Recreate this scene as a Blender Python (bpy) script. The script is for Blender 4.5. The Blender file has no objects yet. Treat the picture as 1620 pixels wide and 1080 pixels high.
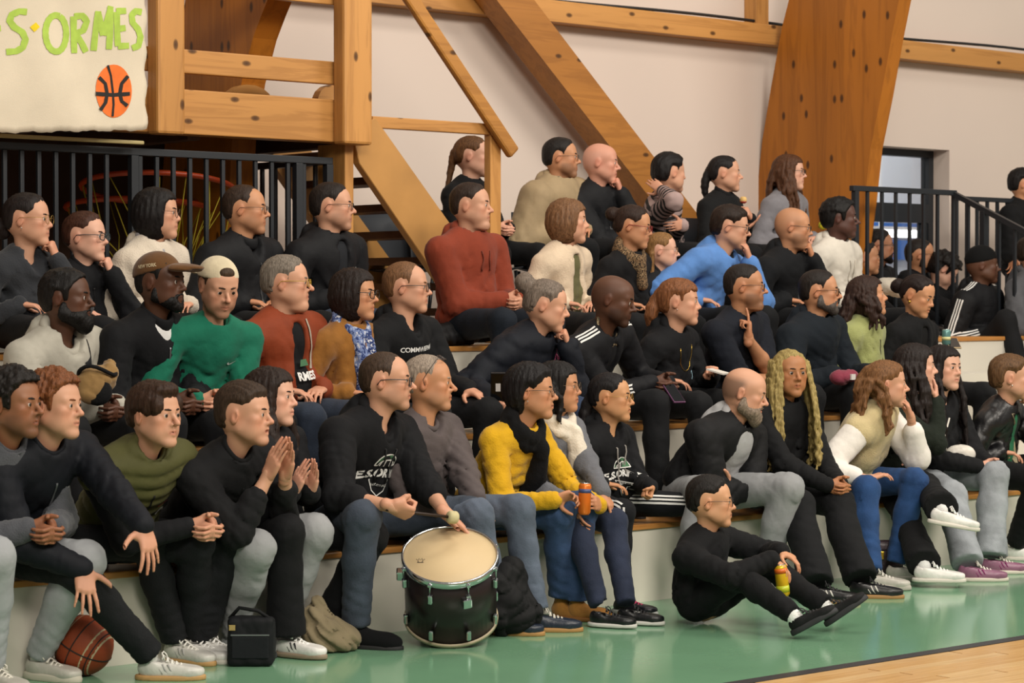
import bpy, bmesh, math, random
import numpy as np
from mathutils import Vector, Matrix
from mathutils.bvhtree import BVHTree

# ------------------------------------------------------------ camera
SC = bpy.context.scene
COL = SC.collection
FPX = 3600.0                               # focal length in pixels of a 1620 x 1080 frame
PSI = math.radians(49.3); PIT = math.atan(70 / 3600)
FH = np.array([math.cos(PSI), math.sin(PSI), 0.0])
FW = np.array([math.cos(PSI) * math.cos(PIT), math.sin(PSI) * math.cos(PIT), -math.sin(PIT)])
RT = np.array([math.sin(PSI), -math.cos(PSI), 0.0])
UPV = np.cross(RT, FW)
CAM = -(FH * 10.75 + RT * 0.158); CAM[2] = 1.5
cam_d = bpy.data.cameras.new('camera'); cam = bpy.data.objects.new('camera', cam_d); COL.objects.link(cam)
cam_d.sensor_width = 36.0; cam_d.lens = 36.0 * FPX / 1620.0
cam_d.clip_end = 200
cam.matrix_world = Matrix(((RT[0], UPV[0], -FW[0], CAM[0]), (RT[1], UPV[1], -FW[1], CAM[1]), (RT[2], UPV[2], -FW[2], CAM[2]), (0, 0, 0, 1)))
cam_d.dof.use_dof = True; cam_d.dof.focus_distance = 10.9; cam_d.dof.aperture_fstop = 5.6
SC.camera = cam
# ------------------------------------------------------------ light
SC.view_settings.view_transform = 'Standard'; SC.view_settings.look = 'None'
SC.view_settings.exposure = 0.0; SC.view_settings.gamma = 1.0
SC.view_settings.use_curve_mapping = False
W = bpy.data.worlds.new('hall_air'); SC.world = W; W.use_nodes = True
W.node_tree.nodes['Background'].inputs[0].default_value = (1.0, 0.93, 0.84, 1)
W.node_tree.nodes['Background'].inputs[1].default_value = 0.28
def area(name, loc, target, sx, sy, power, col):
    l = bpy.data.lights.new(name, 'AREA'); l.shape = 'RECTANGLE'; l.size = sx; l.size_y = sy; l.energy = power; l.color = col
    o = bpy.data.objects.new(name, l); COL.objects.link(o); o.location = loc
    o.rotation_euler = (Vector(target) - Vector(loc)).to_track_quat('-Z', 'Y').to_euler(); return o
WARM = (1.0, 0.92, 0.81)
area('gym_lamp', (-6.0, -9.0, 7.0), (-1.0, 0, 1.0), 4.0, 2.0, 620, WARM)
area('gym_lamp', (0.5, -8.0, 7.5), (2.0, 0.5, 1.0), 4.0, 2.0, 620, WARM)
area('gym_lamp', (8.0, -6.5, 7.5), (6, 1, 1.0), 4.0, 2.0, 470, WARM)
area('gym_lamp', (1.5, -0.6, 7.2), (1.5, 0.8, 0.6), 6.0, 1.2, 170, WARM)

# pixel (photo frame) -> point on a plane of the place
def ray(x, y): return FW + RT * (x - 810) / FPX - UPV * (y - 540) / FPX
def PY(x, y, Y): v = ray(x, y); return CAM + v * ((Y - CAM[1]) / v[1])
def PZ(x, y, Z): v = ray(x, y); return CAM + v * ((Z - CAM[2]) / v[2])
def PX(x, y, X): v = ray(x, y); return CAM + v * ((X - CAM[0]) / v[0])
# ------------------------------------------------------------ materials
MATS = {}
def lin(c):
    if isinstance(c, str):
        c = [int(c[i:i + 2], 16) / 255 for i in (0, 2, 4)]
        return tuple((x / 12.92 if x <= 0.04045 else ((x + 0.055) / 1.055) ** 2.4) for x in c)
    return tuple(c)
def _new(name):
    m = bpy.data.materials.new(name); m.use_nodes = True
    nt = m.node_tree; return m, nt, nt.nodes['Principled BSDF']
def nn(nt, t, **kw):
    n = nt.nodes.new(t)
    for k, v in kw.items():
        if k in n.inputs.keys(): n.inputs[k].default_value = v
        else: setattr(n, k, v)
    return n
def ramp(nt, stops):
    r = nt.nodes.new('ShaderNodeValToRGB'); e = r.color_ramp.elements
    while len(e) < len(stops): e.new(0.5)
    for i, (p, c) in enumerate(stops): e[i].position = p; e[i].color = (*c[:3], 1)
    return r
def coord(nt, scale=(1, 1, 1), kind='Object', rot=(0, 0, 0)):
    tc = nt.nodes.new('ShaderNodeTexCoord'); mp = nt.nodes.new('ShaderNodeMapping')
    mp.inputs['Scale'].default_value = scale; mp.inputs['Rotation'].default_value = rot
    nt.links.new(tc.outputs[kind], mp.inputs[0]); return mp
def bumpit(nt, b, src, strength, dist):
    bp = nn(nt, 'ShaderNodeBump', Strength=strength, Distance=dist)
    nt.links.new(src, bp.inputs['Height']); nt.links.new(bp.outputs[0], b.inputs['Normal'])
def plain(name, col, rough=0.5, metal=0.0, spec=0.5):
    key = ('plain', name)
    if key in MATS: return MATS[key]
    m, nt, b = _new(name); b.inputs['Base Color'].default_value = (*lin(col), 1)
    b.inputs['Roughness'].default_value = rough; b.inputs['Metallic'].default_value = metal
    b.inputs['Specular IOR Level'].default_value = spec
    MATS[key] = m; return m
def noisy(name, col, var=0.15, scale=8, rough=0.6, bump=0.0, bscale=80, spec=0.4, metal=0.0, stretch=(1, 1, 1)):
    key = ('noisy', name)
    if key in MATS: return MATS[key]
    m, nt, b = _new(name); c = np.array(lin(col))
    n = nn(nt, 'ShaderNodeTexNoise', Scale=scale, Detail=5.0); nt.links.new(coord(nt, stretch).outputs[0], n.inputs[0])
    r = ramp(nt, [(0.3, c * (1 - var)), (0.7, np.minimum(c * (1 + var), 1))]); nt.links.new(n.outputs[0], r.inputs[0])
    nt.links.new(r.outputs[0], b.inputs['Base Color'])
    b.inputs['Roughness'].default_value = rough; b.inputs['Specular IOR Level'].default_value = spec; b.inputs['Metallic'].default_value = metal
    if bump:
        n2 = nn(nt, 'ShaderNodeTexNoise', Scale=bscale, Detail=3.0); nt.links.new(coord(nt, stretch).outputs[0], n2.inputs[0])
        bumpit(nt, b, n2.outputs[0], bump, 0.004)
    MATS[key] = m; return m
def cloth(col, kind='cotton'):
    key = ('cloth', col, kind)
    if key in MATS: return MATS[key]
    m, nt, b = _new('cloth_%s_%s' % (kind, col)); c = np.array(lin(col))
    dk = c.max() < .03
    if dk: c = c * .62
    rough, spec, bs, bst, sheen, var = {'cotton': (.85, .25, 60, .35, .15, .10), 'knit': (.9, .2, 110, .7, .3, .12), 'denim': (.85, .25, 140, .4, .1, .22),
        'leather': (.38, .5, 45, .5, 0, .15), 'nylon': (.72, .25, 30, .5, .05, .10), 'fleece': (.95, .1, 160, 1.0, .5, .10), 'suede': (.92, .15, 70, .4, .5, .16)}[kind]
    co = coord(nt)
    n = nn(nt, 'ShaderNodeTexNoise', Scale=11.0, Detail=4.0); nt.links.new(co.outputs[0], n.inputs[0])
    r = ramp(nt, [(0.3, c * (1 - var)), (0.7, np.minimum(c * (1 + var), 1))]); nt.links.new(n.outputs[0], r.inputs[0])
    nt.links.new(r.outputs[0], b.inputs['Base Color'])
    b.inputs['Roughness'].default_value = rough; b.inputs['Specular IOR Level'].default_value = spec
    b.inputs['Sheen Weight'].default_value = sheen * (.06 if dk else .4)
    n2 = nn(nt, 'ShaderNodeTexNoise', Scale=bs, Detail=4.0); nt.links.new(co.outputs[0], n2.inputs[0])
    bumpit(nt, b, n2.outputs[0], bst, 0.004)
    MATS[key] = m; return m
def cloth_pattern(name, cols, scale):
    key = ('pat', name)
    if key in MATS: return MATS[key]
    m, nt, b = _new(name)
    n = nn(nt, 'ShaderNodeTexNoise', Scale=scale, Detail=4.0, Roughness=0.65); nt.links.new(coord(nt).outputs[0], n.inputs[0])
    r = ramp(nt, [(0.32 + 0.36 * i / max(1, len(cols) - 1), lin(c)) for i, c in enumerate(cols)]); r.color_ramp.interpolation = 'CONSTANT'
    nt.links.new(n.outputs[0], r.inputs[0]); nt.links.new(r.outputs[0], b.inputs['Base Color'])
    b.inputs['Roughness'].default_value = .9; b.inputs['Specular IOR Level'].default_value = .2
    MATS[key] = m; return m
def attr_mat(name, rough, spec, bump=0.0, bscale=200, sss=0.0, stretch=(1, 1, 1)):
    key = ('attr', name)
    if key in MATS: return MATS[key]
    m, nt, b = _new(name)
    a = nn(nt, 'ShaderNodeAttribute', attribute_name='Col'); nt.links.new(a.outputs['Color'], b.inputs['Base Color'])
    b.inputs['Roughness'].default_value = rough; b.inputs['Specular IOR Level'].default_value = spec
    if bump:
        n2 = nn(nt, 'ShaderNodeTexNoise', Scale=bscale, Detail=3.0); nt.links.new(coord(nt, stretch).outputs[0], n2.inputs[0])
        bumpit(nt, b, n2.outputs[0], bump, 0.002)
    MATS[key] = m; return m
def hairmat(col):
    key = ('hair', col)
    if key in MATS: return MATS[key]
    m, nt, b = _new('hair_' + str(col)); c = np.array(lin(col))
    co = coord(nt, (1, 1, .16))
    n = nn(nt, 'ShaderNodeTexNoise', Scale=190.0, Detail=3.0); nt.links.new(co.outputs[0], n.inputs[0])
    r = ramp(nt, [(0.3, c * .55), (0.72, np.minimum(c * 1.5 + .004, 1))]); nt.links.new(n.outputs[0], r.inputs[0])
    nt.links.new(r.outputs[0], b.inputs['Base Color'])
    b.inputs['Roughness'].default_value = .55; b.inputs['Specular IOR Level'].default_value = .22
    bumpit(nt, b, n.outputs[0], .8, 0.003)
    MATS[key] = m; return m
def glassmat(name='spectacle_glass', tint=(1, 1, 1), gloss=.10):
    key = ('glass', name)
    if key in MATS: return MATS[key]
    m, nt, b = _new(name)
    t = nn(nt, 'ShaderNodeBsdfTransparent'); t.inputs[0].default_value = (*tint, 1)
    g = nn(nt, 'ShaderNodeBsdfGlossy'); g.inputs['Roughness'].default_value = .03
    mx = nn(nt, 'ShaderNodeMixShader'); mx.inputs[0].default_value = gloss
    nt.links.new(t.outputs[0], mx.inputs[1]); nt.links.new(g.outputs[0], mx.inputs[2])
    nt.links.new(mx.outputs[0], nt.nodes['Material Output'].inputs[0])
    MATS[key] = m; return m
def wood(name, c_light, c_dark, axis=0, scale=1.0, rough=.45, knots=True, nax=1):
    """softwood: grain stretched along local axis, ring bands and dark knots"""
    key = ('wood', name)
    if key in MATS: return MATS[key]
    m, nt, b = _new(name); L = nt.links
    st = [7.0, 7.0, 7.0]; st[axis] = .45
    co = coord(nt, tuple(s * scale for s in st))
    n = nn(nt, 'ShaderNodeTexNoise', Scale=1.6, Detail=6.0, Roughness=.6, Distortion=.6); L.new(co.outputs[0], n.inputs[0])
    wv = nn(nt, 'ShaderNodeMath', operation='MULTIPLY'); L.new(n.outputs[0], wv.inputs[0]); wv.inputs[1].default_value = 26.0
    sn = nn(nt, 'ShaderNodeMath', operation='SINE'); L.new(wv.outputs[0], sn.inputs[0])
    mr = nn(nt, 'ShaderNodeMapRange'); L.new(sn.outputs[0], mr.inputs[0]); mr.inputs[1].default_value = -1
    cl, cd = np.array(lin(c_light)), np.array(lin(c_dark))
    r = ramp(nt, [(0.0, cd * .26 + cl * .74), (0.55, cl), (1.0, cl * 1.03)]); L.new(mr.outputs[0], r.inputs[0])
    out = r.outputs[0]
    n3 = nn(nt, 'ShaderNodeTexNoise', Scale=1.1, Detail=2.0); L.new(coord(nt, tuple(s * .35 * scale for s in st)).outputs[0], n3.inputs[0])
    r3 = ramp(nt, [(.35, (.80, .76, .70)), (.65, (1.06, 1.04, 1.0))]); L.new(n3.outputs[0], r3.inputs[0])
    mx = nn(nt, 'ShaderNodeMixRGB', blend_type='MULTIPLY'); mx.inputs[0].default_value = 1; L.new(out, mx.inputs[1]); L.new(r3.outputs[0], mx.inputs[2]); out = mx.outputs[0]
    if knots:
        ks = [6.5, 6.5, 6.5]; ks[axis] = 3.4; ks[nax] = .01
        oth = [i for i in range(3) if i not in (axis, nax)][0]
        sx = nn(nt, 'ShaderNodeSeparateXYZ'); L.new(coord(nt, tuple(s * scale for s in ks)).outputs[0], sx.inputs[0]); cx = nn(nt, 'ShaderNodeCombineXYZ'); L.new(sx.outputs[axis], cx.inputs[0]); L.new(sx.outputs[oth], cx.inputs[1])
        v = nn(nt, 'ShaderNodeTexVoronoi', Scale=1.0, voronoi_dimensions='2D'); L.new(cx.outputs[0], v.inputs[0])
        rk = ramp(nt, [(0.0, (1, 1, 1)), (.07, (.8, .8, .8)), (.115, (0, 0, 0))]); L.new(v.outputs['Distance'], rk.inputs[0])
        sep = nn(nt, 'ShaderNodeSeparateColor'); L.new(v.outputs['Color'], sep.inputs[0])
        gt = nn(nt, 'ShaderNodeMath', operation='GREATER_THAN'); L.new(sep.outputs[0], gt.inputs[0]); gt.inputs[1].default_value = .45
        mu = nn(nt, 'ShaderNodeMath', operation='MULTIPLY'); L.new(rk.outputs[0], mu.inputs[0]); L.new(gt.outputs[0], mu.inputs[1])
        m2 = nn(nt, 'ShaderNodeMixRGB'); L.new(mu.outputs[0], m2.inputs[0]); L.new(out, m2.inputs[1]); m2.inputs[2].default_value = (*(cd * .28), 1); out = m2.outputs[0]
    L.new(out, b.inputs['Base Color']); b.inputs['Roughness'].default_value = rough; b.inputs['Specular IOR Level'].default_value = .35
    bumpit(nt, b, n.outputs[0], .15, 0.004)
    MATS[key] = m; return m

# ------------------------------------------------------------ objects
def finish(o, label=None, cat=None, group=None, kind=None):
    if label: o['label'] = label
    if cat: o['category'] = cat
    if group: o['group'] = group
    if kind: o['kind'] = kind
    return o
def link(name, me, mat=None, parent=None, loc=None, mtx=None):
    o = bpy.data.objects.new(name, me); COL.objects.link(o)
    if mat is not None and me is not None and not me.materials: me.materials.append(mat)
    if parent is not None: o.parent = parent
    if loc is not None: o.location = loc
    if mtx is not None: o.matrix_local = mtx
    return o
def empty(name, loc=(0, 0, 0), label=None, cat=None, group=None, kind=None):
    o = bpy.data.objects.new(name, None); COL.objects.link(o); o.location = loc; o.empty_display_size = .1
    return finish(o, label, cat, group, kind)
def fast_mesh(name, V, Q, smooth=True, cols=None):
    """numpy verts (n,3) and quads (m,4) or tris (m,3)"""
    me = bpy.data.meshes.new(name); V = np.asarray(V, np.float32); Q = np.asarray(Q, np.int32)
    k = Q.shape[1]; m = len(Q)
    me.vertices.add(len(V)); me.vertices.foreach_set('co', V.ravel())
    me.loops.add(m * k); me.loops.foreach_set('vertex_index', Q.ravel())
    me.polygons.add(m); me.polygons.foreach_set('loop_start', np.arange(0, m * k, k, dtype=np.int32))
    me.polygons.foreach_set('use_smooth', np.full(m, smooth))
    if cols is not None:
        a = me.color_attributes.new('Col', 'FLOAT_COLOR', 'POINT')
        c = np.ones((len(V), 4), np.float32); c[:, :3] = cols; a.data.foreach_set('color', c.ravel())
    me.update(calc_edges=True); return me
def py_mesh(name, V, F, smooth=False):
    me = bpy.data.meshes.new(name); me.from_pydata([tuple(map(float, v)) for v in V], [], F)
    if smooth: me.polygons.foreach_set('use_smooth', [True] * len(F))
    me.update(); return me
class MB:
    """collects boxes, tubes, prisms and lathes into one mesh"""
    def __init__(s): s.V = []; s.F = []; s.S = []
    def put(s, V, F, smooth=False):
        n = len(s.V); s.V += [tuple(map(float, v)) for v in V]; s.F += [tuple(i + n for i in f) for f in F]; s.S += [smooth] * len(F); return s
    def box(s, lo, hi, M=None, bev=0.0):
        if bev:
            bm = bmesh.new(); bmesh.ops.create_cube(bm, size=1)
            for v in bm.verts: v.co = Vector([(lo[i] + hi[i]) / 2 + v.co[i] * (hi[i] - lo[i]) for i in range(3)])
            bmesh.ops.bevel(bm, geom=list(bm.edges), offset=bev, segments=2, affect='EDGES', profile=.5)
            V = [v.co.copy() for v in bm.verts]; F = [[v.index for v in f.verts] for f in bm.faces]; bm.free()
        else:
            V = [Vector((x, y, z)) for x in (lo[0], hi[0]) for y in (lo[1], hi[1]) for z in (lo[2], hi[2])]
            F = [(0, 1, 3, 2), (4, 6, 7, 5), (0, 4, 5, 1), (2, 3, 7, 6), (0, 2, 6, 4), (1, 5, 7, 3)]
        if M is not None: V = [M @ v for v in V]
        return s.put(V, F)
    def bar(s, a, b, w, h, up=(0, 0, 1), bev=0.0):
        """rectangular bar from a to b, w across, h along up"""
        a, b = Vector(a), Vector(b); d = (b - a); L = d.length; d.normalize(); u = Vector(up); u = (u - d * u.dot(d)).normalized(); r = d.cross(u)
        M = Matrix(((d.x, r.x, u.x, a.x), (d.y, r.y, u.y, a.y), (d.z, r.z, u.z, a.z), (0, 0, 0, 1)))
        return s.box((0, -w / 2, -h / 2), (L, w / 2, h / 2), M, bev)
    def tube(s, pts, rad, n=8, closed=False, smooth=True):
        pts = [Vector(p) for p in pts]; m = len(pts); rs = rad if hasattr(rad, '__len__') else [rad] * m
        V = []; F = []; ref = None
        for i in range(m):
            d = (pts[(i + 1) % m] - pts[i - 1]) if closed else (pts[min(i + 1, m - 1)] - pts[max(i - 1, 0)])
            if d.length < 1e-9: d = Vector((0, 0, 1))
            d.normalize()
            if ref is None: ref = Vector((0, 0, 1)) if abs(d.z) < .9 else Vector((1, 0, 0))
            u = (ref - d * ref.dot(d)).normalized(); ref = u; w = d.cross(u)
            for k in range(n):
                a = 2 * math.pi * k / n; V.append(pts[i] + (u * math.cos(a) + w * math.sin(a)) * rs[i])
        for i in range(m if closed else m - 1):
            j = (i + 1) % m
            for k in range(n): F.append((i * n + k, i * n + (k + 1) % n, j * n + (k + 1) % n, j * n + k))
        if not closed: F.append(tuple(range(n))[::-1]); F.append(tuple((m - 1) * n + k for k in range(n)))
        return s.put(V, F, smooth)
    def prism(s, poly, z0, z1, M=None):
        n = len(poly); V = [Vector((x, y, z0)) for x, y in poly] + [Vector((x, y, z1)) for x, y in poly]
        F = [tuple(range(n))[::-1], tuple(range(n, 2 * n))] + [(i, (i + 1) % n, n + (i + 1) % n, n + i) for i in range(n)]
        if M is not None: V = [M @ v for v in V]
        return s.put(V, F)
    def lathe(s, prof, n=24, M=None, smooth=True, caps=True):
        V = []; F = []; m = len(prof)
        for r, z in prof:
            for k in range(n): a = 2 * math.pi * k / n; V.append(Vector((r * math.cos(a), r * math.sin(a), z)))
        for i in range(m - 1):
            for k in range(n): F.append((i * n + k, i * n + (k + 1) % n, (i + 1) * n + (k + 1) % n, (i + 1) * n + k))
        if caps and prof[0][0] > 1e-6: F.append(tuple(range(n))[::-1])
        if caps and prof[-1][0] > 1e-6: F.append(tuple((m - 1) * n + k for k in range(n)))
        if M is not None: V = [M @ v for v in V]
        return s.put(V, F, smooth)
    def mesh(s, name):
        me = bpy.data.meshes.new(name); me.from_pydata(s.V, [], s.F); me.polygons.foreach_set('use_smooth', s.S); me.update(); return me
    def build(s, name, mat, parent=None, **k):
        o = link(name, s.mesh(name), mat, parent); return finish(o, **k)

# ------------------------------------------------------------ signed-distance volumes, surfaced by naive surface nets
f32 = np.float32
class Vol:
    def __init__(s, lo, hi, h):
        s.h = h; s.lo = np.array(lo, float); n = [max(4, int(math.ceil((hi[i] - lo[i]) / h)) + 1) for i in range(3)]
        s.ax = [(lo[i] + h * np.arange(n[i])).astype(f32) for i in range(3)]; s.D = np.full(n, 9.0, f32)
    def region(s, lo, hi, m):
        sl = []
        for i in range(3):
            a = int(max(0, math.floor((lo[i] - m - s.lo[i]) / s.h))); b = int(min(len(s.ax[i]), math.ceil((hi[i] + m - s.lo[i]) / s.h) + 1))
            if b <= a: return None
            sl.append(slice(a, b))
        return tuple(sl)
    def put(s, f, lo, hi, k, op='u'):
        sl = s.region(lo, hi, k + 2.6 * s.h)
        if sl is None: return
        X = s.ax[0][sl[0]][:, None, None]; Y = s.ax[1][sl[1]][None, :, None]; Z = s.ax[2][sl[2]][None, None, :]
        d = f(X, Y, Z); A = s.D[sl]
        if op == 'u':
            R = np.minimum(A, d)
            if k > 0: t = np.maximum(k - np.abs(A - d), 0); R -= t * t * f32(.25 / k)
        else:
            R = np.maximum(A, -d)
            if k > 0: t = np.maximum(k - np.abs(A + d), 0); R += t * t * f32(.25 / k)
        s.D[sl] = R
    def cone(s, a, b, ra, rb, k=.02, op='u'):
        a = np.asarray(a, float); b = np.asarray(b, float); d = b - a; q = max(float(d @ d), 1e-9)
        def f(X, Y, Z):
            x = X - f32(a[0]); y = Y - f32(a[1]); z = Z - f32(a[2])
            t = np.clip((x * f32(d[0]) + y * f32(d[1]) + z * f32(d[2])) * f32(1 / q), 0, 1)
            u = x - t * f32(d[0]); v = y - t * f32(d[1]); w = z - t * f32(d[2])
            return np.sqrt(u * u + v * v + w * w) - (f32(ra) + t * f32(rb - ra))
        r = max(ra, rb); s.put(f, np.minimum(a, b) - r, np.maximum(a, b) + r, k, op)
    def chain(s, pts, k=.02, op='u'):
        for (p, r), (q, t) in zip(pts[:-1], pts[1:]): s.cone(p, q, r, t, k, op)
    def ell(s, c, r, R=None, k=.02, op='u'):
        c = np.asarray(c, float); r = np.asarray(r, float)
        def f(X, Y, Z):
            x = X - f32(c[0]); y = Y - f32(c[1]); z = Z - f32(c[2])
            if R is not None: x, y, z = [x * f32(R[0][i]) + y * f32(R[1][i]) + z * f32(R[2][i]) for i in range(3)]
            a = x * f32(1 / r[0]); b = y * f32(1 / r[1]); e = z * f32(1 / r[2])
            k0 = np.sqrt(a * a + b * b + e * e); a = a * f32(1 / r[0]); b = b * f32(1 / r[1]); e = e * f32(1 / r[2])
            k1 = np.sqrt(a * a + b * b + e * e)
            return k0 * (k0 - 1) / np.maximum(k1, f32(1e-3))
        m = r if R is None else np.full(3, r.max()); s.put(f, c - m, c + m, k, op)
    def box(s, c, hf, R=None, rd=.01, k=.01, op='u'):
        c = np.asarray(c, float); hf = np.asarray(hf, float)
        def f(X, Y, Z):
            x = X - f32(c[0]); y = Y - f32(c[1]); z = Z - f32(c[2])
            if R is not None: x, y, z = [x * f32(R[0][i]) + y * f32(R[1][i]) + z * f32(R[2][i]) for i in range(3)]
            a = np.abs(x) - f32(hf[0] - rd); b = np.abs(y) - f32(hf[1] - rd); e = np.abs(z) - f32(hf[2] - rd)
            o = np.sqrt(np.maximum(a, 0) ** 2 + np.maximum(b, 0) ** 2 + np.maximum(e, 0) ** 2)
            return o + np.minimum(np.maximum(a, np.maximum(b, e)), 0) - f32(rd)
        m = hf if R is None else np.full(3, np.linalg.norm(hf)); s.put(f, c - m, c + m, k, op)
    def clip(s, d, k=.006):
        """intersect with a field given on (broadcastable to) the whole grid"""
        A = s.D; R = np.maximum(A, d); t = np.maximum(k - np.abs(A - d), 0); s.D = (R + t * t * f32(.25 / k)).astype(f32)
    def clip_plane(s, p, n, k=.004):
        p = np.asarray(p, float); n = np.asarray(n, float) / np.linalg.norm(n)
        X = s.ax[0][:, None, None]; Y = s.ax[1][None, :, None]; Z = s.ax[2][None, None, :]
        s.clip((X - f32(p[0])) * f32(n[0]) + (Y - f32(p[1])) * f32(n[1]) + (Z - f32(p[2])) * f32(n[2]), k)
    def clip_yz(s, poly, k=.008, taper=0.0, edge=.022):
        P = np.asarray(poly, float); Y = s.ax[1].astype(float)[:, None]; Z = s.ax[2].astype(float)[None, :]
        d = np.full((Y.shape[0], Z.shape[1]), 9.0); ins = np.zeros(d.shape, bool)
        for i in range(len(P)):
            a = P[i - 1]; b = P[i]; e = b - a; wy = Y - a[0]; wz = Z - a[1]
            t = np.clip((wy * e[0] + wz * e[1]) / (e @ e), 0, 1)
            d = np.minimum(d, np.hypot(wy - t * e[0], wz - t * e[1]))
            c1 = (a[1] > Z) != (b[1] > Z)
            with np.errstate(divide='ignore', invalid='ignore'): xi = (b[0] - a[0]) * (Z - a[1]) / ((b[1] - a[1]) if b[1] != a[1] else 1e-9) + a[0]
            ins ^= c1 & (Y < xi)
        q = np.where(ins, -d, d).astype(f32)[None, :, :]
        if taper: s.D = s.D + f32(taper) * np.clip(1 + q / f32(edge), 0, 1)
        s.clip(q, k)
    def rough(s, fn, band=.03):
        i, j, k = np.nonzero(np.abs(s.D) < band)
        s.D[i, j, k] += fn(s.ax[0][i], s.ax[1][j], s.ax[2][k]).astype(f32)
    def surf(s, sm=0):
        D = s.D; S = D < 0
        A = S[:-1] ^ S[1:]; B = S[:, :-1] ^ S[:, 1:]; C = S[:, :, :-1] ^ S[:, :, 1:]
        act = np.zeros(tuple(n - 1 for n in D.shape), bool)
        act |= A[:, :-1, :-1] | A[:, 1:, :-1] | A[:, :-1, 1:] | A[:, 1:, 1:]
        act |= B[:-1, :, :-1] | B[1:, :, :-1] | B[:-1, :, 1:] | B[1:, :, 1:]
        act |= C[:-1, :-1] | C[1:, :-1] | C[:-1, 1:] | C[1:, 1:]
        I, J, K = np.nonzero(act); n = len(I)
        if n == 0: return np.zeros((0, 3)), np.zeros((0, 4), int)
        idx = np.full(act.shape, -1, np.int32); idx[I, J, K] = np.arange(n)
        cv = {}
        for a in (0, 1):
            for b in (0, 1):
                for c in (0, 1): cv[a, b, c] = D[I + a, J + b, K + c]
        pos = np.zeros((n, 3), f32); cnt = np.zeros(n, f32)
        for c0 in cv:
            for ax in range(3):
                if c0[ax]: continue
                c1 = tuple(1 if i == ax else c0[i] for i in range(3)); v0, v1 = cv[c0], cv[c1]
                m = (v0 < 0) != (v1 < 0); t = np.where(m, v0 / np.where(m, v0 - v1, 1), 0)
                for i in range(3): pos[:, i] += m * (c0[i] + (t if i == ax else 0))
                cnt += m
        pos /= cnt[:, None]
        V = np.stack([s.ax[0][I], s.ax[1][J], s.ax[2][K]], 1) + pos * f32(s.h)
        Q = []
        for ax, E in ((0, A), (1, B), (2, C)):
            i, j, k = np.nonzero(E); p = [i, j, k]; o1, o2 = [(1, 2), (2, 0), (0, 1)][ax]
            ok = (p[o1] > 0) & (p[o2] > 0) & (p[o1] < D.shape[o1] - 1) & (p[o2] < D.shape[o2] - 1)
            p = [q[ok] for q in p]
            def g(d1, d2):
                r = [q.copy() for q in p]; r[o1] = r[o1] + d1; r[o2] = r[o2] + d2; return idx[r[0], r[1], r[2]]
            q = np.stack([g(-1, -1), g(0, -1), g(0, 0), g(-1, 0)], 1)
            fl = ~S[p[0], p[1], p[2]]; q[fl] = q[fl][:, ::-1]; Q.append(q)
        Q = np.concatenate(Q); Q = Q[(Q >= 0).all(1)]
        for _ in range(sm):
            acc = np.zeros_like(V); c = np.zeros(n, f32)
            for a, b in ((0, 1), (1, 2), (2, 3), (3, 0)):
                for i in range(3):
                    acc[:, i] += np.bincount(Q[:, a], V[Q[:, b], i], n) + np.bincount(Q[:, b], V[Q[:, a], i], n)
                c += np.bincount(Q[:, a], minlength=n) + np.bincount(Q[:, b], minlength=n)
            V = (V * .5 + acc / np.maximum(c, 1)[:, None] * .5).astype(f32)
        return V, Q
def tube_np(pts, rad, n=14):
    V = []; Q = []; ref = np.array([.3, .2, 1.])
    for i, p in enumerate(pts):
        d = nrm(np.asarray(pts[min(i + 1, len(pts) - 1)]) - np.asarray(pts[max(i - 1, 0)])); u = nrm(ref - d * (ref @ d)); w = np.cross(d, u)
        for k in range(n): a = 2 * math.pi * k / n; V.append(np.asarray(p) + (u * math.cos(a) + w * math.sin(a)) * rad[i])
        if i: Q += [((i - 1) * n + k, (i - 1) * n + (k + 1) % n, i * n + (k + 1) % n, i * n + k) for k in range(n)]
    return np.array(V, f32), np.array(Q, np.int32)
def merge(parts):
    Vs, Qs, n = [], [], 0
    for V, Q in parts: Vs.append(V); Qs.append(Q + n); n += len(V)
    return np.concatenate(Vs), np.concatenate(Qs)
def nrm(v): v = np.asarray(v, float); return v / max(np.linalg.norm(v), 1e-9)
def rotz(a): c, s = math.cos(a), math.sin(a); return np.array([[c, -s, 0], [s, c, 0], [0, 0, 1.]])
def rotx(a): c, s = math.cos(a), math.sin(a); return np.array([[1., 0, 0], [0, c, -s], [0, s, c]])
def roty(a): c, s = math.cos(a), math.sin(a); return np.array([[c, 0, s], [0, 1., 0], [-s, 0, c]])
def mat4(R, t): return Matrix([[R[i][0], R[i][1], R[i][2], t[i]] for i in range(3)] + [[0, 0, 0, 1]])
# ------------------------------------------------------------ the hall
def S_(o, label=None): o['kind'] = 'structure'; 
M_GREEN = noisy('green_sports_floor', '74a180', .05, 2.5, .13, .02, 20, .6)
M_WHITE = noisy('white_painted_riser', 'cfcabd', .05, 1.6, .6, .05, 40)
M_WALL = noisy('wall_plaster', 'cfc1b7', .025, .7, .85, .04, 60, .2)
M_TIMB = wood('glulam_x', 'bd8a4e', '7d4c1e', 0)
M_TIMBZ = wood('glulam_z', 'bd8a4e', '7d4c1e', 2)
M_ARCH = wood('arch_timber', 'a66720', '6a3c12', 2, .9, .45, True, 0)
M_EDGE = wood('bench_edge_wood', 'b98347', '8a5522', 0, 1.0, .35, False)
M_DARKW = wood('dark_board', '4a3120', '2c1a10', 0, 1.0, .6, False)
M_TREAD = wood('stair_tread', '5a3a22', '35200f', 0, 1.0, .5, False)
M_BLACK = plain('black_powder_coat', '1d2126', .42)
fl = MB().box((-9, -1.90, -.05), (16, 4.2, 0)).build('floor', M_GREEN, kind='structure')
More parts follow.
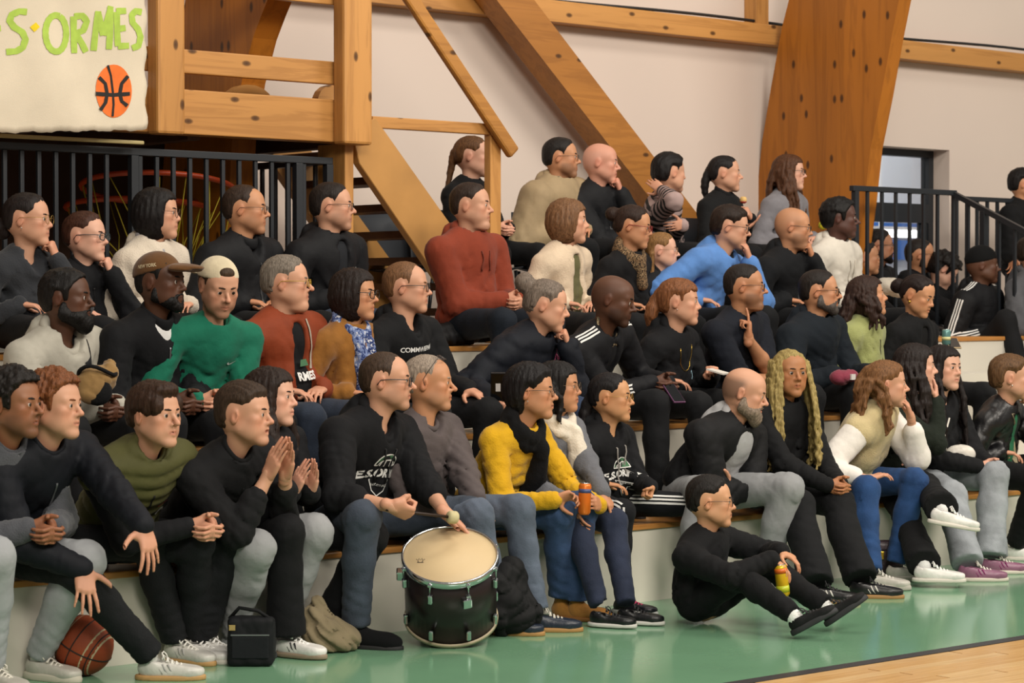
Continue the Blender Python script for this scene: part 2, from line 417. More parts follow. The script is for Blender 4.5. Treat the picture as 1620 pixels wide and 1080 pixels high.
# parquet court: separate planks beyond the dark joint line
court = MB().box((-9, -9, -.05), (16, -1.965, -.006)).build('floor', plain('parquet_bed', '8a6238', .6), kind='structure')
M_PARQ = [wood('parquet_%d' % i, c, 'b98446', 0, 1.3, .22, False) for i, c in enumerate(('e3bd86', 'dfb67c', 'e6c38d', 'dcb277'))]
pk = {}
for i, m in enumerate(M_PARQ):
    pk[i] = MB().box((0, 0, -.006), (1.19, .069, 0.0)).mesh('plank'); pk[i].materials.append(m)
rp = random.Random(5)
for j in range(22):
    off = rp.random() * 1.2
    for i in range(5 if j > 4 else 6):
        link('plank', pk[rp.randrange(4)], None, court, loc=(-2.0 + off - .6 + i * 1.2, -2.036 - j * .0705, 0))
MB().box((-9, -1.965, -.02), (16, -1.90, .003)).build('trim_1', plain('joint_strip', '2c3036', .35), kind='structure')
# tiers of the stand: white risers with wooden nosing
TY = [0.0, .78, 1.56]; TZ = [.384, .81, 1.232]
for k in range(3):
    y1 = TY[k + 1] + .002 if k < 2 else 3.5
    MB().box((-9, TY[k] + .012, 0), (9.5, y1 + .01, TZ[k] - .028)).build('tier_riser', M_WHITE, kind='structure')
    MB().box((-9, TY[k], TZ[k] - .028), (9.5, TY[k] + .36, TZ[k]), bev=.006).build('trim_%d' % (k + 2), M_EDGE, kind='structure'); MB().box((-9, TY[k] + .36, TZ[k] - .028), (9.5, y1 + .005, TZ[k] - .001)).build('tier_deck', M_WHITE, kind='structure')
# back wall with the window recess
wx0 = 6.35; wx1 = PY(1502, 238, 3.5)[0]; wz1 = PY(1450, 234, 3.5)[2]; wz0 = 1.235
w = MB()
for lo, hi in (((-9, 3.5, 0), (wx0, 3.76, 7)), ((wx1, 3.5, 0), (16, 3.76, 7)), ((wx0, 3.5, wz1), (wx1, 3.76, 7)), ((wx0, 3.5, 0), (wx1, 3.76, wz0))): w.box(lo, hi)
w.build('wall_back', M_WALL, kind='structure')
win = empty('window_1', (wx0, 3.7, wz0), kind='structure')
def wpart(name, lo, hi, mat, bev=0):
    o = MB().box(tuple(np.array(lo) - np.array([wx0, 3.7, wz0])), tuple(np.array(hi) - np.array([wx0, 3.7, wz0])), bev=bev).build(name, mat, win); return o
ztr1 = PY(1430, 322, 3.7)[2]; ztr0 = PY(1430, 352, 3.7)[2]; xr = PY(1463, 280, 3.7)[0]
wpart('frame_head', (wx0, 3.66, wz1 - .055), (wx1, 3.74, wz1), M_BLACK); wpart('frame_jamb', (xr, 3.66, wz0), (wx1, 3.74, wz1 - .055), M_BLACK)
wpart('frame_jamb', (wx0, 3.66, wz0), (wx0 + .05, 3.74, wz1 - .055), M_BLACK); wpart('frame_transom', (wx0 + .05, 3.66, ztr0), (xr, 3.74, ztr1), M_BLACK)
wpart('pane', (wx0 + .05, 3.695, ztr1), (xr, 3.705, wz1 - .055), glassmat('window_glass', (.93, .95, .97), .12)); wpart('pane', (wx0 + .05, 3.695, wz0 + .1), (xr - .06, 3.705, ztr0), glassmat('window_glass'))
wpart('frame_bottom', (wx0, 3.66, wz0), (xr, 3.74, wz0 + .1), M_BLACK); wpart('door_stile', (xr - .06, 3.67, wz0 + .1), (xr, 3.73, ztr0), M_BLACK)
# corridor beyond the glass
MB().box((4.5, 6.2, 0), (12, 6.3, 5)).build('wall_corridor', plain('corridor_white', 'dfe3ea', .7), kind='structure')
MB().box((4.5, 3.76, 4.0), (12, 6.3, 4.1)).build('ceiling', plain('corridor_ceiling', 'e8e8e6', .7), kind='structure')
MB().box((4.5, 3.76, 1.1), (12, 6.3, 1.2)).build('floor', plain('corridor_floor', '9aa0a6', .6), kind='structure')
bl = MB()
q0, q1 = PY(1360, 378, 6.15), PY(1500, 412, 6.15)
bl.box((q0[0] - 1, 6.15, q1[2]), (q1[0] + 1.5, 6.2, q0[2])).build('wall_panel', plain('corridor_blue', '3f74c4', .5), kind='structure', label='blue painted band on the corridor wall seen through the glass', cat='panel')
q0 = PY(1300, 352, 6.1); bl = MB(); bl.box((q0[0] - 1, 6.12, q0[2] - .06), (q0[0] + 4.5, 6.19, q0[2] + .02)); bl.build('wall_panel', plain('corridor_blue', '3f74c4', .5), kind='structure')
tubem, nt, b_ = _new('tube_light_glow'); b_.inputs['Emission Color'].default_value = (1, .98, .92, 1); b_.inputs['Emission Strength'].default_value = 6
qa, qb = PY(1380, 368, 5.6), PY(1448, 368, 5.6)
lt = empty('corridor_lamp', (qa[0], 5.6, qa[2]), 'bright white tube lamp in the corridor behind the door glass', 'lamp')
MB().box((-.15, -.03, -.035), (qb[0] - qa[0], .03, .03), bev=.012).build('lamp_tube', tubem, lt); MB().box((-.15, -.05, .031), (qb[0] - qa[0], .05, .06)).box((.1, -.01, .06), (.12, .01, 4.0 - qa[2])).build('lamp_housing', plain('lamp_white', 'e8e8e8', .5), lt)
area('corridor_light', (8, 5.0, 3.95), (8, 5.0, 0), 4, 1, 90, (1, .98, .95))
# horizontal wall timber, stud, cable
zb0 = 3.345; zb1 = 3.49
MB().box((-9, 3.36, zb0), (16, 3.50, zb1), bev=.004).build('trim_5', M_TIMB, kind='structure')
q = PY(1193, 20, 3.40); q2 = PY(1213, 20, 3.40)
MB().box((q[0], 3.38, zb1), (q2[0], 3.50, 6), bev=.004).build('trim_6', M_TIMBZ, kind='structure')
cab = [(x, 3.40, zb1 + .012 + .012 * math.sin(x * 1.7) + .02 * max(0, math.sin(x * .9 + 1))) for x in np.arange(1.5, 12, .25)]
finish(MB().tube(cab, .011, 6).build('cable', plain('cable_black', '17181a', .5)), 'black cable lying along the top of the wall timber', 'cable')
# diagonal wind brace in front of the wall
a0, a1 = PY(1022, 290, 3.25), PY(798, 0, 3.25); dv = nrm(a1 - a0)
br = MB(); br.bar(a0 - dv * .9, a1 + dv * 2.2, .20, .235, up=(dv[2], 0, -dv[0])); 
br.build('timber_brace', M_TIMB if False else wood('brace_timber', 'a97234', '74461a', 0), kind='structure', label='heavy diagonal timber brace crossing the white wall', cat='beam')
# curved glulam arches
def arch(X, th, left, right, name, mat, mirror=None):
    poly = [PX(x, y, X) for x, y in left] + [PX(x, y, X) for x, y in right[::-1]]
    n = len(poly); V = [p for p in poly] + [p + np.array([th, 0, 0]) for p in poly]
    m = len(left); F = []
    for i in range(m - 1): F.append((i, i + 1, n - 2 - i, n - 1 - i)); F.append((n + i, 2 * n - 1 - i, 2 * n - 2 - i, n + i + 1))
    F += [(i, n + i, n + (i + 1) % n, (i + 1) % n) for i in range(n)]
    bm = bmesh.new(); vs = [bm.verts.new(v) for v in V]
    for f in F:
        try: bm.faces.new([vs[i] for i in f])
        except ValueError: pass
    bmesh.ops.recalc_face_normals(bm, faces=bm.faces)
    me = bpy.data.meshes.new(name); bm.to_mesh(me); bm.free()
    return link(name, me, mat)
al = [(1285, -120), (1265, -60), (1248, 0), (1237, 44), (1220, 137), (1206, 222), (1198, 300), (1195, 380), (1194, 450)]
ar = [(1452, -120), (1437, -60), (1422, 0), (1411, 55), (1394, 150), (1377, 235), (1368, 318), (1358, 395), (1350, 500)]
o = arch(PY(1200, 296, 3.5)[0], .13, al, ar, 'timber_arch', M_ARCH); finish(o, 'broad curved glued timber arch rising from behind the top row', 'arch', None, 'structure')
al2 = [(330, -120), (302, -40), (285, 40), (272, 120), (262, 210), (256, 300), (250, 420)]
ar2 = [(470, -120), (440, -40), (415, 20), (400, 60), (382, 130), (368, 215), (352, 470)]
X2 = PY(385, 130, 2.55)[0]; o = arch(X2, .16, al2, ar2, 'timber_arch', M_ARCH); finish(o, 'dark curved timber arch standing behind the gallery rail', 'arch', None, 'structure')

# ------------------------------------------------------------ timber gallery with stair
YB = 2.12
def zat(x, y, Y=YB): return PY(x, y, Y)[2]
def xat(x, y, Y=YB): return PY(x, y, Y)[0]
xe = xat(545, 190); zt, zb = zat(420, 150), zat(420, 219)
gal = empty('timber_gallery', (xe, YB, zb), 'pine timber gallery with board railing above the dark storage bay', 'gallery')
g0 = np.array([xe, YB, zb])
def gp(name, lo, hi, mat, bev=.006, parent=None): return MB().box(tuple(np.array(lo) - g0), tuple(np.array(hi) - g0), bev=bev).build(name, mat, parent or gal)
gp('front_beam', (-5, YB, zb), (xe + .05, YB + .12, zt), M_TIMB)
gp('deck', (-5, YB + .12, zb + .08), (xe, 3.48, zb + .20), M_DARKW)
for i in range(5): gp('joist', (-3.4 + i * .95, YB + .12, zb - .02), (-3.32 + i * .95, 3.48, zb + .08), M_DARKW)
z0, z1 = zat(420, 88), zat(420, 125); gp('rail_board', (-5, YB + .01, z0 - (z0 - z1)), (xe, YB + .055, z0), M_TIMB)
z2 = zat(541, 9); gp('rail_board', (-5, YB + .01, z2), (xe, YB + .055, z2 + .15), M_TIMB)
for x0, x1, yb in ((250, 294, 211), (545, 590, 227)):
    p0, p1 = PY(x0, yb, YB - .11), PY(x1, yb, YB - .11); gp('post', (p0[0], YB - .11, p0[2]), (p1[0], YB - .001, 4.6), M_TIMBZ, .016)
for x0, x1, ytop in ((360, 432, 131), (503, 560, 131)):                    # rounded boards standing on the deck
    p0, p1 = PY(x0, ytop, 2.5), PY(x1, ytop, 2.5); w_ = p1[0] - p0[0]; cz = p0[2] - .10; pts = [(p0[0], zb + .2), (p0[0], cz)] + [(p0[0] + w_ * .5 - w_ * .5 * math.cos(t), cz + .10 * math.sin(t)) for t in np.linspace(.2, math.pi - .2, 8)] + [(p1[0], cz), (p1[0], zb + .2)]
    mb = MB(); mb.prism([(x - g0[0], z - g0[2]) for x, z in pts], -(2.56 - g0[1]), -(2.5 - g0[1]), Matrix(((1, 0, 0, 0), (0, 0, -1, 0), (0, 1, 0, 0), (0, 0, 0, 1)))); mb.build('rounded_board', M_TIMB, gal)
px0 = xat(546, 300); gp('support_post', (px0, YB, 1.232), (px0 + .06, YB + .26, zb), M_TIMBZ)
# dark bay under the gallery
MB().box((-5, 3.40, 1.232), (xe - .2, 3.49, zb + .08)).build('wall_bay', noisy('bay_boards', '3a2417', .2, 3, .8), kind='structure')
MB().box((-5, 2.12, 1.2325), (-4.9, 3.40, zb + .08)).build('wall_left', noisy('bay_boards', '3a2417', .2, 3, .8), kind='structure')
gp('pipe', (xat(-40, 204), YB - .06, zat(110, 218) - .02), (xat(219, 214), YB - .025, zat(110, 218)), plain('pipe_cream', 'a89a6a', .5))
# stair
YS = YB + .02
st = empty('timber_stair', PY(669, 406, YS), 'steep pine stair with broad side boards leading up to the gallery', 'staircase'); s0 = np.array(st.location)
def quad_board(name, pts, Y, th, mat):
    V = [np.array(PY(x, y, Y)) - s0 for x, y in pts]; V += [v + np.array([0, th, 0]) for v in V]; n = len(pts)
    F = [tuple(range(n)), tuple(range(n, 2 * n))[::-1]] + [(i, n + i, n + (i + 1) % n, (i + 1) % n) for i in range(n)]
    bm = bmesh.new(); vs = [bm.verts.new(v) for v in V]
    for f in F: bm.faces.new([vs[i] for i in f])
    bmesh.ops.recalc_face_normals(bm, faces=bm.faces); bmesh.ops.bevel(bm, geom=list(bm.edges), offset=.004, segments=1, affect='EDGES')
    me = bpy.data.meshes.new(name); bm.to_mesh(me); bm.free(); return link(name, me, mat, st)
aw = math.atan2(PY(569, 259, YS)[2] - PY(669, 406, YS)[2], PY(669, 406, YS)[0] - PY(569, 259, YS)[0])
M_STR = noisy('stair_board_pine', 'b4854a', .13, 3.0, .45, .1, 30, .4, 0, (1, 1, 1))
quad_board('stringer', [(562, 232), (569, 259), (748, 522), (806, 486), (594, 186), (566, 205)], YS, .06, M_STR)
so_ = PY(569, 259, YS) - PY(569, 259, YS + .85)
fs = [(562, 232), (569, 259), (748, 522), (806, 486), (594, 186), (566, 205)]
V = [np.array(PY(x, y, YS)) + np.array([0, .80, 0]) - s0 for x, y in fs]; V += [v + np.array([0, .06, 0]) for v in V]
link('stringer', py_mesh('stringer', V, [(0, 1, 2, 3, 4, 5)[::-1], (6, 7, 8, 9, 10, 11)] + [(i, 6 + i, 6 + (i + 1) % 6, (i + 1) % 6)[::-1] for i in range(6)]), M_STR, st)
pa, pb = PY(590, 222, YS), PY(775, 500, YS)
for i in range(7):
    t = (i + .45) / 6.6; c = pa + (pb - pa) * t
    MB().box(tuple(np.array([c[0] - .12, YS + .055, c[2] - .022]) - s0), tuple(np.array([c[0] + .12, YS + .805, c[2] + .022]) - s0), bev=.004).build('tread', M_TREAD, st)
M_RAIL = wood('handrail_pine', 'ad7a3c', '74461a', 0)
ha, hb = PY(812, 243, YS - .04), PY(640, -16, YS - .04); hd = nrm(hb - ha)
mb = MB(); mb.bar(ha - s0, hb + hd * 1.0 - s0, .05, .088, up=(0, 0, 1), bev=.016); mb.build('handrail', M_RAIL, st)
n0, n1 = PY(776, 215, YS), PY(791, 215, YS); MB().box(tuple(np.array([n0[0], YS, 1.2325]) - s0), tuple(np.array([n1[0] + .01, YS + .06, n0[2] + .02]) - s0), bev=.006).build('newel_post', M_TIMBZ, st)
h0, h1 = PY(590, 182, YS), PY(780, 192, YS); hz = PY(690, 208, YS)[2]
MB().box(tuple(np.array([h0[0], YS + .002, hz]) - s0), tuple(np.array([h1[0], YS + .045, h0[2] - .005]) - s0), bev=.005).build('side_board', M_TIMB, st)

# ------------------------------------------------------------ cloth banner with painted letters
YBN = YB - .16
def bw(x, z): return .010 * math.sin(x * 6 + 1) + .006 * math.sin(x * 13 + z * 7) + .006 * math.sin(z * 9 + x * 3)
b0, b1 = PY(-40, 100, YBN), PY(232, 100, YBN); nx, nz = 40, 24; ztop = PY(0, -45, YBN)[2]
V = []; F = []
for i in range(nx + 1):
    x = b0[0] + (b1[0] - b0[0]) * i / nx; zl = PY(-40 + 272 * i / nx, 210.5 + 1.2 * math.sin(i * .9) + .9 * math.sin(i * 2.3) - (i / nx) * 5, YBN)[2]
    for j in range(nz + 1):
        z = zl + (ztop - zl) * j / nz; xx = x + (.008 * math.sin(j * 1.1) if i == nx else 0); V.append((xx - b1[0], bw(x, z), z - b1[2]))
n1_ = nz + 1
for i in range(nx):
    for j in range(nz): k = i * n1_ + j; F.append((k, k + n1_, k + n1_ + 1, k + 1))
ban = empty('cloth_banner', (b1[0], YBN, b1[2]), 'off-white cloth banner with green painted letters and an orange ball', 'banner')
o = link('cloth', py_mesh('cloth', V, F, True), noisy('banner_cloth', 'd3c8b3', .05, 5, .95, .3, 300, .1), ban)
md = o.modifiers.new('thickness', 'SOLIDIFY'); md.thickness = .003; md.offset = 1
def paint(name, lines, wpx, mat, off):
    V = []; F = []
    for L in lines:
        P_ = []
        L = [np.array(p, float) for p in L]
        for a, b_ in zip(L[:-1], L[1:]):
            for t in np.linspace(0, 1, 5)[:-1]: P_.append(a + (b_ - a) * t)
        P_.append(L[-1]); n0 = len(V)
        for i, p in enumerate(P_):
            d = P_[min(i + 1, len(P_) - 1)] - P_[max(i - 1, 0)]; d = d / np.linalg.norm(d); nv = np.array([-d[1], d[0]]) * wpx / 2 * (1 + .05 * math.sin(i * 1.3))
            for q in (p - nv, p + nv):
                w_ = PY(q[0], q[1], YBN - off); V.append((w_[0] - b1[0], bw(w_[0], w_[2]) - off, w_[2] - b1[2]))
            if i: k = n0 + 2 * i; F.append((k - 2, k, k + 1, k - 1))
    return link(name, py_mesh(name, V, F, True), mat, ban)
def arcp(cx, cy, rx, ry, a0, a1, n=14): return [(cx + rx * math.cos(math.radians(a)), cy - ry * math.sin(math.radians(a))) for a in np.linspace(a0, a1, n)]
M_GP = noisy('green_paint', 'a3c04f', .10, 30, .8)
glyphs = {'letter_e': [[(-16, 22), (-16, 85)], [(-16, 24), (0, 22)], [(-16, 46), (3, 44)], [(-16, 84), (0, 82)]],
    'letter_s': [[(42, 19), (30, 18), (19, 23), (16, 33), (23, 43), (35, 51), (40, 62), (36, 75), (26, 81), (11, 82)]],
    'letter_o': [arcp(88, 53, 17, 29, 70, 430, 24)], 'letter_r': [[(116, 26), (117, 55), (118, 84)], [(117, 26), (130, 25), (137, 34), (132, 48), (118, 54)], [(121, 55), (130, 68), (137, 82)]],
    'letter_m': [[(149, 80), (151, 50), (154, 18)], [(153, 19), (163, 56)], [(163, 56), (174, 10)], [(173, 11), (174, 45), (173, 78)]],
    'letter_e_': [[(184, 19), (185, 50), (187, 73)], [(183, 18), (200, 17)], [(185, 46), (199, 44)], [(187, 73), (205, 72)]],
    'letter_s_': [[(226, 19), (216, 17), (209, 24), (211, 36), (220, 46), (224, 58), (221, 72), (210, 76)]]}
for nme, ls in glyphs.items(): paint(nme.rstrip('_'), ls, 10, M_GP, .006)
for sg in (1,): paint('dot', [[(50, 47), (59, 39)]], 10, noisy('yellow_paint', 'e2c81e', .08, 30, .8), .006)
V = [(PY(x, y, YBN)[0] - b1[0], bw(PY(x, y, YBN)[0], PY(x, y, YBN)[2]) - .006, PY(x, y, YBN)[2] - b1[2]) for x, y in arcp(180, 144, 29, 42, 0, 349, 32)]
link('painted_ball', py_mesh('painted_ball', V, [tuple(range(32))]), noisy('orange_paint', 'e2702c', .08, 20, .8), ban)
M_KP = plain('black_paint', '1c1a18', .8)
paint('ball_seam', [[(172, 103), (177, 120), (180, 145), (181, 165), (179, 184)]], 3.5, M_KP, .010); paint('ball_seam', [[(152, 148), (180, 150), (207, 148)]], 6, M_KP, .010)
paint('ball_seam', [[(158, 122), (168, 132), (171, 148), (168, 162), (159, 174)]], 5.5, M_KP, .010); paint('ball_seam', [[(204, 120), (194, 132), (191, 148), (194, 160), (203, 167)]], 5.5, M_KP, .010)

# ------------------------------------------------------------ black railings
def vbar(mb, x, y, z0, z1, w=.022): return mb.box((x - w / 2, y - w / 2, z0), (x + w / 2, y + w / 2, z1))
YR = YB + .06
r0, r1 = PY(-8, 224, YR), PY(519, 256, YR); zr = (PY(0, 224, YR)[2] + PY(500, 254, YR)[2]) / 2
rl = empty('steel_railing', (r1[0], YR, 1.232), 'black steel railing with vertical bars below the gallery', 'railing'); q0 = np.array([r1[0], YR, 1.232])
def rp_(name, lo, hi, rr=rl, off=q0): return MB().box(tuple(np.array(lo) - off), tuple(np.array(hi) - off), bev=.003).build(name, M_BLACK, rr)
rp_('top_rail', (r0[0] - .4, YR - .02, zr - .028), (r1[0] + .02, YR + .02, zr + .010)); rp_('bottom_rail', (r0[0] - .4, YR - .015, 1.30), (r1[0], YR + .015, 1.33))
rp_('top_rail', (r1[0] - .02, YR + .02, zr - .028), (r1[0] + .02, 3.38, zr + .010))
xs = [PY(7 + 27.2 * i - .05 * i * i, 300, YR)[0] for i in range(19)]
for i, x in enumerate(xs):
    if i == 7: continue
    rp_('baluster', (x - .011, YR - .011, 1.33), (x + .011, YR + .011, zr - .028))
for x in (PY(211, 300, YR)[0], PY(471, 300, YR)[0], r1[0]): rp_('post', (x - .022, YR - .022, 1.2325), (x + .022, YR + .022, zr - .028))
for i in range(9): y = YR + .12 + i * .13; rp_('baluster', (r1[0] - .011, y - .011, 1.2325), (r1[0] + .011, y + .011, zr - .028))
# right-hand railing beside the aisle steps
YQ = 2.25
a = PY(1350, 300, YQ); c = PY(1508, 300, YQ); d = PX(1640, 374, c[0]); zq = (a[2] + c[2]) / 2
r2_ = empty('steel_railing', (a[0], YQ, 1.232), 'black steel stair railing running down beside the aisle', 'railing'); q2_ = np.array([a[0], YQ, 1.232])
def rq(name, lo, hi): return rp_(name, lo, hi, r2_, q2_)
rq('top_rail', (a[0] - .02, YQ - .02, zq - .025), (c[0] + .02, YQ + .02, zq + .012))
mb = MB(); e_ = d + (d - np.array([c[0], YQ, zq])) * 1.6; mb.bar(np.array([c[0], YQ + .01, zq - .006]) - q2_, e_ - q2_, .04, .036); mb.build('sloping_rail', M_BLACK, r2_)
for i, px in enumerate((1353, 1372, 1395, 1417, 1439, 1461, 1483)):
    x = PY(px, 350, YQ)[0]; w_ = .02 if i == 0 else .011; rq('baluster' if i else 'post', (x - w_, YQ - w_, 1.2325), (x + w_, YQ + w_, zq - .025))
sl = (zq - d[2]) / (YQ - d[1])
for i in range(14):
    y = YQ - i * .135; z = zq - (YQ - y) * sl - .02; w_ = .022 if i in (2, 9) else .011; zlow = 1.2325 if y > 1.57 else (.811 if y > .79 else .385)
    rq('post' if i in (2, 9) else 'baluster', (c[0] - w_, y - w_, zlow), (c[0] + w_, y + w_, z))
YF = 2.9; a = PY(1512, 313, YF); d = PY(1660, 313, YF)
r3_ = empty('steel_railing', (a[0], YF, 1.232), 'further black steel railing against the wall at the right edge', 'railing'); q3_ = np.array([a[0], YF, 1.232])
MB().box((0, -.02, a[2] - .02 - 1.232), (d[0] - a[0] + 1, .02, a[2] + .015 - 1.232), bev=.003).build('top_rail', M_BLACK, r3_)
for i in range(12): MB().box((i * .125 - .0, -.011, .0005), (i * .125 + .022, .011, a[2] - .02 - 1.232)).build('baluster', M_BLACK, r3_)
# black side plate under the sloping rail, pale block at the foot of the aisle
pz = lambda y: zq - (2.25 - y) * sl - .95
V = [(c[0] + k * .012 - q2_[0], y - YQ, z - 1.232) for k in (-1, 1) for y, z in ((2.23, pz(2.23)), (.95, pz(.95)), (.95, max(.5, pz(.95) - .6)), (1.57, 1.2325), (2.23, 1.2325))]
link('side_plate', py_mesh('side_plate', V, [(0, 1, 2, 3, 4), (9, 8, 7, 6, 5)] + [(i, 5 + i, 5 + (i + 1) % 5, (i + 1) % 5) for i in range(5)]), M_BLACK, r2_)
q = PY(1500, 592, .72); q_ = PY(1700, 592, .72)
MB().box((q[0], .72, .384), (q[0] + 3, .95, q[2])).build('aisle_block', M_WHITE, kind='structure', label='pale block beside the aisle steps', cat='block')
# ------------------------------------------------------------ people: templates
RNG = np.random.RandomState(7)
def blend(base, col, w): return base * (1 - w[:, None]) + np.asarray(col)[None] * w[:, None]
def head_surface(o, nb, shl, shr, h, suh, tfh):
    """head, neck and upper chest in head space (face towards -y, unit = metres of a 0.232 m head)"""
    fem, kid = o.get('fem', 0), o.get('kid', 0)
    jw = o.get('jaw', .86 if fem else 1.0); nz = o.get('nose', .85 if fem else 1.0); fat = o.get('fat', 0)
    lo = np.minimum([-.16, -.135, nb[2] - .13], nb - .15); hi = np.maximum([.16, .135, .135], nb + [.15, .13, 0])
    v = Vol(lo, hi, h)
    v.ell((0, .018, .035), (.076, .097, .082), k=0)
    v.ell((0, .040, -.012), (.062, .066, .062), k=.04)
    v.ell((0, -.034, .040), (.062, .047, .052), k=.03)
    v.ell((0, -.031, -.030), (.055 + .007 * fat, .053, .078), k=.03)
    for s in (-1, 1):
        v.cone((s * .046 * jw, .006, -.054), (s * .014, -.064, -.098), .017 + .010 * fat, .016 + .004 * fat, k=.03)
        v.ell((s * .043, -.056, -.014), (.021, .021, .017), k=.02)
        v.cone((s * .044, -.066, .024), (s * .010, -.078, .020), .0090 - .0015 * fem, .0090 - .003 * fem, k=.018)
        v.ell((s * .045, -.036, -.055), (.018 + .008 * fat, .030, .030), k=.03)
    v.ell((0, -.073, -.100), (.017 * jw + .003, .016, .015), k=.02)
    if fat: v.ell((0, -.035, -.112), (.045, .045, .022 * fat + .005), k=.03)
    for s in (-1, 1):
        v.ell((s * .032, -.096, .003), (.019, .016, .0125), k=.014, op='s')
        v.ell((s * .031, -.0735, .0035), (.0158, .0150, .0138), k=.006)
        v.ell((s * .0315, -.0920, .0025), (.0150, .0120, .0062 * o.get('eye', 1)), k=.002, op='s')
    # nose
    t = -.084 - .026 * nz
    v.cone((0, -.081, .012), (0, t + .004, -.024), .0065, .0098, k=.010)
    v.ell((0, t + .003, -.0270), (.0098, .0100, .0088), k=.008)
    for s in (-1, 1): v.ell((s * .0125, -.090, -.031), (.0070, .0110, .0078), k=.008)
    v.ell((0, -.070, -.056), (.028, .020, .024), k=.02)
    lw = o.get('lips', 1.0)
    for s in (-1, 1):
        v.cone((s * .022, -.079, -.0605), (0, -.0895, -.0555), .0035, .0058 * lw, k=.006)
        v.cone((s * .020, -.079, -.0635), (0, -.0880, -.0690), .0035, .0066 * lw, k=.006)
    v.cone((-.020, -.091, -.0615), (.020, -.091, -.0615), .0022, .0022, k=.004, op='s')
    if o.get('mouth'): v.ell((0, -.090, -.063), (.014, .012, .0075), k=.004, op='s')
    for s in (-1, 1):
        R = rotz(s * .30) @ rotx(.18)
        v.ell((s * .0745, .018, -.004), (.0085, .0185, .0305), R, k=.006)
        v.ell((s * .0845, .012, -.002), (.0070, .0095, .0170), R, k=.005, op='s')
    nw = o.get('neck', .86 if fem else 1.0) * (.85 if kid else 1)
    v.cone((0, .026, -.050), nb - suh * .02, .047 * nw, .046 * nw, k=.025)
    v.cone((0, -.020, -.088), nb + tfh * .018 - suh * .03, .018, .024, k=.03)
    for sh in (shl, shr): v.cone(nb - suh * .022 - tfh * .012, nb + (sh - nb) * .55 - suh * .012, .036 * nw, .030, k=.035)
    v.ell(nb + tfh * .014 - suh * .082, (.085, .052, .066), np.stack([np.cross(suh, tfh), -tfh, suh], 1), k=.04)
    V, Q = v.surf()
    if o.get('pad'): pass
    base = np.array(lin(o['skin'])); n = len(V); c = np.tile(base, (n, 1)); x, y, z = V.T
    red = base * np.array([1.10, .70, .66])
    g = lambda cx, cy, cz, r: np.exp(-((np.abs(x) - cx) ** 2 + (y - cy) ** 2 + (z - cz) ** 2) / (r * r))
    c = blend(c, red, .38 * g(.045, -.065, -.025, .028) + .40 * g(0, -.110, -.028, .016) + .45 * g(.08, .015, -.004, .03))
    wl = np.exp(-(((z + .062) / .0085) ** 2) ** 2) * np.exp(-((x / .0215) ** 2) ** 2) * (y < -.074)
    lip = np.array(lin(o['lipc'])) if 'lipc' in o else base * np.array([.88, .50, .50])
    c = blend(c, lip, .75 * np.clip(wl, 0, 1))
    c = blend(c, base * .35, .8 * np.exp(-((z + .0615) / .0026) ** 2) * (np.abs(x) < .021) * (y < -.074))
    lash = np.exp(-((z - .0098) / .0032) ** 2) * np.exp(-(((np.abs(x) - .031) / .0135) ** 2) ** 2) * (y < -.074)
    c = blend(c, np.array([.02, .014, .01]), (.65 if fem else .35) * np.clip(lash, 0, 1))
    c = blend(c, base * .72, .35 * g(.031, -.078, -.008, .012))
    st = o.get('stubble', 0)
    if st:
        hc = np.array(lin(o.get('stubcol', '2a211c')))
        m = np.clip((-.028 - z) / .015, 0, 1) * np.clip((.012 - y) / .02, 0, 1) * np.clip((z + .125) / .02, 0, 1)
        m *= 1 - np.clip(wl, 0, 1); m *= 1 - .8 * np.exp(-((np.abs(x) - .035) ** 2 + (z + .04) ** 2) / .018 ** 2)
        c = blend(c, hc, st * m)
    sc = o.get('scalp', 0)      # shaved hair shadow over the skull
    if sc:
        hc = np.array(lin(o.get('stubcol', '2a211c'))); top = o.get('scalpmode', 'all')
        m = np.clip((y + .045 + np.clip(z - .05, 0, 1) * -.3) / .02, 0, 1) * np.clip((z + .05 - np.clip(.05 - y, 0, .1) * .6) / .02, 0, 1)
        if top == 'ring': m *= np.clip((.075 - z) / .03, 0, 1) * np.clip((y + .01) / .03, 0, 1)
        c = blend(c, hc, sc * m * (np.abs(x) < .0775))
    return V, Q, c
P_SHORT = [(-.14, .092), (-.066, .086), (-.046, .058), (-.030, .034), (-.024, -.012), (-.006, -.014), (.002, .030), (.026, .034), (.038, .0), (.046, -.050), (.10, -.062), (.15, -.06), (.15, .2), (-.14, .2)]
P_LOW = [(-.14, .070), (-.072, .066), (-.050, .044), (-.030, .030), (-.024, -.02), (-.006, -.02), (.002, .030), (.026, .034), (.038, .0), (.046, -.060), (.10, -.075), (.15, -.07), (.15, .2), (-.14, .2)]
P_HIGH = [(-.14, .11), (-.040, .098), (-.036, .066), (-.030, .036), (-.024, -.012), (-.006, -.014), (.002, .030), (.026, .034), (.038, .0), (.046, -.050), (.10, -.062), (.15, -.06), (.15, .2), (-.14, .2)]
P_RING = [(-.012, .045), (-.024, .02), (-.020, -.010), (-.006, -.014), (.002, .030), (.026, .034), (.038, .0), (.046, -.050), (.10, -.062), (.15, -.06), (.15, .060), (.05, .075)]
P_BACK = [(-.14, .088), (-.064, .084), (-.048, .056), (-.034, .030), (-.012, .008), (.0, .032), (.028, .036), (.042, .0), (.052, -.040), (.10, -.055), (.15, -.05), (.15, .2), (-.14, .2)]
P_BOB = [(-.14, .070), (-.074, .066), (-.052, .045), (-.046, .0), (-.050, -.06), (-.052, -.30), (.17, -.30), (.17, .2), (-.14, .2)]
P_EAR = [(-.14, .070), (-.074, .066), (-.050, .040), (-.026, .018), (-.012, .014), (.0, .020), (.014, -.02), (.020, -.09), (.03, -.40), (.2, -.40), (.2, .2), (-.14, .2)]
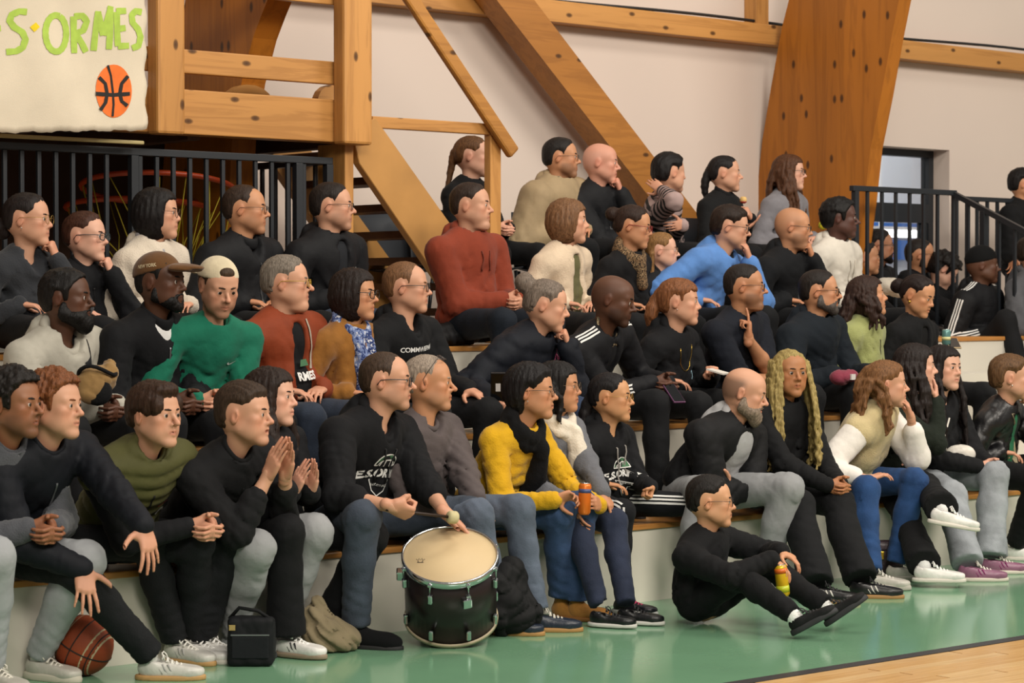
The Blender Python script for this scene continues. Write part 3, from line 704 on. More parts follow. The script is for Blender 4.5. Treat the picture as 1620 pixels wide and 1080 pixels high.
def hair_surface(H, h=.006):
    st = H.get('style', 'short'); t = H.get('t', .012); ts = H.get('ts', t * .7); rs = np.random.RandomState(H.get('seed', 3))
    locks = H.get('locks', []); lo = np.array([-.15, -.16, -.11]); hi = np.array([.15, .17, .18])
    for ch in locks:
        for p, r in ch: lo = np.minimum(lo, np.array(p) - r - .02); hi = np.maximum(hi, np.array(p) + r + .02)
    if st in ('bob', 'long'): lo[2] = min(lo[2], -.19)
    v = Vol(lo, hi, h)
    v.ell((0, .018, .035), (.076 + ts, .097 + t * .9, .082 + t), k=0)
    v.ell((0, .042, -.014), (.062 + ts, .066 + ts, .062), k=.03)
    v.ell((0, -.034, .042), (.062 + ts * .8, .047 + t * .6, .052 + t * .9), k=.03)
    if st in ('bob', 'long'):
        ln = H.get('len', .12); w = H.get('w', .088)
        v.ell((0, .022, -.02), (w, .104, ln), k=.03)
    for c, r in H.get('adds', []): v.ell(c, r, k=.02)
    cu = H.get('curl')
    if cu:
        n, r = cu
        for _ in range(n):
            d = nrm(rs.normal(size=3)); d[2] = abs(d[2]) if rs.rand() < .75 else d[2]
            p = np.array([0, .014, .034]) + d * np.array([.076 + ts, .094 + t, .080 + t]) * (.97 + .06 * rs.rand())
            v.ell(p, np.array([r, r, r]) * (.7 + .6 * rs.rand()), k=r * .35)
    tp_ = t * .9 if st not in ('bob', 'long') and not cu else 0
    v.clip_yz(H.get('poly', {'bob': P_BOB, 'long': P_BOB}.get(st, P_SHORT)), k=.008, taper=tp_, edge=H.get('edge', .030))
    for c, r in H.get('cuts', []): v.ell(c, r, k=.012, op='s')
    for c, r in H.get('front', []): v.ell(c, r, k=.012)
    for ch in locks: v.chain([(np.array(p), r) for p, r in ch], k=.010)
    a = H.get('strand', .0022); fr = H.get('freq', 46)
    ph = rs.rand(6) * 6.28
    def fn(x, y, z):
        if H.get('flow') == 'back': u = x * 430 + 2.2 * np.sin(y * 30 + ph[0]) + 1.5 * np.sin(z * 45 + ph[1])
        else: u = np.arctan2(x, y - .02) * fr + 2.0 * np.sin(z * 30 + ph[0]) + 1.3 * np.sin(y * 50 + ph[1])
        return a * np.sin(u) + a * .8 * np.sin(u * .43 + ph[2] + z * 25) + a * .5 * np.sin(x * 90 + ph[3]) * np.sin(z * 80 + ph[4])
    if a: v.rough(fn)
    return v.surf()
def beard_surface(B, jw=1.0):
    t = B.get('t', .010); v = Vol((-.09, -.13, -.17), (.09, .04, .0), .005)
    for s in (-1, 1):
        v.cone((s * .052 * jw, .002, -.030), (s * .050 * jw, .004, -.056), .018 + t * .4, .019 + t, k=.01)
        v.cone((s * .050 * jw, .004, -.056), (s * .016, -.066, -.099), .019 + t, .016 + t * 1.15, k=.02)
        v.ell((s * .036, -.050, -.075), (.020 + t, .030 + t * .6, .024 + t * .3), k=.02)
        v.cone((s * .024, -.080, -.056), (s * .004, -.093, -.048), .0055, .0065, k=.01)
        v.cone((s * .024, -.080, -.056), (s * .022, -.074, -.085), .0065, .010, k=.012)
    v.ell((0, -.074, -.102 - B.get('drop', 0) * .5), (.021 + t, .017 + t, .016 + t + B.get('drop', 0)), k=.02)
    v.clip_yz([(-.14, -.044), (-.080, -.044), (-.045, -.052), (-.020, -.030), (-.018, .0), (-.002, .0), (.010, -.03), (.018, -.075), (-.02, -.15), (-.14, -.17)], k=.006)
    v.ell((0, -.098, -.0625), (.019, .020, .0085), k=.005, op='s')
    ph = np.random.RandomState(3).rand(3) * 6
    v.rough(lambda x, y, z: .0013 * np.sin(x * 520 + ph[0]) * np.sin(z * 330 + ph[1]) + .0011 * np.sin(y * 480 + z * 300))
    return v.surf()
HANDS = {}
def cull(V, Q, c, keep):
    Q = Q[keep[Q].all(1)]; use = np.zeros(len(V), bool); use[Q.ravel()] = True; ix = np.cumsum(use) - 1; return V[use], ix[Q], c[use]
def hand(pose, res=.0048):
    """right hand: wrist at the origin, fingers +x, thumb +y, palm facing -z"""
    if (pose, res) in HANDS: return HANDS[pose, res]
    v = Vol((-.07, -.075, -.115), (.23, .105, .06), res)
    curl, spread, th = {'relax': ((18, 28, 18), 2, 'out'), 'flat': ((4, 6, 4), 1, 'in'), 'spread': ((10, 14, 8), 9, 'wide'), 'fist': ((78, 92, 55), 0, 'over'),
                        'clasp': ((48, 52, 30), 0, 'up'), 'grip': ((52, 55, 35), 1, 'opp'), 'point': ((78, 92, 55), 0, 'wide'), 'open': ((8, 18, 14), 5, 'wide')}[pose]
    v.ell((.048, 0, 0), (.052, .040, .0155), k=0)
    v.cone((-.022, 0, 0), (.012, 0, 0), .0252, .0248, k=.02)
    fy = [.029, .0095, -.0100, -.0285]; fx = [.087, .091, .087, .078]
    fl = [(.042, .026, .020), (.046, .029, .021), (.043, .027, .021), (.033, .020, .018)]
    for i in range(4):
        v.cone((.015, fy[i] * .55, 0), (fx[i], fy[i], 0), .0135, .0118, k=.008)
        cu = (6, 8, 5) if (pose == 'point' and i == 0) else curl
        a = math.radians(-spread * (i - 1.4)); p = np.array([fx[i], fy[i], 0.]); e = 0
        for j in range(3):
            e += math.radians(cu[j] + (i * 3 if j == 0 and pose in ('relax', 'open') else 0))
            d = np.array([math.cos(e) * math.cos(a), math.cos(e) * math.sin(-a) * -1, -math.sin(e)]); q = p + d * fl[i][j]
            v.cone(p, q, .0092 - .0009 * j - .0005 * i, .0084 - .0010 * j - .0005 * i, k=.0025 if j == 0 else .002); p = q
    T = {'out': [(.50, .80, -.32), (.80, .52, -.30), (.90, .35, -.20)], 'in': [(.78, .58, -.2), (.93, .33, -.1), (.98, .1, -.1)], 'wide': [(.40, .90, -.1), (.62, .78, -.05), (.75, .65, 0)],
         'over': [(.60, .55, -.60), (.55, -.35, -.75), (.35, -.85, -.35)], 'up': [(.62, .70, -.30), (.85, .48, .05), (.95, .2, .05)], 'opp': [(.35, .62, -.70), (.55, .20, -.80), (.60, .0, -.80)]}[th]
    p = np.array([.016, .024, -.006]); v.cone(p, p + [.02, .012, -.006], .018, .014, k=.012)
    for j, (d, L) in enumerate(zip(T, (.044, .032, .026))):
        q = p + nrm(d) * L; v.cone(p, q, .0135 - .0018 * j, .0118 - .0018 * j, k=.006 if j == 0 else .003); p = q
    V, Q = v.surf(); x, y, z = V.T
    tip = np.clip((x - .13) / .05, 0, 1) * .25 if pose in ('relax', 'flat', 'spread', 'open') else x * 0
    HANDS[pose, res] = (V, Q, tip); return HANDS[pose, res]
SHOES = {}
def shoe_mesh(kind):
    """toe towards -y, ankle above the origin, ground at z = 0; returns part meshes"""
    if kind in SHOES: return SHOES[kind]
    out = {}
    v = Vol((-.07, -.24, -.02), (.07, .10, .17), .0075); tall = {'boot': .13, 'high': .12}.get(kind, .085)
    v.ell((0, .012, .050), (.036, .055, .045), k=0); v.cone((0, .012, .045), (0, .008, tall), .036, .038, k=.02)
    v.cone((0, -.02, .055), (.002, -.13, .040), .037, .034, k=.03); v.ell((.004, -.150, .036), (.044, .052, .030), k=.03); v.ell((.003, -.09, .03), (.043, .10, .028), k=.03)
    if kind in ('flat',): v.cone((0, 0, .12), (0, -.05, .075), .05, .03, k=.02, op='s')
    v.clip_plane((0, 0, .012), (0, 0, -1)); v.clip_plane((0, 0, tall - .004), (0, -.15, 1))
    v.cone((0, .008, tall + .03), (0, .010, tall - .04), .040, .028, k=.006, op='s')
    out['upper'] = fast_mesh('shoe_upper', *v.surf(1))
    v = Vol((-.07, -.24, -.02), (.07, .10, .06), .0080); th = .034 if kind in ('runner', 'chunky') else .024
    v.ell((.003, -.115, .012), (.050, .096, .05), k=0); v.ell((0, .012, .012), (.042, .066, .05), k=.04); v.ell((.002, -.05, .01), (.041, .08, .05), k=.04)
    v.clip_plane((0, 0, 0), (0, 0, -1)); v.clip_plane((0, 0, th), (0, 0, 1))
    if kind == 'heel': v.box((0, .01, .02), (.035, .05, .02), rd=.004, k=.004)
    out['sole'] = fast_mesh('shoe_sole', *v.surf())
    mb = MB()
    for i in range(5):
        y = -.035 - i * .018; z = .098 - i * .0105 if i < 3 else .077 - (i - 2) * .006
        for s in (-1, 1):
            mb.tube([(s * -.026, y - .004, z - .012), (0, y - .002, z + .003), (s * .026, y - .010, z - .012)], .0038, 5)
    for s in (-1, 1): mb.tube([(0, -.03, .100), (s * .018, -.036, .112), (s * .034, -.045, .098), (s * .030, -.05, .085)], .003, 5)
    out['laces'] = mb.mesh('laces')
    out['side_stripe'] = []
    for s in (-1, 1):
        for i in range(3):
            y = -.030 - i * .022; mb = MB()
            mb.tube([(s * .0385, y - .012, .030), (s * .0395, y + .001, .048), (s * .034, y + .012, .068)], .0045, 5); out['side_stripe'].append(mb.mesh('side_stripe'))
    SHOES[kind] = out; return out
EYE = {}
def eye_mesh(iris):
    if iris in EYE: return EYE[iris]
    mb = MB(); prof = []; R = .0128
    angs = [0, 9, 18, 27, 34, 44, 60, 80, 110, 145, 180]
    V = []; F = []; n = 12; C = []
    for a in angs:
        for k in range(n):
            t = 2 * math.pi * k / n; V.append((R * math.sin(math.radians(a)) * math.cos(t), -R * math.cos(math.radians(a)), R * math.sin(math.radians(a)) * math.sin(t)))
            C.append((.008, .006, .005) if a <= 18 else (lin(iris) if a <= 34 else (.62, .58, .54)))
    F = [(i * n + k, i * n + (k + 1) % n, (i + 1) * n + (k + 1) % n, (i + 1) * n + k) for i in range(len(angs) - 1) for k in range(n)]
    me = fast_mesh('eye', np.array(V), np.array(F)[:, ::-1], True, np.array(C)); EYE[iris] = me
    me.materials.append(attr_mat('eye_surface', .12, .5)); return me
BROW = {}
def brow_mesh(th):
    if th in BROW: return BROW[th]
    out = []
    for s in (-1, 1):
        mb = MB(); mb.tube([(s * .012, -.0885, .0225), (s * .024, -.0870, .0252), (s * .036, -.0815, .0255), (s * .049, -.0690, .0205)], [.0036 * th, .0044 * th, .0038 * th, .0016 * th], 6); out.append(mb.mesh('eyebrow'))
    BROW[th] = out; return out
SPECS = {}
def spec_mesh(shape, thick):
    key = (shape, thick)
    if key in SPECS: return SPECS[key]
    fr = MB(); le = MB(); hw, hh, ex = {'round': (.0235, .0215, 2), 'rect': (.0265, .0165, 4), 'square': (.0255, .0195, 3.4)}[shape]
    for s in (-1, 1):
        pts = []
        for k in range(20):
            a = 2 * math.pi * k / 20; c, q = math.cos(a), math.sin(a)
            x = math.copysign(abs(c) ** (2 / ex), c) * hw; z = math.copysign(abs(q) ** (2 / ex), q) * hh
            pts.append((s * .0335 + x, -.1000 + .22 * abs(s * .0335 + x) ** 1.0 * (.0335 + s * x) * 3.0, .001 + z))
        fr.tube(pts, thick, 5, closed=True); n = len(pts); le.put([Vector(p) for p in pts], [tuple(range(n))])
        fr.tube([(s * (.0335 + hw), -.091, .008), (s * .071, -.080, .009), (s * .0785, -.02, .010), (s * .0805, .018, .008), (s * .078, .034, -.012)], thick * .9, 5)
    fr.tube([(-.0115, -.1005, .004), (0, -.104, .007), (.0115, -.1005, .004)], thick, 5)
    SPECS[key] = (fr.mesh('glasses_frame'), le.mesh('lens')); return SPECS[key]
def cap_surface(C):
    v = Vol((-.12, -.22, .0), (.12, .22, .18), .006); kind = C['kind']
    if kind == 'beanie':
        v.ell((0, .018, .040), (.088, .108, .098), k=0); v.clip_plane((0, 0, .030), (0, -.18, -1)); v.clip_yz([(-.2, .045), (-.06, .040), (.0, .012), (.2, -.03), (.2, .2), (-.2, .2)])
    else:
        v.ell((0, .018, .042), (.085, .106, .093), k=0); v.clip_plane((0, 0, .046), (0, -.12, -1))
        if kind == 'back': v.ell((0, -.100, .078), (.038, .05, .030), k=.004, op='s')
        sgn = -1 if kind == 'front' else 1
        w = Vol((-.12, -.22, .0), (.12, .22, .18), .005)
        R = rotx(-sgn * .18)
        w.ell((0, sgn * .112, .052), (.074, .086, .016), R, k=0)
        for q_ in (-1, 1): w.ell((q_ * .055, sgn * .105, .044), (.030, .06, .011), R, k=.015)
        w.clip_plane((0, sgn * .075, 0), (0, -sgn, 0))
        V, Q = merge([v.surf(), w.surf()]); return V, Q
    return v.surf()
def ik(S, T, a, b, pole):
    S, T = np.asarray(S, float), np.asarray(T, float); d = T - S; L = np.linalg.norm(d); mx = (a + b) * .998
    if L > mx: T = S + d / L * mx; L = mx; d = T - S
    u = d / L; p = np.asarray(pole, float); p = nrm(p - u * (p @ u)); x = (a * a - b * b + L * L) / (2 * L); y = math.sqrt(max(a * a - x * x, 0))
    return S + u * x + p * y, T
def wrinkles(seed, amp, joints, limbs=()):
    """cloth folds: creases along the zero lines of a smooth noise, stronger near joints, slanted folds along the limbs"""
    rs = np.random.RandomState(seed); A = rs.normal(size=(6, 3)); g = nrm([rs.normal() * .6, rs.normal() * .6, 1.0]); A -= .78 * (A @ g)[:, None] * g[None]; A /= np.linalg.norm(A, axis=1)[:, None]; ph = rs.rand(12) * 6.28
    dot = lambda k, f, x, y, z: x * (A[k][0] * f) + y * (A[k][1] * f) + z * (A[k][2] * f)
    def fn(x, y, z):
        w1 = 1.4 * np.sin(dot(0, 17, x, y, z) + ph[0]); w2 = 1.3 * np.sin(dot(1, 21, x, y, z) + ph[1])
        n1 = np.sin(dot(2, 30, x, y, z) + w1 + ph[2]) + .7 * np.sin(dot(3, 37, x, y, z) + w2 + ph[3])
        n2 = np.sin(dot(4, 62, x, y, z) + 1.5 * w2 + ph[4]) + .7 * np.sin(dot(5, 75, x, y, z) + 1.5 * w1 + ph[5])
        c1 = np.exp(-(n1 / .34) ** 2); c2 = np.exp(-(n2 / .40) ** 2)
        w = .28
        for j, r in joints: w = w + np.exp(-((x - j[0]) ** 2 + (y - j[1]) ** 2 + (z - j[2]) ** 2) / (r * r)) * .55
        w = np.minimum(w, .95)
        out = amp * w * (.75 * c1 + .70 * c2 - .45) + amp * .18 * np.sin(dot(0, 26, x, y, z) + ph[6])
        for n_, (c, ax, r, per, a) in enumerate(limbs):
            dx, dy, dz = x - c[0], y - c[1], z - c[2]; t = dx * ax[0] + dy * ax[1] + dz * ax[2]; e = np.exp(-(dx * dx + dy * dy + dz * dz) / (r * r))
            q = np.sin(t * (3.1 / per) + 1.6 * w1 + ph[n_ % 12] + 14 * (dx * A[n_ % 6][1] + dy * A[n_ % 6][2] + dz * A[n_ % 6][0]))
            out = out + a * .75 * e * (np.exp(-(q / .42) ** 2) - .38)
        return out
    return fn
# rows of the stand: front edge, seat height, level the feet stand on
ROWY = {1: 0.0, 2: .78, 3: 1.56, 4: 2.42}; ROWZ = {1: .384, 2: .81, 3: 1.232, 4: 1.68}; FEETZ = {1: 0.0, 2: .384, 3: .81, 4: 1.232}
NP = 0
def mesh_at(name, VQ, base, mat, parent, cols=None, smooth=True):
    V, Q = VQ; me = fast_mesh(name, V - base, Q, smooth, cols); return link(name, me, mat, parent)
def bvh_of(o):
    me = o.data; return BVHTree.FromPolygons([v.co for v in me.vertices], [p.vertices for p in me.polygons])
class P: pass
def person(label, row=1, head=(0, 0), hy=40, hp=0, hr=0, lean=.10, hdx=0.0, by=0, s=1.0, hs=1.04, skin='c9987c', hair=None, top=None, pants=None, shoes=None,
           arms=None, feet=None, glasses=None, beard=None, cap=None, face=None, fem=0, kid=0, iris='3a2a1c', brow=None, hipdy=0.0, seat=None, inner=None, floorz=None, slump=.03, wide=1.0, gaze=0, legs=True, q=1.0, extra=None, hipat=None, knee=(0, 0), leg=1.0, group='spectators seated on the tiered stand'):
    global NP; NP += 1; seed = NP
    face = dict(face or {}); face.update(skin=skin, fem=fem, kid=kid)
    rv = np.random.RandomState(seed * 7 + 3); face.setdefault('nose', (.85 if fem else 1.0) + rv.uniform(-.14, .18)); face.setdefault('jaw', (.86 if fem else 1.0) + rv.uniform(-.06, .08)); face.setdefault('lips', 1.0 + rv.uniform(-.1, .15))
    rowY = ROWY[row]; zs = ROWZ[row] if seat in (None, 'auto') else seat; fz = FEETZ[row] if floorz is None else floorz
    hipY = rowY + .15 + hipdy; Hd = PY(head[0], head[1], hipY - lean)
    if seat == 'auto': zs = Hd[2] - .77 * s
    if floorz == 'stand': fz = zs + .095 * s - .965 * s
    H = np.array([Hd[0] + hdx, hipY, zs + .108 * s]) if hipat is None else np.array(hipat, float)
    b = math.radians(by); f = np.array([math.sin(b), -math.cos(b), 0]); up = np.array([0, 0, 1.]); side = np.cross(up, f)
    Rh = rotz(math.radians(hy)) @ rotx(math.radians(hp)) @ roty(math.radians(hr))
    hf = -Rh[:, 1]
    sp0 = nrm(Hd - H); nd = nrm(up * .75 + sp0 * .75 + hf * .22); N = Hd - nd * .178 * hs
    L = np.linalg.norm(N - H)
    if not (.40 * s < L < .60 * s): print('person', seed, label[:40], 'spine %.2f' % (L / s))
    M = H + (N - H) * .5 - f * slump
    su = nrm(N - M); tw = math.radians(by + .30 * max(-60, min(60, hy - by))); tf = np.array([math.sin(tw), -math.cos(tw), 0]); tf = nrm(tf - su * (tf @ su)); ts_ = np.cross(su, tf)
    Rc = np.stack([ts_, -tf, su], 1); pu = nrm(M - H); pf = nrm(f - pu * (f @ pu)); Rp = np.stack([np.cross(pu, pf), -pf, pu], 1)
    shw = (.165 if fem else .196) * s * wide; SH = {1: N + ts_ * shw - su * .055 * s, -1: N - ts_ * shw - su * .055 * s}
    base = np.array([H[0], H[1], fz]); root = empty('person', base, label, 'person', group)
    r = P(); r.__dict__.update(root=root, base=base, H=H, N=N, Hd=Hd, Rh=Rh, Rc=Rc, f=f, side=side, su=su, tf=tf, ts=ts_, SH=SH, M=M, hs=hs, s=s)
    HM = mat4(Rh * hs, Hd - base)
    # ---- legs
    r.knee = {}; r.ank = {}; r.toe = {}
    thl, shl_ = .460 * s * leg, .452 * s * leg
    for i, sg in enumerate((1, -1)):
        hj = H + side * sg * .085 * s * (wide * .5 + .5)
        ft = feet[i] if feet else None
        if ft == 'stand': A = hj + f * .02; A[2] = fz + .085; yaw = b + math.radians(sg * 8); tilt = 0
        elif ft is None: A = hj + f * .50 * s + side * sg * .05; A[2] = fz + .085; yaw = b + math.radians(sg * 12); tilt = 0
        else:
            if len(ft) >= 3 and ft[0] == 'w': A = np.array(ft[1], float); yaw = math.radians(ft[2]); tilt = math.radians(ft[3]) if len(ft) > 3 else 0
            else: A = PZ(ft[0], ft[1], fz + .085 if len(ft) < 4 else ft[3]); yaw = math.radians(ft[2]); tilt = math.radians(ft[4]) if len(ft) > 4 else 0
        if row == 1 and hipat is None and A[2] < .2: A[1] = min(A[1], -.06)
        K, A = ik(hj, A, thl, shl_, up * 1.0 + f * .55 + side * sg * (.16 + knee[i]))
        r.knee[sg] = K; r.ank[sg] = A; r.toe[sg] = (yaw, tilt)
    hj = {sg: H + side * sg * .085 * s for sg in (1, -1)}
    pants = pants or dict(col='17181b', kind='cotton'); fitp = pants.get('fit', 'reg'); hires = (row == 1)
    if legs:
        h = {1: .0132, 2: .019}.get(row, .027) / q
        pts = np.array([H, *r.knee.values(), *r.ank.values()]); v = Vol(pts.min(0) - .2, pts.max(0) + .2, h)
        v.ell(H + up * .015 * s, np.array([.168 * wide, .125, .105]) * s, np.stack([side, -f, up], 1), k=0)
        rt, rk, rc, ra = {'slim': (.083, .062, .057, .047), 'reg': (.088, .068, .062, .056), 'wide': (.092, .076, .076, .084), 'flare': (.086, .070, .070, .088), 'sweat': (.092, .074, .070, .050)}[fitp]
        for sg in (1, -1):
            K, A = r.knee[sg], r.ank[sg]; a0 = A + nrm(K - A) * .012; mid = K * .62 + A * .38 + (-f) * .012
            v.cone(hj[sg], K, rt * s * (wide * .4 + .6), rk * s, k=.03); v.cone(K, mid, rk * s, rc * s, k=.03); v.cone(mid, a0, rc * s, ra * s, k=.03)
        js = [(r.knee[1], .12), (r.knee[-1], .12), (H + f * .08, .14), (r.ank[1], .10), (r.ank[-1], .10)]
        lm = []
        for sg in (1, -1):
            K, A = r.knee[sg], r.ank[sg]; lm += [(K, nrm(K - H), .10, .045, .008), (K * .25 + A * .75, nrm(A - K), .13, .05, .010 if fitp in ('reg', 'sweat') else .006), (hj[sg] * .7 + K * .3, nrm(K - hj[sg]), .10, .05, .009)]
        v.rough(wrinkles(seed * 3, .010 if fitp != 'slim' else .007, js, lm))
        for sg in (1, -1):
            K, A = r.knee[sg], r.ank[sg]; d = nrm(A - K); bb = (A - .14, A + .14)
            sl = v.region(A - .16, A + .16, 0)
            if sl:
                X = v.ax[0][sl[0]][:, None, None]; Y = v.ax[1][sl[1]][None, :, None]; Z = v.ax[2][sl[2]][None, None, :]; c = A - d * .010
                dd = (X - f32(c[0])) * f32(d[0]) + (Y - f32(c[1])) * f32(d[1]) + (Z - f32(c[2])) * f32(d[2])
                # only trim this leg's own end
                dist = np.sqrt((X - f32(A[0])) ** 2 + (Y - f32(A[1])) ** 2 + (Z - f32(A[2])) ** 2) - .15
                v.D[sl] = np.maximum(v.D[sl], np.maximum(-np.maximum(-dd, dist), -9))
        r.pants = mesh_at(pants.get('name', 'trousers'), v.surf(), base, cloth(pants['col'], pants.get('kind', 'cotton')), root)
        # ---- shoes, socks
        so = shoes or dict(kind='runner', col='1c1c1f', sole='2a2a2c', lace='1c1c1f'); sm = shoe_mesh(so['kind']); r.shoe = {}
        for sg in (1, -1):
            yaw, tilt = r.toe[sg]; Rs = rotz(yaw) @ rotx(tilt); A = r.ank[sg]; o = A - Rs @ np.array([0, .008, .085]) * s
            if so.get('sock'): 
                mb = MB(); kk = nrm(r.knee[sg] - A); mb.tube([Vector(A - base - Rs[:, 2] * .03), Vector(A - base + kk * .04), Vector(A - base + kk * .11)], [.036, .036, .040], 10); mb.build('sock', cloth(so['sock'], 'knit'), root)
            e = link('shoe', sm['upper'] if 'umesh' not in so else so['umesh'], None, root, mtx=mat4(Rs * s * .95 * so.get('size', 1.0), o - base)); r.shoe[sg] = e
            def slot(ob, m):
                if not ob.data.materials: ob.data.materials.append(m)
                ob.material_slots[0].link = 'OBJECT'; ob.material_slots[0].material = m
            slot(e, cloth(so['col'], so.get('mat', 'leather')))
            e2 = link('sole', sm['sole'], None, e); slot(e2, plain('sole_' + so['sole'], so['sole'], .7))
            if so.get('lace'): e3 = link('laces', sm['laces'], None, e); slot(e3, plain('lace_' + so['lace'], so['lace'], .8))
            if so.get('stripe'):
                for sm_ in sm['side_stripe']: e4 = link('side_stripe', sm_, None, e); slot(e4, plain('stripe_' + so['stripe'], so['stripe'], .7))
    # ---- arms
    ual, fal = .285 * s, .250 * s; hsz = (.86 if fem else .97) * s * (.92 if kid else 1); r.el = {}; r.wr = {}; hands = {}
    arms = arms or ('knee', 'knee'); chin = Hd + Rh @ np.array([0, -.085, -.11]) * hs
    lapm = (r.knee[1] + r.knee[-1]) / 2
    for i, sg in enumerate((1, -1)):
        a = arms[i]; kd = a if isinstance(a, str) else a[0]; S = SH[sg]; pole = -up * .8 + ts_ * sg * .55 - tf * .45; pose = 'relax'; up_p = None
        if kd == 'knee': Wp = r.knee[sg] * .72 + hj[sg] * .28 + up * (.105 * s) + side * sg * .01; d = nrm((r.knee[sg] - hj[sg]) * 1.0 - up * .12 - side * sg * .06); pn = -up
        elif kd == 'lap': Wp = r.knee[sg] * .30 + hj[sg] * .70 + up * .125 * s + f * .03; d = nrm(f * .6 - side * sg * .8 - up * .1); pn = -up
        elif kd == 'clasp':
            Kp = PY(a[1], a[2], rowY + a[3]) if len(a) > 1 else lapm * .8 + H * .2 + up * .14
            r.clasp = Kp; Wp = Kp - f * .055 + side * sg * .052 + up * .012; d = nrm(f * .80 - side * sg * .50 - up * .25); pn = -side * sg - up * .12; pose = 'clasp'
        elif kd == 'clap':
            Kp = PY(a[1], a[2], rowY + a[3]); Wp = Kp - up * .07 - f * .04 + side * sg * .045; d = nrm(up * .80 + f * .45 - side * sg * .12); pn = -side * sg * 1.0; pose = 'flat'; pole = -up + ts_ * sg * .3
        elif kd == 'chin': Wp = chin + hf * .028 - up * .070 + ts_ * sg * .022; d = nrm(up * .88 - hf * .12 - ts_ * sg * .22); pn = -hf; pose = a[1] if len(a) > 1 and not isinstance(a, str) else 'fist'; pole = -up + ts_ * sg * .35 + tf * .5
        elif kd == 'cross': Wp = N * .40 + H * .60 + tf * .20 - ts_ * sg * .10 + su * (.03 if sg > 0 else -.01); d = nrm(-ts_ * sg + tf * .05 + up * .1); pn = -tf; pole = -up * .6 + ts_ * sg + tf * .1
        elif kd == 'at':
            Wp = PY(a[1][0], a[1][1], rowY + a[1][2]); T = PY(a[2][0], a[2][1], rowY + a[2][2]); d = nrm(T - Wp); pose = a[3]
            pn = {'in': -side * sg, 'down': -up, 'up': up, 'cam': -FH, 'away': FH, 'back': -f, 'front': f, 'out': side * sg, 'left': -RT, 'right': RT}[a[4]]
            if len(a) > 5: pole = np.array(a[5], float)
        E, Wp = ik(S, Wp, ual, fal, pole); r.el[sg] = E; r.wr[sg] = Wp
        fd = nrm(Wp - E); ca = float(np.clip(fd @ d, -1, 1)); mx = math.radians(62)
        if math.acos(ca) > mx: pr_ = nrm(d - fd * ca); d = nrm(fd * math.cos(mx) + pr_ * math.sin(mx))
        zz = -np.asarray(pn, float); zz = nrm(zz - d * (zz @ d)); yy = np.cross(zz, d)
        hands[sg] = (pose, np.stack([d, yy, zz], 1))
    # ---- upper garment
    top = top or dict(col='1b1c20'); th = top.get('th', .016); h = {1: .0110, 2: .0135}.get(row, .0155) / q; sl_end = top.get('sleeve', 1.0)
    def torso(v, th, low=True):
        ww = wide
        v.ell(M + su * .06 * s + (N - M) * .28, np.array([.148 * ww * (.90 if fem else 1) + th, .110 * (.94 if fem else 1) * (wide * .5 + .5) + th, .185 * L / (.5 * s) + th]) * s, Rc, k=0)
        v.ell(H + (M - H) * .75, np.array([.140 * ww * (.92 if fem else 1) + th, .110 * (.6 * wide + .4) + th + .03 * face.get('belly', 0), .15]) * s, Rp, k=.05)
        if low: v.ell(H + pu * .05 * s, np.array([.168 * (wide * .7 + .3) + th, .122 + th, .105]) * s, Rp, k=.05)
        v.cone(SH[1], SH[-1], (.058 + th * .6) * s, (.058 + th * .6) * s, k=.05)
        for sg in (1, -1): v.cone(N + su * .005, SH[sg] * .85 + N * .15, (.050 + th) * s, (.055 + th * .7) * s, k=.04)
        if face.get('belly'): v.ell(M - su * .08 * s + tf * .06 * s, np.array([.14, .11, .13]) * s * (.8 + .3 * face['belly']), Rp, k=.06)
        if fem and not kid:
            for sg in (1, -1): v.ell(N - su * .20 * s + tf * .085 * s + ts_ * sg * .062 * s, np.array([.056, .046, .058]) * s, Rc, k=.07)
    pts = np.array([H, N, SH[1], SH[-1], *r.el.values(), *r.wr.values()])
    ring = lambda rad, dz, n=14, fr=.022, bk=.020: [N + su * (dz - (fr if math.sin(t) > 0 else bk) * 1.0 * math.sin(t) if math.sin(t) > 0 else dz - bk * math.sin(t)) + ts_ * math.cos(t) * rad + tf * (math.sin(t) * rad * .95 + .004) for t in [2 * math.pi * i / n for i in range(n + 1)]]
    nk = (.86 if fem else 1.0) * (.85 if kid else 1) * s
    def make_top(v, tp, arms_on=True):
        th = tp.get('th', .016); torso(v, th)
        if arms_on and tp.get('sleeve', 1.0) > 0:
            e = tp.get('sleeve', 1.0); k0 = (.88 if fem else 1) * s
            for sg in (1, -1):
                S, E, Wp = SH[sg], r.el[sg], r.wr[sg]; rs_, re, rw = (.060 + th) * k0, (.046 + th) * k0, (.033 + th * .8) * k0
                if tp.get('puffy'): rs_ += .012; re += .018; rw += .004
                if e > .55:
                    t = (e - .55) / .45; Z = E + (Wp - E) * t
                    v.cone(S, E, rs_, re, k=.014); v.cone(E, Z - nrm(Wp - E) * .012, re, re + (rw - re) * t, k=.02)
                    if tp.get('cuff', 1): v.cone(Z - nrm(Wp - E) * .035, Z - nrm(Wp - E) * .008, (re + (rw - re) * t) + .002, (re + (rw - re) * t) + .0005, k=.008)
                else: t = e / .55; v.cone(S, S + (E - S) * t, rs_, re + .010, k=.014)
        js = [(r.el[1], .12), (r.el[-1], .12), (M + tf * .08, .16), (SH[1] - su * .08, .10), (SH[-1] - su * .08, .10), (H, .18)]
        lm = []
        if arms_on:
            for sg in (1, -1): lm += [(r.el[sg], nrm(r.wr[sg] - SH[sg]), .10, .042, .010), (r.el[sg] * .3 + r.wr[sg] * .7, nrm(r.wr[sg] - r.el[sg]), .07, .036, .008), (SH[sg] * .6 + r.el[sg] * .4, nrm(r.el[sg] - SH[sg]), .09, .055, .007)]
        lm += [(H * .8 + M * .2 + tf * .1, su, .16, .055, .010), (M + tf * .08, su, .13, .075, .007)]
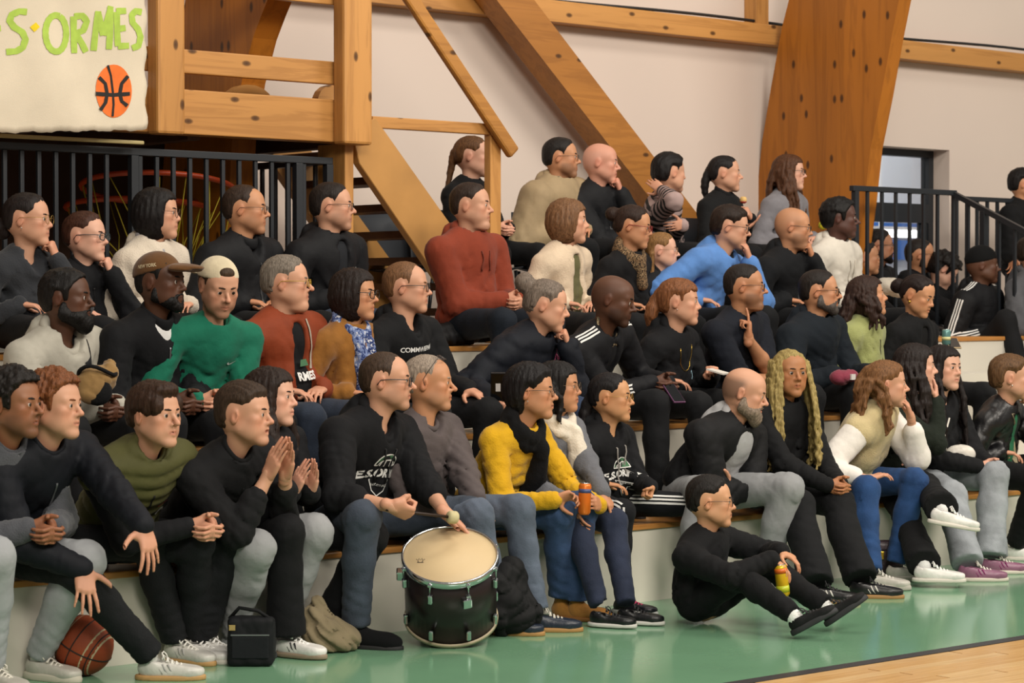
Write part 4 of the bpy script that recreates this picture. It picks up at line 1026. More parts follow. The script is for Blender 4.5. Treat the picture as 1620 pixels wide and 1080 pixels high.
        w_ = 1.45 * tp.get('wr', .010) / .010
        v.rough(wrinkles(seed * 5 + 1, .010 * w_, js, [(a, b_, c_, d_, e_ * w_) for a, b_, c_, d_, e_ in lm]))
        if tp.get('quilt'):
            qz = tp['quilt']
            v.rough(lambda x, y, z: -.013 * np.abs(np.sin(((x - N[0]) * su[0] + (y - N[1]) * su[1] + (z - N[2]) * su[2]) * math.pi / qz)) ** .6 + .008)
        # neck opening
        v.cone(N - su * .01 + tf * .010, N + su * .20 + tf * .02, .050 * nk, .070 * nk, k=.012, op='s')
        vd = tp.get('vee', .0)
        if vd: v.chain([(N + tf * .085 * s + su * .03, .055 * s), (N + tf * (.135 + vd * .1) * s - su * vd, .012)], k=.008, op='s')
        c = tp.get('collar', 'crew')
        if c == 'hood':
            v.ell(N - tf * .098 * s - su * .030, np.array([.098, .050, .085]) * s, Rc, k=.02); v.ell(N - tf * .092 * s + su * .045, np.array([.085, .034, .045]) * s, Rc, k=.02); v.cone(N + tf * .008, N + su * .16 + tf * .012, .058 * nk, .072 * nk, k=.010, op='s')
        if c == 'lapel':
            for sg in (1, -1):
                v.chain([(N + ts_ * sg * .0 - tf * .070 * nk + su * .035, .016), (N + ts_ * sg * .068 * nk - tf * .02 + su * .022, .016), (N + ts_ * sg * .062 * s + tf * .070 - su * .035, .017), (N + ts_ * sg * .050 * s + tf * .110 - su * .14, .012)], k=.015)
        op = tp.get('open', 0)
        if op:
            for a, b_ in ((.02, -.10), (-.10, -.24), (-.24, -.40), (-.40, -.56)):
                pa, pb = N + su * a, N + su * b_
                if b_ < -.3: pb = N * .2 + H * .8 - (N - H) * (-.56 - b_) * 0 + tf * .02
                v.cone(pa + tf * .155 * s, pb + tf * .165 * s, op * .7 if a > 0 else op, op, k=.006, op='s')
            v.cone(N + tf * .10 * s - su * .02, N + tf * .15 * s - su * .2, op * .8, op * .7, k=.006, op='s')
    v = Vol(pts.min(0) - .24, pts.max(0) + .22, h); make_top(v, top)
    tm = top.get('mat') or cloth(top['col'], top.get('kind', 'cotton'))
    VQ = v.surf(); r.top = mesh_at(top.get('name', 'sweater'), VQ, base, tm, root)
    def collar(tp, mat):
        c = tp.get('collar', 'crew'); vd = tp.get('vee', 0); cc = N + nd * .012; n = 26; ch = np.cross(ts_, su)
        rad, rr, rz, dz, fr, bk, nm = {'crew': (.060, .0100, .0125, .030, .030 + vd * .9, .012, 'collar'), 'hood': (.073, .0175, .0210, .034, .050 + vd * .8, .024, 'hood_rim'), 'stand': (.062, .0100, .0280, .040, .030, .012, 'collar'), 'turtle': (.057, .0100, .0330, .044, .020, .008, 'collar')}.get(c, (0,) * 7)
        if not rad: return
        V = []; Q = []; m = 10
        for i in range(n):
            t = 2 * math.pi * i / n; sn = math.sin(t); dn = fr * max(sn, 0) ** 1.5 - bk * max(-sn, 0)
            rd = ts_ * math.cos(t) + tf * sn; p = cc + rd * rad * nk + su * (dz - dn) + tf * (.004 + .35 * vd * max(sn, 0) ** 2); fat = 1 + (.55 * max(0, -sn) if c == 'hood' else 0)
            for k in range(m): a = 2 * math.pi * k / m; V.append(p + rd * math.cos(a) * rr * fat * s + su * math.sin(a) * rz * fat * s)
            Q += [(i * m + k, ((i + 1) % n) * m + k, ((i + 1) % n) * m + (k + 1) % m, i * m + (k + 1) % m) for k in range(m)]
        mesh_at(nm, (np.array(V), np.array(Q)), base, mat, root)
    if not top.get('open'): collar(top, tm)
    if top.get('stripes'):
        me = r.top.data; V = VQ[0]; u = (V - N) @ su; 
        for sg in (1, -1):
            S, E, Wp = SH[sg], r.el[sg], r.wr[sg]; best = np.full(len(V), 9.); val = np.zeros(len(V))
            acc = 0
            for a, b_ in ((S, E), (E, Wp)):
                d = b_ - a; ll = np.linalg.norm(d); t = np.clip((V - a) @ d / ll ** 2, 0, 1); q_ = np.linalg.norm(V - a - t[:, None] * d, axis=1); m = q_ < best
                best[m] = q_[m]; val[m] = acc + t[m] * ll; acc += ll
            m = (best < .078) & (val > .07); u = np.where(m, -val, u)
        r.top.data.materials.clear(); r.top.data.materials.append(stripe_mat(*top['stripes'], top.get('period', .034)))
        at = me.attributes.new('stripe', 'FLOAT', 'POINT'); at.data.foreach_set('value', u.astype(f32))
    if inner:
        v = Vol(pts.min(0) - .24, pts.max(0) + .22, .0125) if inner.get('sleeve', 0) > 0 else Vol(np.minimum(H, N) - .26, np.maximum(H, N) + .24, .0135); ip = dict(inner); ip['th'] = inner.get('th', .004); ip['wr'] = .006; make_top(v, ip, inner.get('sleeve', 0) > 0)
        r.inner = mesh_at(inner.get('name', 'shirt'), v.surf(), base, inner.get('mat') or cloth(inner['col'], inner.get('kind', 'cotton')), root)
    if inner and top.get('open'): collar(inner, r.inner.data.materials[0])
    # ---- body (skin): head, neck, chest, hands and a plain core inside the clothes, one mesh
    hh = {1: .0050, 2: .0060}.get(row, .0070) / q; nb = Rh.T @ (N - Hd) / hs; sl_, sr_ = [Rh.T @ (SH[g] - Hd) / hs for g in (1, -1)]
    nbw = Rh.T @ su
    V, Q, c = head_surface(face, nb, sl_, sr_, hh, Rh.T @ su, Rh.T @ tf); V, Q, c = cull(V, Q, c, ((V - nb) @ (Rh.T @ su)) > -.075 - max(top.get('vee', 0), .10 if top.get('open') and not inner else 0)); parts = [((V * hs) @ Rh.T + Hd, Q)]; cols = [c]; sk = np.array(lin(skin))
    for sg in (1, -1):
        pose, R = hands[sg]; V, Q, tip = hand(pose, {1: .0055, 2: .0064}.get(row, .0080))
        if sg == 1: V = V * [1, -1, 1]; Q = Q[:, ::-1]
        parts.append((V * hsz @ R.T + r.wr[sg], Q)); cols.append(blend(np.tile(sk, (len(V), 1)), sk * [1.0, .66, .62], .25 + tip))
        V, Q = tube_np([r.wr[sg] + R[:, 0] * .030, r.wr[sg] + R[:, 0] * .006, r.wr[sg] - nrm(r.wr[sg] - r.el[sg]) * .02, r.wr[sg] - nrm(r.wr[sg] - r.el[sg]) * .07], [.008 * hsz, .0225 * hsz, .0250 * hsz, .028 * hsz]); parts.append((V, Q)); cols.append(np.tile(sk * [1.0, .93, .92], (len(V), 1)))
        if sl_end < .98 and not (inner and inner.get('sleeve', 0) >= .98):
            S, E, Wp = SH[sg], r.el[sg], r.wr[sg]; k0 = (.88 if fem else 1) * s; e_ = sl_end if (inner or {}).get('sleeve', 0) <= 0 else inner['sleeve']
            m1 = E * .70 + Wp * .30; fd = nrm(Wp - E); ud = nrm(E - S)
            if e_ >= .55: t0 = (e_ - .55) / .45; st_ = E + (Wp - E) * max(0, t0 - .12); chn = [(st_, .036 * k0)] + ([(m1, .041 * k0)] if t0 < .25 else []) + [(Wp, .0245 * hsz)]
            else: st_ = S + (E - S) * max(.1, e_ / .55 - .15); chn = [(st_, .044 * k0), (E, .039 * k0), (m1, .041 * k0), (Wp, .0245 * hsz)]
            if e_ < .98:
                ps = np.array([c_[0] for c_ in chn] + [Wp + R[:, 0] * .02]); v = Vol(ps.min(0) - .07, ps.max(0) + .07, .0085); v.chain(chn, k=.02); v.cone(Wp, Wp + R[:, 0] * .02, .0245 * hsz, .0255 * hsz, k=.015)
                V, Q = v.surf(); parts.append((V, Q)); cols.append(np.tile(sk, (len(V), 1)))
    v = Vol(pts.min(0) - .2, pts.max(0) + .2, .028); v.cone(H, M, .09, .08, k=.03); v.cone(M, N - su * .08, .08, .07, k=.03)
    for sg in (1, -1): v.cone(N - su * .09, SH[sg] - su * .01, .05, .042, k=.03); v.cone(SH[sg], r.el[sg] * .95 + SH[sg] * .05, .036, .022, k=.02); v.cone(r.el[sg] * .95 + SH[sg] * .05, r.wr[sg], .020, .012, k=.02)
    V, Q = v.surf(); parts.append((V, Q)); cols.append(np.tile(sk, (len(V), 1)))
    V, Q = merge(parts); r.body = mesh_at('body', (V, Q), base, attr_mat('skin', .52, .38, .10, 260), root, np.concatenate(cols))
    # ---- face pieces
    gz = math.radians(gaze)
    for sg in (1, -1): link('eye', eye_mesh(iris), None, root, mtx=mat4(Rh @ rotz(gz) * hs, Hd + Rh @ np.array([sg * .031, -.0742, .0030]) * hs - base))
    hc = (hair or {}).get('col', '2a2018')
    if face.get('brows', 1):
        for bm_ in brow_mesh(.75 if fem else 1.0):
            ob = link('eyebrow', bm_, None, root, mtx=HM)
            if not bm_.materials: bm_.materials.append(hairmat('2a2018'))
            ob.material_slots[0].link = 'OBJECT'; ob.material_slots[0].material = hairmat(brow or hc)
    if hair:
        V, Q = hair_surface(hair, {1: .0062, 2: .0070}.get(row, .0082)); o = link('hair', fast_mesh('hair', V, Q), hairmat(hc), root, mtx=HM); r.hair = o
    if beard:
        V, Q = beard_surface(beard, face.get('jaw', 1.0)); link('beard', fast_mesh('beard', V, Q), hairmat(beard['col']), root, mtx=HM)
    if cap:
        V, Q = cap_surface(cap); r.cap = link(cap.get('name', 'cap'), fast_mesh('cap', V, Q), cloth(cap['col'], cap.get('mat', 'suede')), root, mtx=HM @ Matrix.Rotation(cap.get('tilt', 0), 4, 'X'))
    if cap and cap['kind'] == 'back': link('hair_patch', fast_mesh('hair_patch', *(lambda v: (v.ell((0, -.052, .078), (.040, .026, .030), k=0), v.surf())[1])(Vol((-.06, -.10, .03), (.06, .0, .13), .005))), hairmat(hc), root, mtx=HM)
    if glasses:
        fm, lm = spec_mesh(glasses.get('shape', 'rect'), glasses.get('t', .0019)); gm = HM
        if glasses.get('up'): gm = HM @ Matrix.Translation((0, .02, .016)) @ Matrix.Rotation(-.98, 4, 'X') @ Matrix.Translation((0, -.02, -.008))
        g = link('glasses', fm, None, root, mtx=gm)
        m = plain('frame_' + glasses.get('col', '141414'), glasses.get('col', '141414'), .35, glasses.get('metal', 0))
        if not fm.materials: fm.materials.append(m)
        g.material_slots[0].link = 'OBJECT'; g.material_slots[0].material = m
        link('lens', lm, glassmat(), g)
    if extra: extra(r)
    return r
def stripe_mat(c1, c2, per):
    m, nt, b = _new('striped_knit'); a = nn(nt, 'ShaderNodeAttribute', attribute_name='stripe')
    mu = nn(nt, 'ShaderNodeMath', operation='MULTIPLY'); nt.links.new(a.outputs['Fac'], mu.inputs[0]); mu.inputs[1].default_value = 2 * math.pi / per
    sn = nn(nt, 'ShaderNodeMath', operation='SINE'); nt.links.new(mu.outputs[0], sn.inputs[0])
    r_ = ramp(nt, [(.48, lin(c1)), (.60, lin(c2))]); mr = nn(nt, 'ShaderNodeMapRange'); mr.inputs[1].default_value = -1; nt.links.new(sn.outputs[0], mr.inputs[0]); nt.links.new(mr.outputs[0], r_.inputs[0])
    nt.links.new(r_.outputs[0], b.inputs['Base Color']); b.inputs['Roughness'].default_value = .9; return m
def scarf(r, mat, rad=.082, thick=.030, tails=(), rings=2, name='scarf', lift=.01, seed=1):
    """wrapped scarf around the neck with hanging ends (points in the chest frame: side, front, up)"""
    N, ts_, tf, su = r.N, r.ts, r.tf, r.su; fr = lambda a, b, c: N + ts_ * a + tf * b + su * c
    P_ = [N + su * .1, N - su * .5, N + ts_ * .2, N - ts_ * .2, N + tf * .25]; v = Vol(np.min(P_, 0) - .12, np.max(P_, 0) + .12, .0090)
    for k in range(rings):
        ch = []
        for i in range(15):
            t = 2 * math.pi * i / 14; dz = lift + k * .034 - .035 * math.sin(t) + .006 * math.sin(3 * t + k)
            ch.append((fr(math.cos(t) * rad * (1.06 - .08 * k), math.sin(t) * rad + .012, dz), thick * (1 - .12 * k)))
        v.chain(ch, k=.012)
    for tl in tails: v.chain([(fr(*p), q) for p, q in tl], k=.012)
    v.cone(N - su * .02, N + su * .16 + tf * .02, .050 * r.s, .058 * r.s, k=.006, op='s')
    v.rough(wrinkles(seed, .010, [(N, .3)])); return mesh_at(name, v.surf(), r.base, mat, r.root)
# ---- things applied on garments
def drape(bvh, pts, aim, off=.003, far=.30):
    """move points lying inside a garment out along aim onto its surface"""
    out = []; a = Vector(aim).normalized()
    for p in pts:
        p = Vector(p); h = bvh.ray_cast(p, a, far)
        if h[0] is None: h = bvh.ray_cast(p + a * far, -a, far)
        out.append((h[0] + a * off) if h[0] is not None else p)
    return out
def ribbon(r, name, target, path, across, aim, w, mat, off=.003, n=24):
    """thin strip laid on a garment along a path (person space), facing aim"""
    bv = bvh_of(target); pts = [np.asarray(p, float) for p in path]; cum = [0]
    for a, b in zip(pts[:-1], pts[1:]): cum.append(cum[-1] + np.linalg.norm(b - a))
    V = []; F = []
    for i in range(n + 1):
        t = cum[-1] * i / n; j = min(max(np.searchsorted(cum, t) - 1, 0), len(pts) - 2); u = (t - cum[j]) / max(cum[j + 1] - cum[j], 1e-6); p = pts[j] + (pts[j + 1] - pts[j]) * u
        for q in drape(bv, [p - np.asarray(across) * w / 2, p + np.asarray(across) * w / 2], aim, off): V.append(q)
        if i: F.append((2 * i - 2, 2 * i - 1, 2 * i + 1, 2 * i))
    return link(name, py_mesh(name, V, F, True), mat, r.root)
def text_geo(txt, size, align='CENTER', bold=.0):
    cu = bpy.data.curves.new('lettering', 'FONT'); cu.body = txt; cu.size = size; cu.align_x = align; cu.align_y = 'CENTER'; cu.offset = bold; cu.resolution_u = 3
    ob = bpy.data.objects.new('lettering', cu); COL.objects.link(ob); dg = bpy.context.evaluated_depsgraph_get(); dg.update()
    me = bpy.data.meshes.new_from_object(ob.evaluated_get(dg)); V = [tuple(v.co) for v in me.vertices]; F = [tuple(p.vertices) for p in me.polygons]
    bpy.data.objects.remove(ob); bpy.data.curves.remove(cu); bpy.data.meshes.remove(me); return V, F
def print_on(r, name, target, geo, O, U, Vv, aim, mat, off=.003, bend=0.0, parent=None):
    """flat print: 2-D geometry laid on the garment; O centre, U right, Vv up (person space)"""
    V, F = geo; bv = bvh_of(target); O, U, Vv = [np.asarray(q, float) for q in (O, U, Vv)]
    pts = [O + U * x + Vv * (y + bend * x * x) for x, y, *_ in V]
    return link(name, py_mesh(name, drape(bv, pts, aim, off), F), mat, parent or r.root)
def poly_geo(polys):
    V = []; F = []
    for p in polys: F.append(tuple(range(len(V), len(V) + len(p)))); V += [(x, y, 0) for x, y in p]
    return V, F
def line_geo(lines, w):
    """polyline strips of width w"""
    V = []; F = []
    for L in lines:
        n0 = len(V)
        for i, p in enumerate(L):
            a = np.array(L[max(i - 1, 0)]); b = np.array(L[min(i + 1, len(L) - 1)]); d = (b - a) / max(np.linalg.norm(b - a), 1e-9); nv = np.array([-d[1], d[0]]) * w / 2; q = np.array(p)
            V += [(*(q - nv), 0), (*(q + nv), 0)]
            if i: k = n0 + 2 * i; F.append((k - 2, k, k + 1, k - 1))
    return V, F
# ------------------------------------------------------------ the spectators
LIGHT, TAN, OLIVE, BROWN, DARK, PALE = 'c7967a', 'bb8764', 'b07d5b', '8d5f43', '523424', 'd0a189'
def ring_locks(n=11, ln=.30, r=.020, a0=-120, a1=120, seed=1, fwd=0.0, z0=.01, rad=.088, tip=.4, wave=.006):
    rs = np.random.RandomState(seed); out = []
    for i in range(n):
        t = math.radians(a0 + (a1 - a0) * (i + .5) / n); x, y = rad * math.sin(t), .022 + (rad + .012) * math.cos(t); l = ln * (.9 + .2 * rs.rand()); ch = []
        for j in range(7):
            u = j / 6; sd = abs(t) > .9; ch.append(((x * (1 + .30 * math.sin(min(u * 2.4, 1.57))) + rs.normal() * wave, y + (-.055 if sd else .05) * math.sin(min(u * 1.9, 1.57)) + rs.normal() * wave, z0 - l * u), r * (1 - (1 - tip) * u ** 2)))
        out.append(ch)
    return out
def tail(p0, p1, r0, r1, n=6, sag=.02, wave=0):
    p0, p1 = np.array(p0), np.array(p1); return [[(tuple(p0 + (p1 - p0) * t + np.array([wave * math.sin(t * 9), sag * math.sin(t * math.pi), 0])), r0 + (r1 - r0) * t + .3 * r0 * math.sin(t * math.pi)) for t in np.linspace(0, 1, n)]]
def plait(p0, p1, r0, r1, n=15):
    p0, p1 = np.array(p0), np.array(p1); out = []
    for i in range(n):
        t = i / (n - 1); c = p0 + (p1 - p0) * t + np.array([.008 * (1 if i % 2 else -1), 0, 0]); r = r0 + (r1 - r0) * t; out.append([(tuple(c + [0, 0, .006]), r), (tuple(c - [0, 0, .006]), r * .85)])
    return out
BLK = dict(col='16171a')
def sneaker(col='d8d6d0', sole='c9c6bd', lace='e6e4de', **k): return dict(kind='runner', col=col, sole=sole, lace=lace, **k)
WH = dict(col='e3e1dc', sole='cfcabf', lace='efeeea')
PEOPLE = {}
def add(key, *a, **k): PEOPLE[key] = person(*a, **k)

# ---- front row, left to right
add('afro', 'young man with dark curly hair in grey and black fleece, leftmost in the front row', 1, (24, 640), hy=28, lean=.34, s=1.03, hs=1.06, skin=BROWN,
    hair=dict(col='15100d', t=.024, ts=.012, curl=(420, .011), poly=P_SHORT), face=dict(stubble=.35, lips=1.15), top=dict(col='4b4d52', kind='fleece', collar='stand', name='fleece_jacket', th=.018, open=.0),
    pants=dict(col='9a9da0', fit='sweat'), shoes=sneaker('b5b2a8', 'bdb8a8', 'd8d4c8', sock='d8d8d4'), arms=(('clasp', 76, 842, -.34), ('clasp', 76, 842, -.34)), feet=((48, 1036, 20), (-14, 1056, 10)))
add('auburn', 'young man with auburn curls in navy zip jacket, hands spread on both legs', 1, (88, 642), hy=30, lean=.36, s=1.03, hs=1.06, skin=LIGHT,
    hair=dict(col='6b3f22', t=.022, ts=.010, curl=(380, .011), poly=P_SHORT), top=dict(col='141821', kind='nylon', collar='stand', name='zip_jacket', th=.016), inner=dict(col='c9bb96'),
    pants=dict(col='1b1d20', kind='denim'), shoes=dict(kind='low', col='c9c7c0', sole='b08a56', lace='dedcd4', stripe='9c9c98', sock='dcdcd8'), arms=(('at', (230, 836, -.56), (246, 900, -.62), 'spread', 'down'), ('at', (132, 900, -.36), (126, 965, -.42), 'spread', 'down')), feet=((222, 1002, 15), (240, 1040, 48, .085)), knee=(0, .5))
add('vest', 'young man with brown curtain hair in an olive quilted vest, hands clasped', 1, (247, 657), hy=14, lean=.38, s=1.03, hs=1.06, skin=LIGHT,
    hair=dict(col='2f1d12', t=.020, ts=.016, poly=[(-.14, .070), (-.074, .066), (-.056, .035), (-.046, -.005), (-.020, -.012), (.004, .0), (.030, .0), (.046, -.05), (.11, -.07), (.16, -.06), (.16, .2), (-.14, .2)], front=[((.052, -.052, .040), (.026, .028, .040)), ((-.052, -.052, .040), (.026, .028, .040)), ((0, -.04, .100), (.06, .05, .028))]),
    top=dict(col='4a4a28', kind='nylon', collar='stand', sleeve=0, quilt=.055, th=.030, name='quilted_vest', wr=.004), inner=dict(col='15161a', sleeve=1.0, th=.010, name='shirt'),
    pants=dict(col='1a1c20', kind='denim'), shoes=dict(kind='low', sock='d8d8d8', **WH), arms=(('clasp', 330, 838, -.36), ('clasp', 330, 838, -.36)), feet=((306, 1006, 25), (255, 1000, 10)))
add('clapper', 'young man with cropped brown hair in black jacket and grey sweatpants, clapping', 1, (389, 656), hy=34, lean=.40, s=1.03, hs=1.06, skin=LIGHT, face=dict(mouth=1),
    hair=dict(col='33251a', t=.020, ts=.009, flow='back', poly=P_LOW), top=dict(col='17181b', collar='stand', name='jacket', th=.014, sleeve=.84), pants=dict(col='8f9193', fit='sweat'), shoes=sneaker('c2c4c6', '3a3c40', 'dcdcda', sock='cfcfcf'),
    arms=(('clap', 446, 728, -.40), ('clap', 446, 728, -.40)), feet=((432, 992, 25), (352, 1000, 22)))
add('smiler', 'young woman with long dark brown hair in black, clapping behind the man in grey sweatpants', 1, (430, 628), hy=34, lean=.12, hdx=.05, fem=1, s=.98, skin=PALE, hair=dict(col='221610', style='long', locks=ring_locks(18, .36, .016, seed=4)),
    top=dict(col='16171b', name='jacket', collar='lapel'), pants=dict(col='131417', fit='flare'), shoes=dict(kind='low', col='e0deda', sole='8a7a66', lace='efeeea', stripe='2a2a2c'), arms=(('clap', 487, 752, -.30), ('clap', 487, 752, -.30)), feet=((522, 985, 25), (452, 1006, 20)))
add('drummer', 'man with cropped hair and glasses in a black printed hoodie, drumming', 1, (613, 603), hy=46, lean=.20, hdx=-.10, s=1.08, hs=1.07, skin=LIGHT, wide=1.05, face=dict(stubble=.18), glasses=dict(shape='rect', col='23282c', t=.0026),
    hair=dict(col='3a2b20', t=.007, ts=.004, strand=.001, poly=P_HIGH), top=dict(col='141519', collar='hood', name='hoodie', th=.018, sleeve=.72, vee=.05), pants=dict(col='3a424e', kind='denim'),
    shoes=dict(kind='boot', col='17181a', sole='1a1a1b', lace=None, mat='suede'), arms=(('at', (706, 812, -.38), (742, 842, -.44), 'open', 'down', (.1, -.2, -1)), ('at', (618, 800, -.42), (655, 815, -.46), 'fist', 'in', (-.6, .2, -.8))), feet=((695, 965, 35), (562, 992, 28)))
add('greytee', 'grey-haired man in a taupe long-sleeved tee with glasses pushed onto his head', 1, (680, 606), hy=44, lean=.10, s=1.03, hs=1.05, skin=TAN, hair=dict(col='8d8073', t=.009, ts=.004, strand=.0012, poly=P_HIGH), glasses=dict(shape='rect', col='3a3330', up=1), face=dict(stubble=.12, stubcol='8a8078'),
    top=dict(col='544c4c', name='long_sleeved_tee', sleeve=.80, th=.012, vee=.02), pants=dict(col='56606f', kind='denim'), shoes=dict(kind='low', col='1f2736', sole='a37a45', lace='c9c4b8'), arms=(('clasp', 762, 822, -.30), ('clasp', 762, 822, -.30)), feet=((848, 968, 45), (790, 972, 30)))
add('yellow', 'woman in a mustard yellow sweater and black scarf holding an orange can', 1, (842, 620), hy=40, lean=.26, hdx=-.06, fem=1, s=1.0, hs=1.04, skin=TAN, hair=dict(col='120f10', style='short', t=.022, ts=.020, poly=P_EAR, locks=[], adds=[((0, .05, -.03), (.075, .07, .08))], cuts=[((0, .06, -.16), (.09, .10, .06))]),
    glasses=dict(shape='rect', col='2a2a2c', t=.0014), top=dict(col='c79a1a', kind='knit', name='sweater', th=.014), pants=dict(col='34496b', kind='denim', fit='reg'), shoes=dict(kind='boot', col='a9763a', sole='8a5c2c', lace=None, mat='suede', size=.92),
    arms=(('at', (948, 800, -.36), (915, 778, -.40), 'grip', 'left', (.5, 0, -1)), ('at', (878, 790, -.34), (925, 776, -.40), 'grip', 'right', (-.3, 0, -1))), feet=((912, 952, 22), (888, 950, 20)))
add('whitescarf', 'woman with black hair and thick cream scarf over a grey jumper', 1, (884, 612), hy=36, lean=.06, fem=1, s=.96, hs=1.0, skin=TAN, hair=dict(col='100d0d', style='bob', len=.12, w=.084, locks=ring_locks(7, .17, .018, a0=-105, a1=105, seed=8)), glasses=dict(shape='round', col='6a5a48', t=.0012, metal=.6),
    top=dict(col='63656b', kind='knit', name='jumper'), pants=dict(col='252c3f', kind='denim', fit='slim'), shoes=dict(kind='flat', col='1a1b1e', sole='c9c6c0', lace='2a2a2c', size=.9), arms=(('at', (958, 790, -.28), (985, 830, -.36), 'relax', 'down'), ('at', (905, 800, -.26), (918, 838, -.34), 'relax', 'in')), feet=((992, 958, 30), (948, 962, 28)))
add('sportgirl', 'girl with gold-rimmed glasses in a black printed hoodie and striped track pants', 1, (968, 629), hy=36, lean=.06, fem=1, kid=1, s=.90, hs=.98, skin='c08e66', hair=dict(col='131012', t=.010, ts=.008, poly=P_BACK, flow='back', locks=tail((0, .11, .0), (-.02, .13, -.20), .028, .010)), glasses=dict(shape='round', col='b08a4a', t=.0012, metal=.7),
    top=dict(col='15161a', collar='hood', name='hoodie', th=.018, vee=.03), pants=dict(col='14151a', fit='slim', name='track_pants'), shoes=dict(kind='runner', col='191b26', sole='c9c9c6', lace='c2416a', size=.95), arms=(('at', (1030, 770, -.18), (1018, 815, -.22), 'fist', 'in'), ('lap')), feet=((1046, 912, 40), (985, 946, 25)))
add('greybeard', 'balding man with grey beard in black coat over a light grey hoodie, arms folded', 1, (1180, 622), hy=38, hp=14, lean=.26, hdx=-.10, s=1.05, hs=1.06, skin=LIGHT, wide=1.08, brow='5a4a3c', beard=dict(col='7a6c5e', t=.013, drop=.012), face=dict(scalp=.7, scalpmode='ring', stubcol='4a3c32'),
    top=dict(col='16171a', name='coat', collar='lapel', open=.085, th=.028, kind='nylon'), inner=dict(col='9fa0a2', name='hoodie', collar='hood', th=.022), pants=dict(col='8b8d8f', fit='sweat'), shoes=sneaker('9a9a98', '8a8a88', 'b5b5b2'), arms=(('cross'), ('cross')), feet=((1210, 915, 20), (1090, 930, 10)))
def braids():
    rs = np.random.RandomState(21); out = []
    for i in range(54):
        t = math.radians(-132 + 264 * (i + .5) / 54); rad = .080 + .016 * rs.rand(); x, y = rad * math.sin(t), .022 + (rad + .01) * math.cos(t); l = .40 + .12 * rs.rand(); ch = []; ph = rs.rand() * 6; side = abs(t) > .95
        for j in range(17):
            u = j / 16; cw = .013 * max(0, u - .45) * 1.8; out_ = 1.0 + .55 * math.sin(min(u * 2.2, 1.6)) * (.8 if side else .5)
            ch.append(((x * out_ + cw * math.sin(u * 46 + ph), y + (-.075 if side else .05) * math.sin(min(u * 1.8, 1.57)) + cw * math.cos(u * 46 + ph), .06 - (l + .06) * u), .0070))
        out.append(ch)
    return out
add('braids', 'young woman with long blond braids in black facing the camera, hands clasped', 1, (1250, 590), hy=-22, lean=.14, by=6, fem=1, s=1.04, hs=1.03, skin='a8744e', face=dict(lips=1.25, eye=1.1), hair=dict(col='94824f', t=.006, ts=.006, poly=P_BACK, flow='back', locks=braids(), seed=2), brow='2a1c14',
    top=dict(col='141518', name='sweatshirt', th=.016), pants=dict(col='17181b', fit='wide'), shoes=dict(kind='low', col='1a1a1c', sole='9a7444', lace='222224', stripe='c9c6be'), arms=(('clasp', 1334, 772, -.36), ('clasp', 1334, 772, -.36)), feet=((1362, 918, 40), (1292, 925, 35)))
add('sherpa', 'woman with wavy brown half-up hair in a cream fleece gilet, chin on her hand', 1, (1404, 608), hy=45, lean=.30, fem=1, s=1.0, hs=1.02, skin=LIGHT, hair=dict(col='6f4c2e', t=.012, ts=.010, poly=P_EAR, flow='back', locks=ring_locks(30, .27, .013, a0=-80, a1=80, seed=9, z0=.02, wave=.008) + tail((0, .10, .07), (0, .15, -.10), .030, .014, wave=.012)),
    top=dict(col='c4b388', kind='fleece', sleeve=0, name='fleece_gilet', th=.032, collar='lapel', wr=.006), inner=dict(col='e2ddd6', sleeve=.86, puffy=1, name='blouse', th=.016), pants=dict(col='24426e', kind='denim', fit='reg'), shoes=sneaker('b9b5ac', 'a8a49a', 'cfccc4'), arms=(('chin', 'relax'), ('at', (1375, 758, -.25), (1415, 742, -.30), 'relax', 'down')), feet=((1418, 893, 40), (1378, 905, 30)))
add('greenjumper', 'woman with long straight dark hair in a dark green jumper, hand at her chin', 1, (1450, 580), hy=42, lean=.14, fem=1, s=1.02, hs=1.03, skin=PALE, hair=dict(col='1c1412', style='long', locks=ring_locks(20, .44, .015, a0=-122, a1=122, seed=12)),
    top=dict(col='232a22', kind='knit', name='jumper'), pants=dict(col='131416', fit='flare'), shoes=dict(kind='low', sock='e0e0de', **WH), arms=(('lap'), ('chin', 'relax')), feet=((1538, 845, 48, .34, 10), (1468, 905, 40)))
add('whitebag', 'woman with very long dark hair and pale jeans, turned towards the camera', 1, (1493, 582), hy=2, lean=.10, fem=1, s=1.02, hs=1.03, skin=PALE, hair=dict(col='17100f', style='long', locks=ring_locks(22, .50, .015, a0=-122, a1=122, seed=14)),
    top=dict(col='18191c', name='top', vee=.06), pants=dict(col='8d9297', kind='denim', fit='wide'), shoes=dict(kind='low', col='8a5c74', sole='c9c2b4', lace='d8d2c8', stripe='7a1f5a'), arms=(('clasp', 1572, 742, -.30), ('clasp', 1572, 742, -.30)), feet=((1568, 882, 50), (1532, 893, 45)))
add('leather', 'person with short brown hair in a black leather jacket, rightmost in front row', 1, (1600, 598), hy=46, lean=.18, fem=1, s=1.02, hs=1.04, skin=LIGHT, hair=dict(col='5a4028', t=.020, ts=.012, flow='back', poly=P_LOW), top=dict(col='141417', kind='leather', name='leather_jacket', collar='lapel', open=.05, th=.02), inner=dict(col='1f6b48', name='shirt'),
    pants=dict(col='141416'), shoes=dict(kind='low', **WH), arms=(('chin', 'fist'), ('lap')), feet=((1650, 850, 40), (1605, 862, 40)))
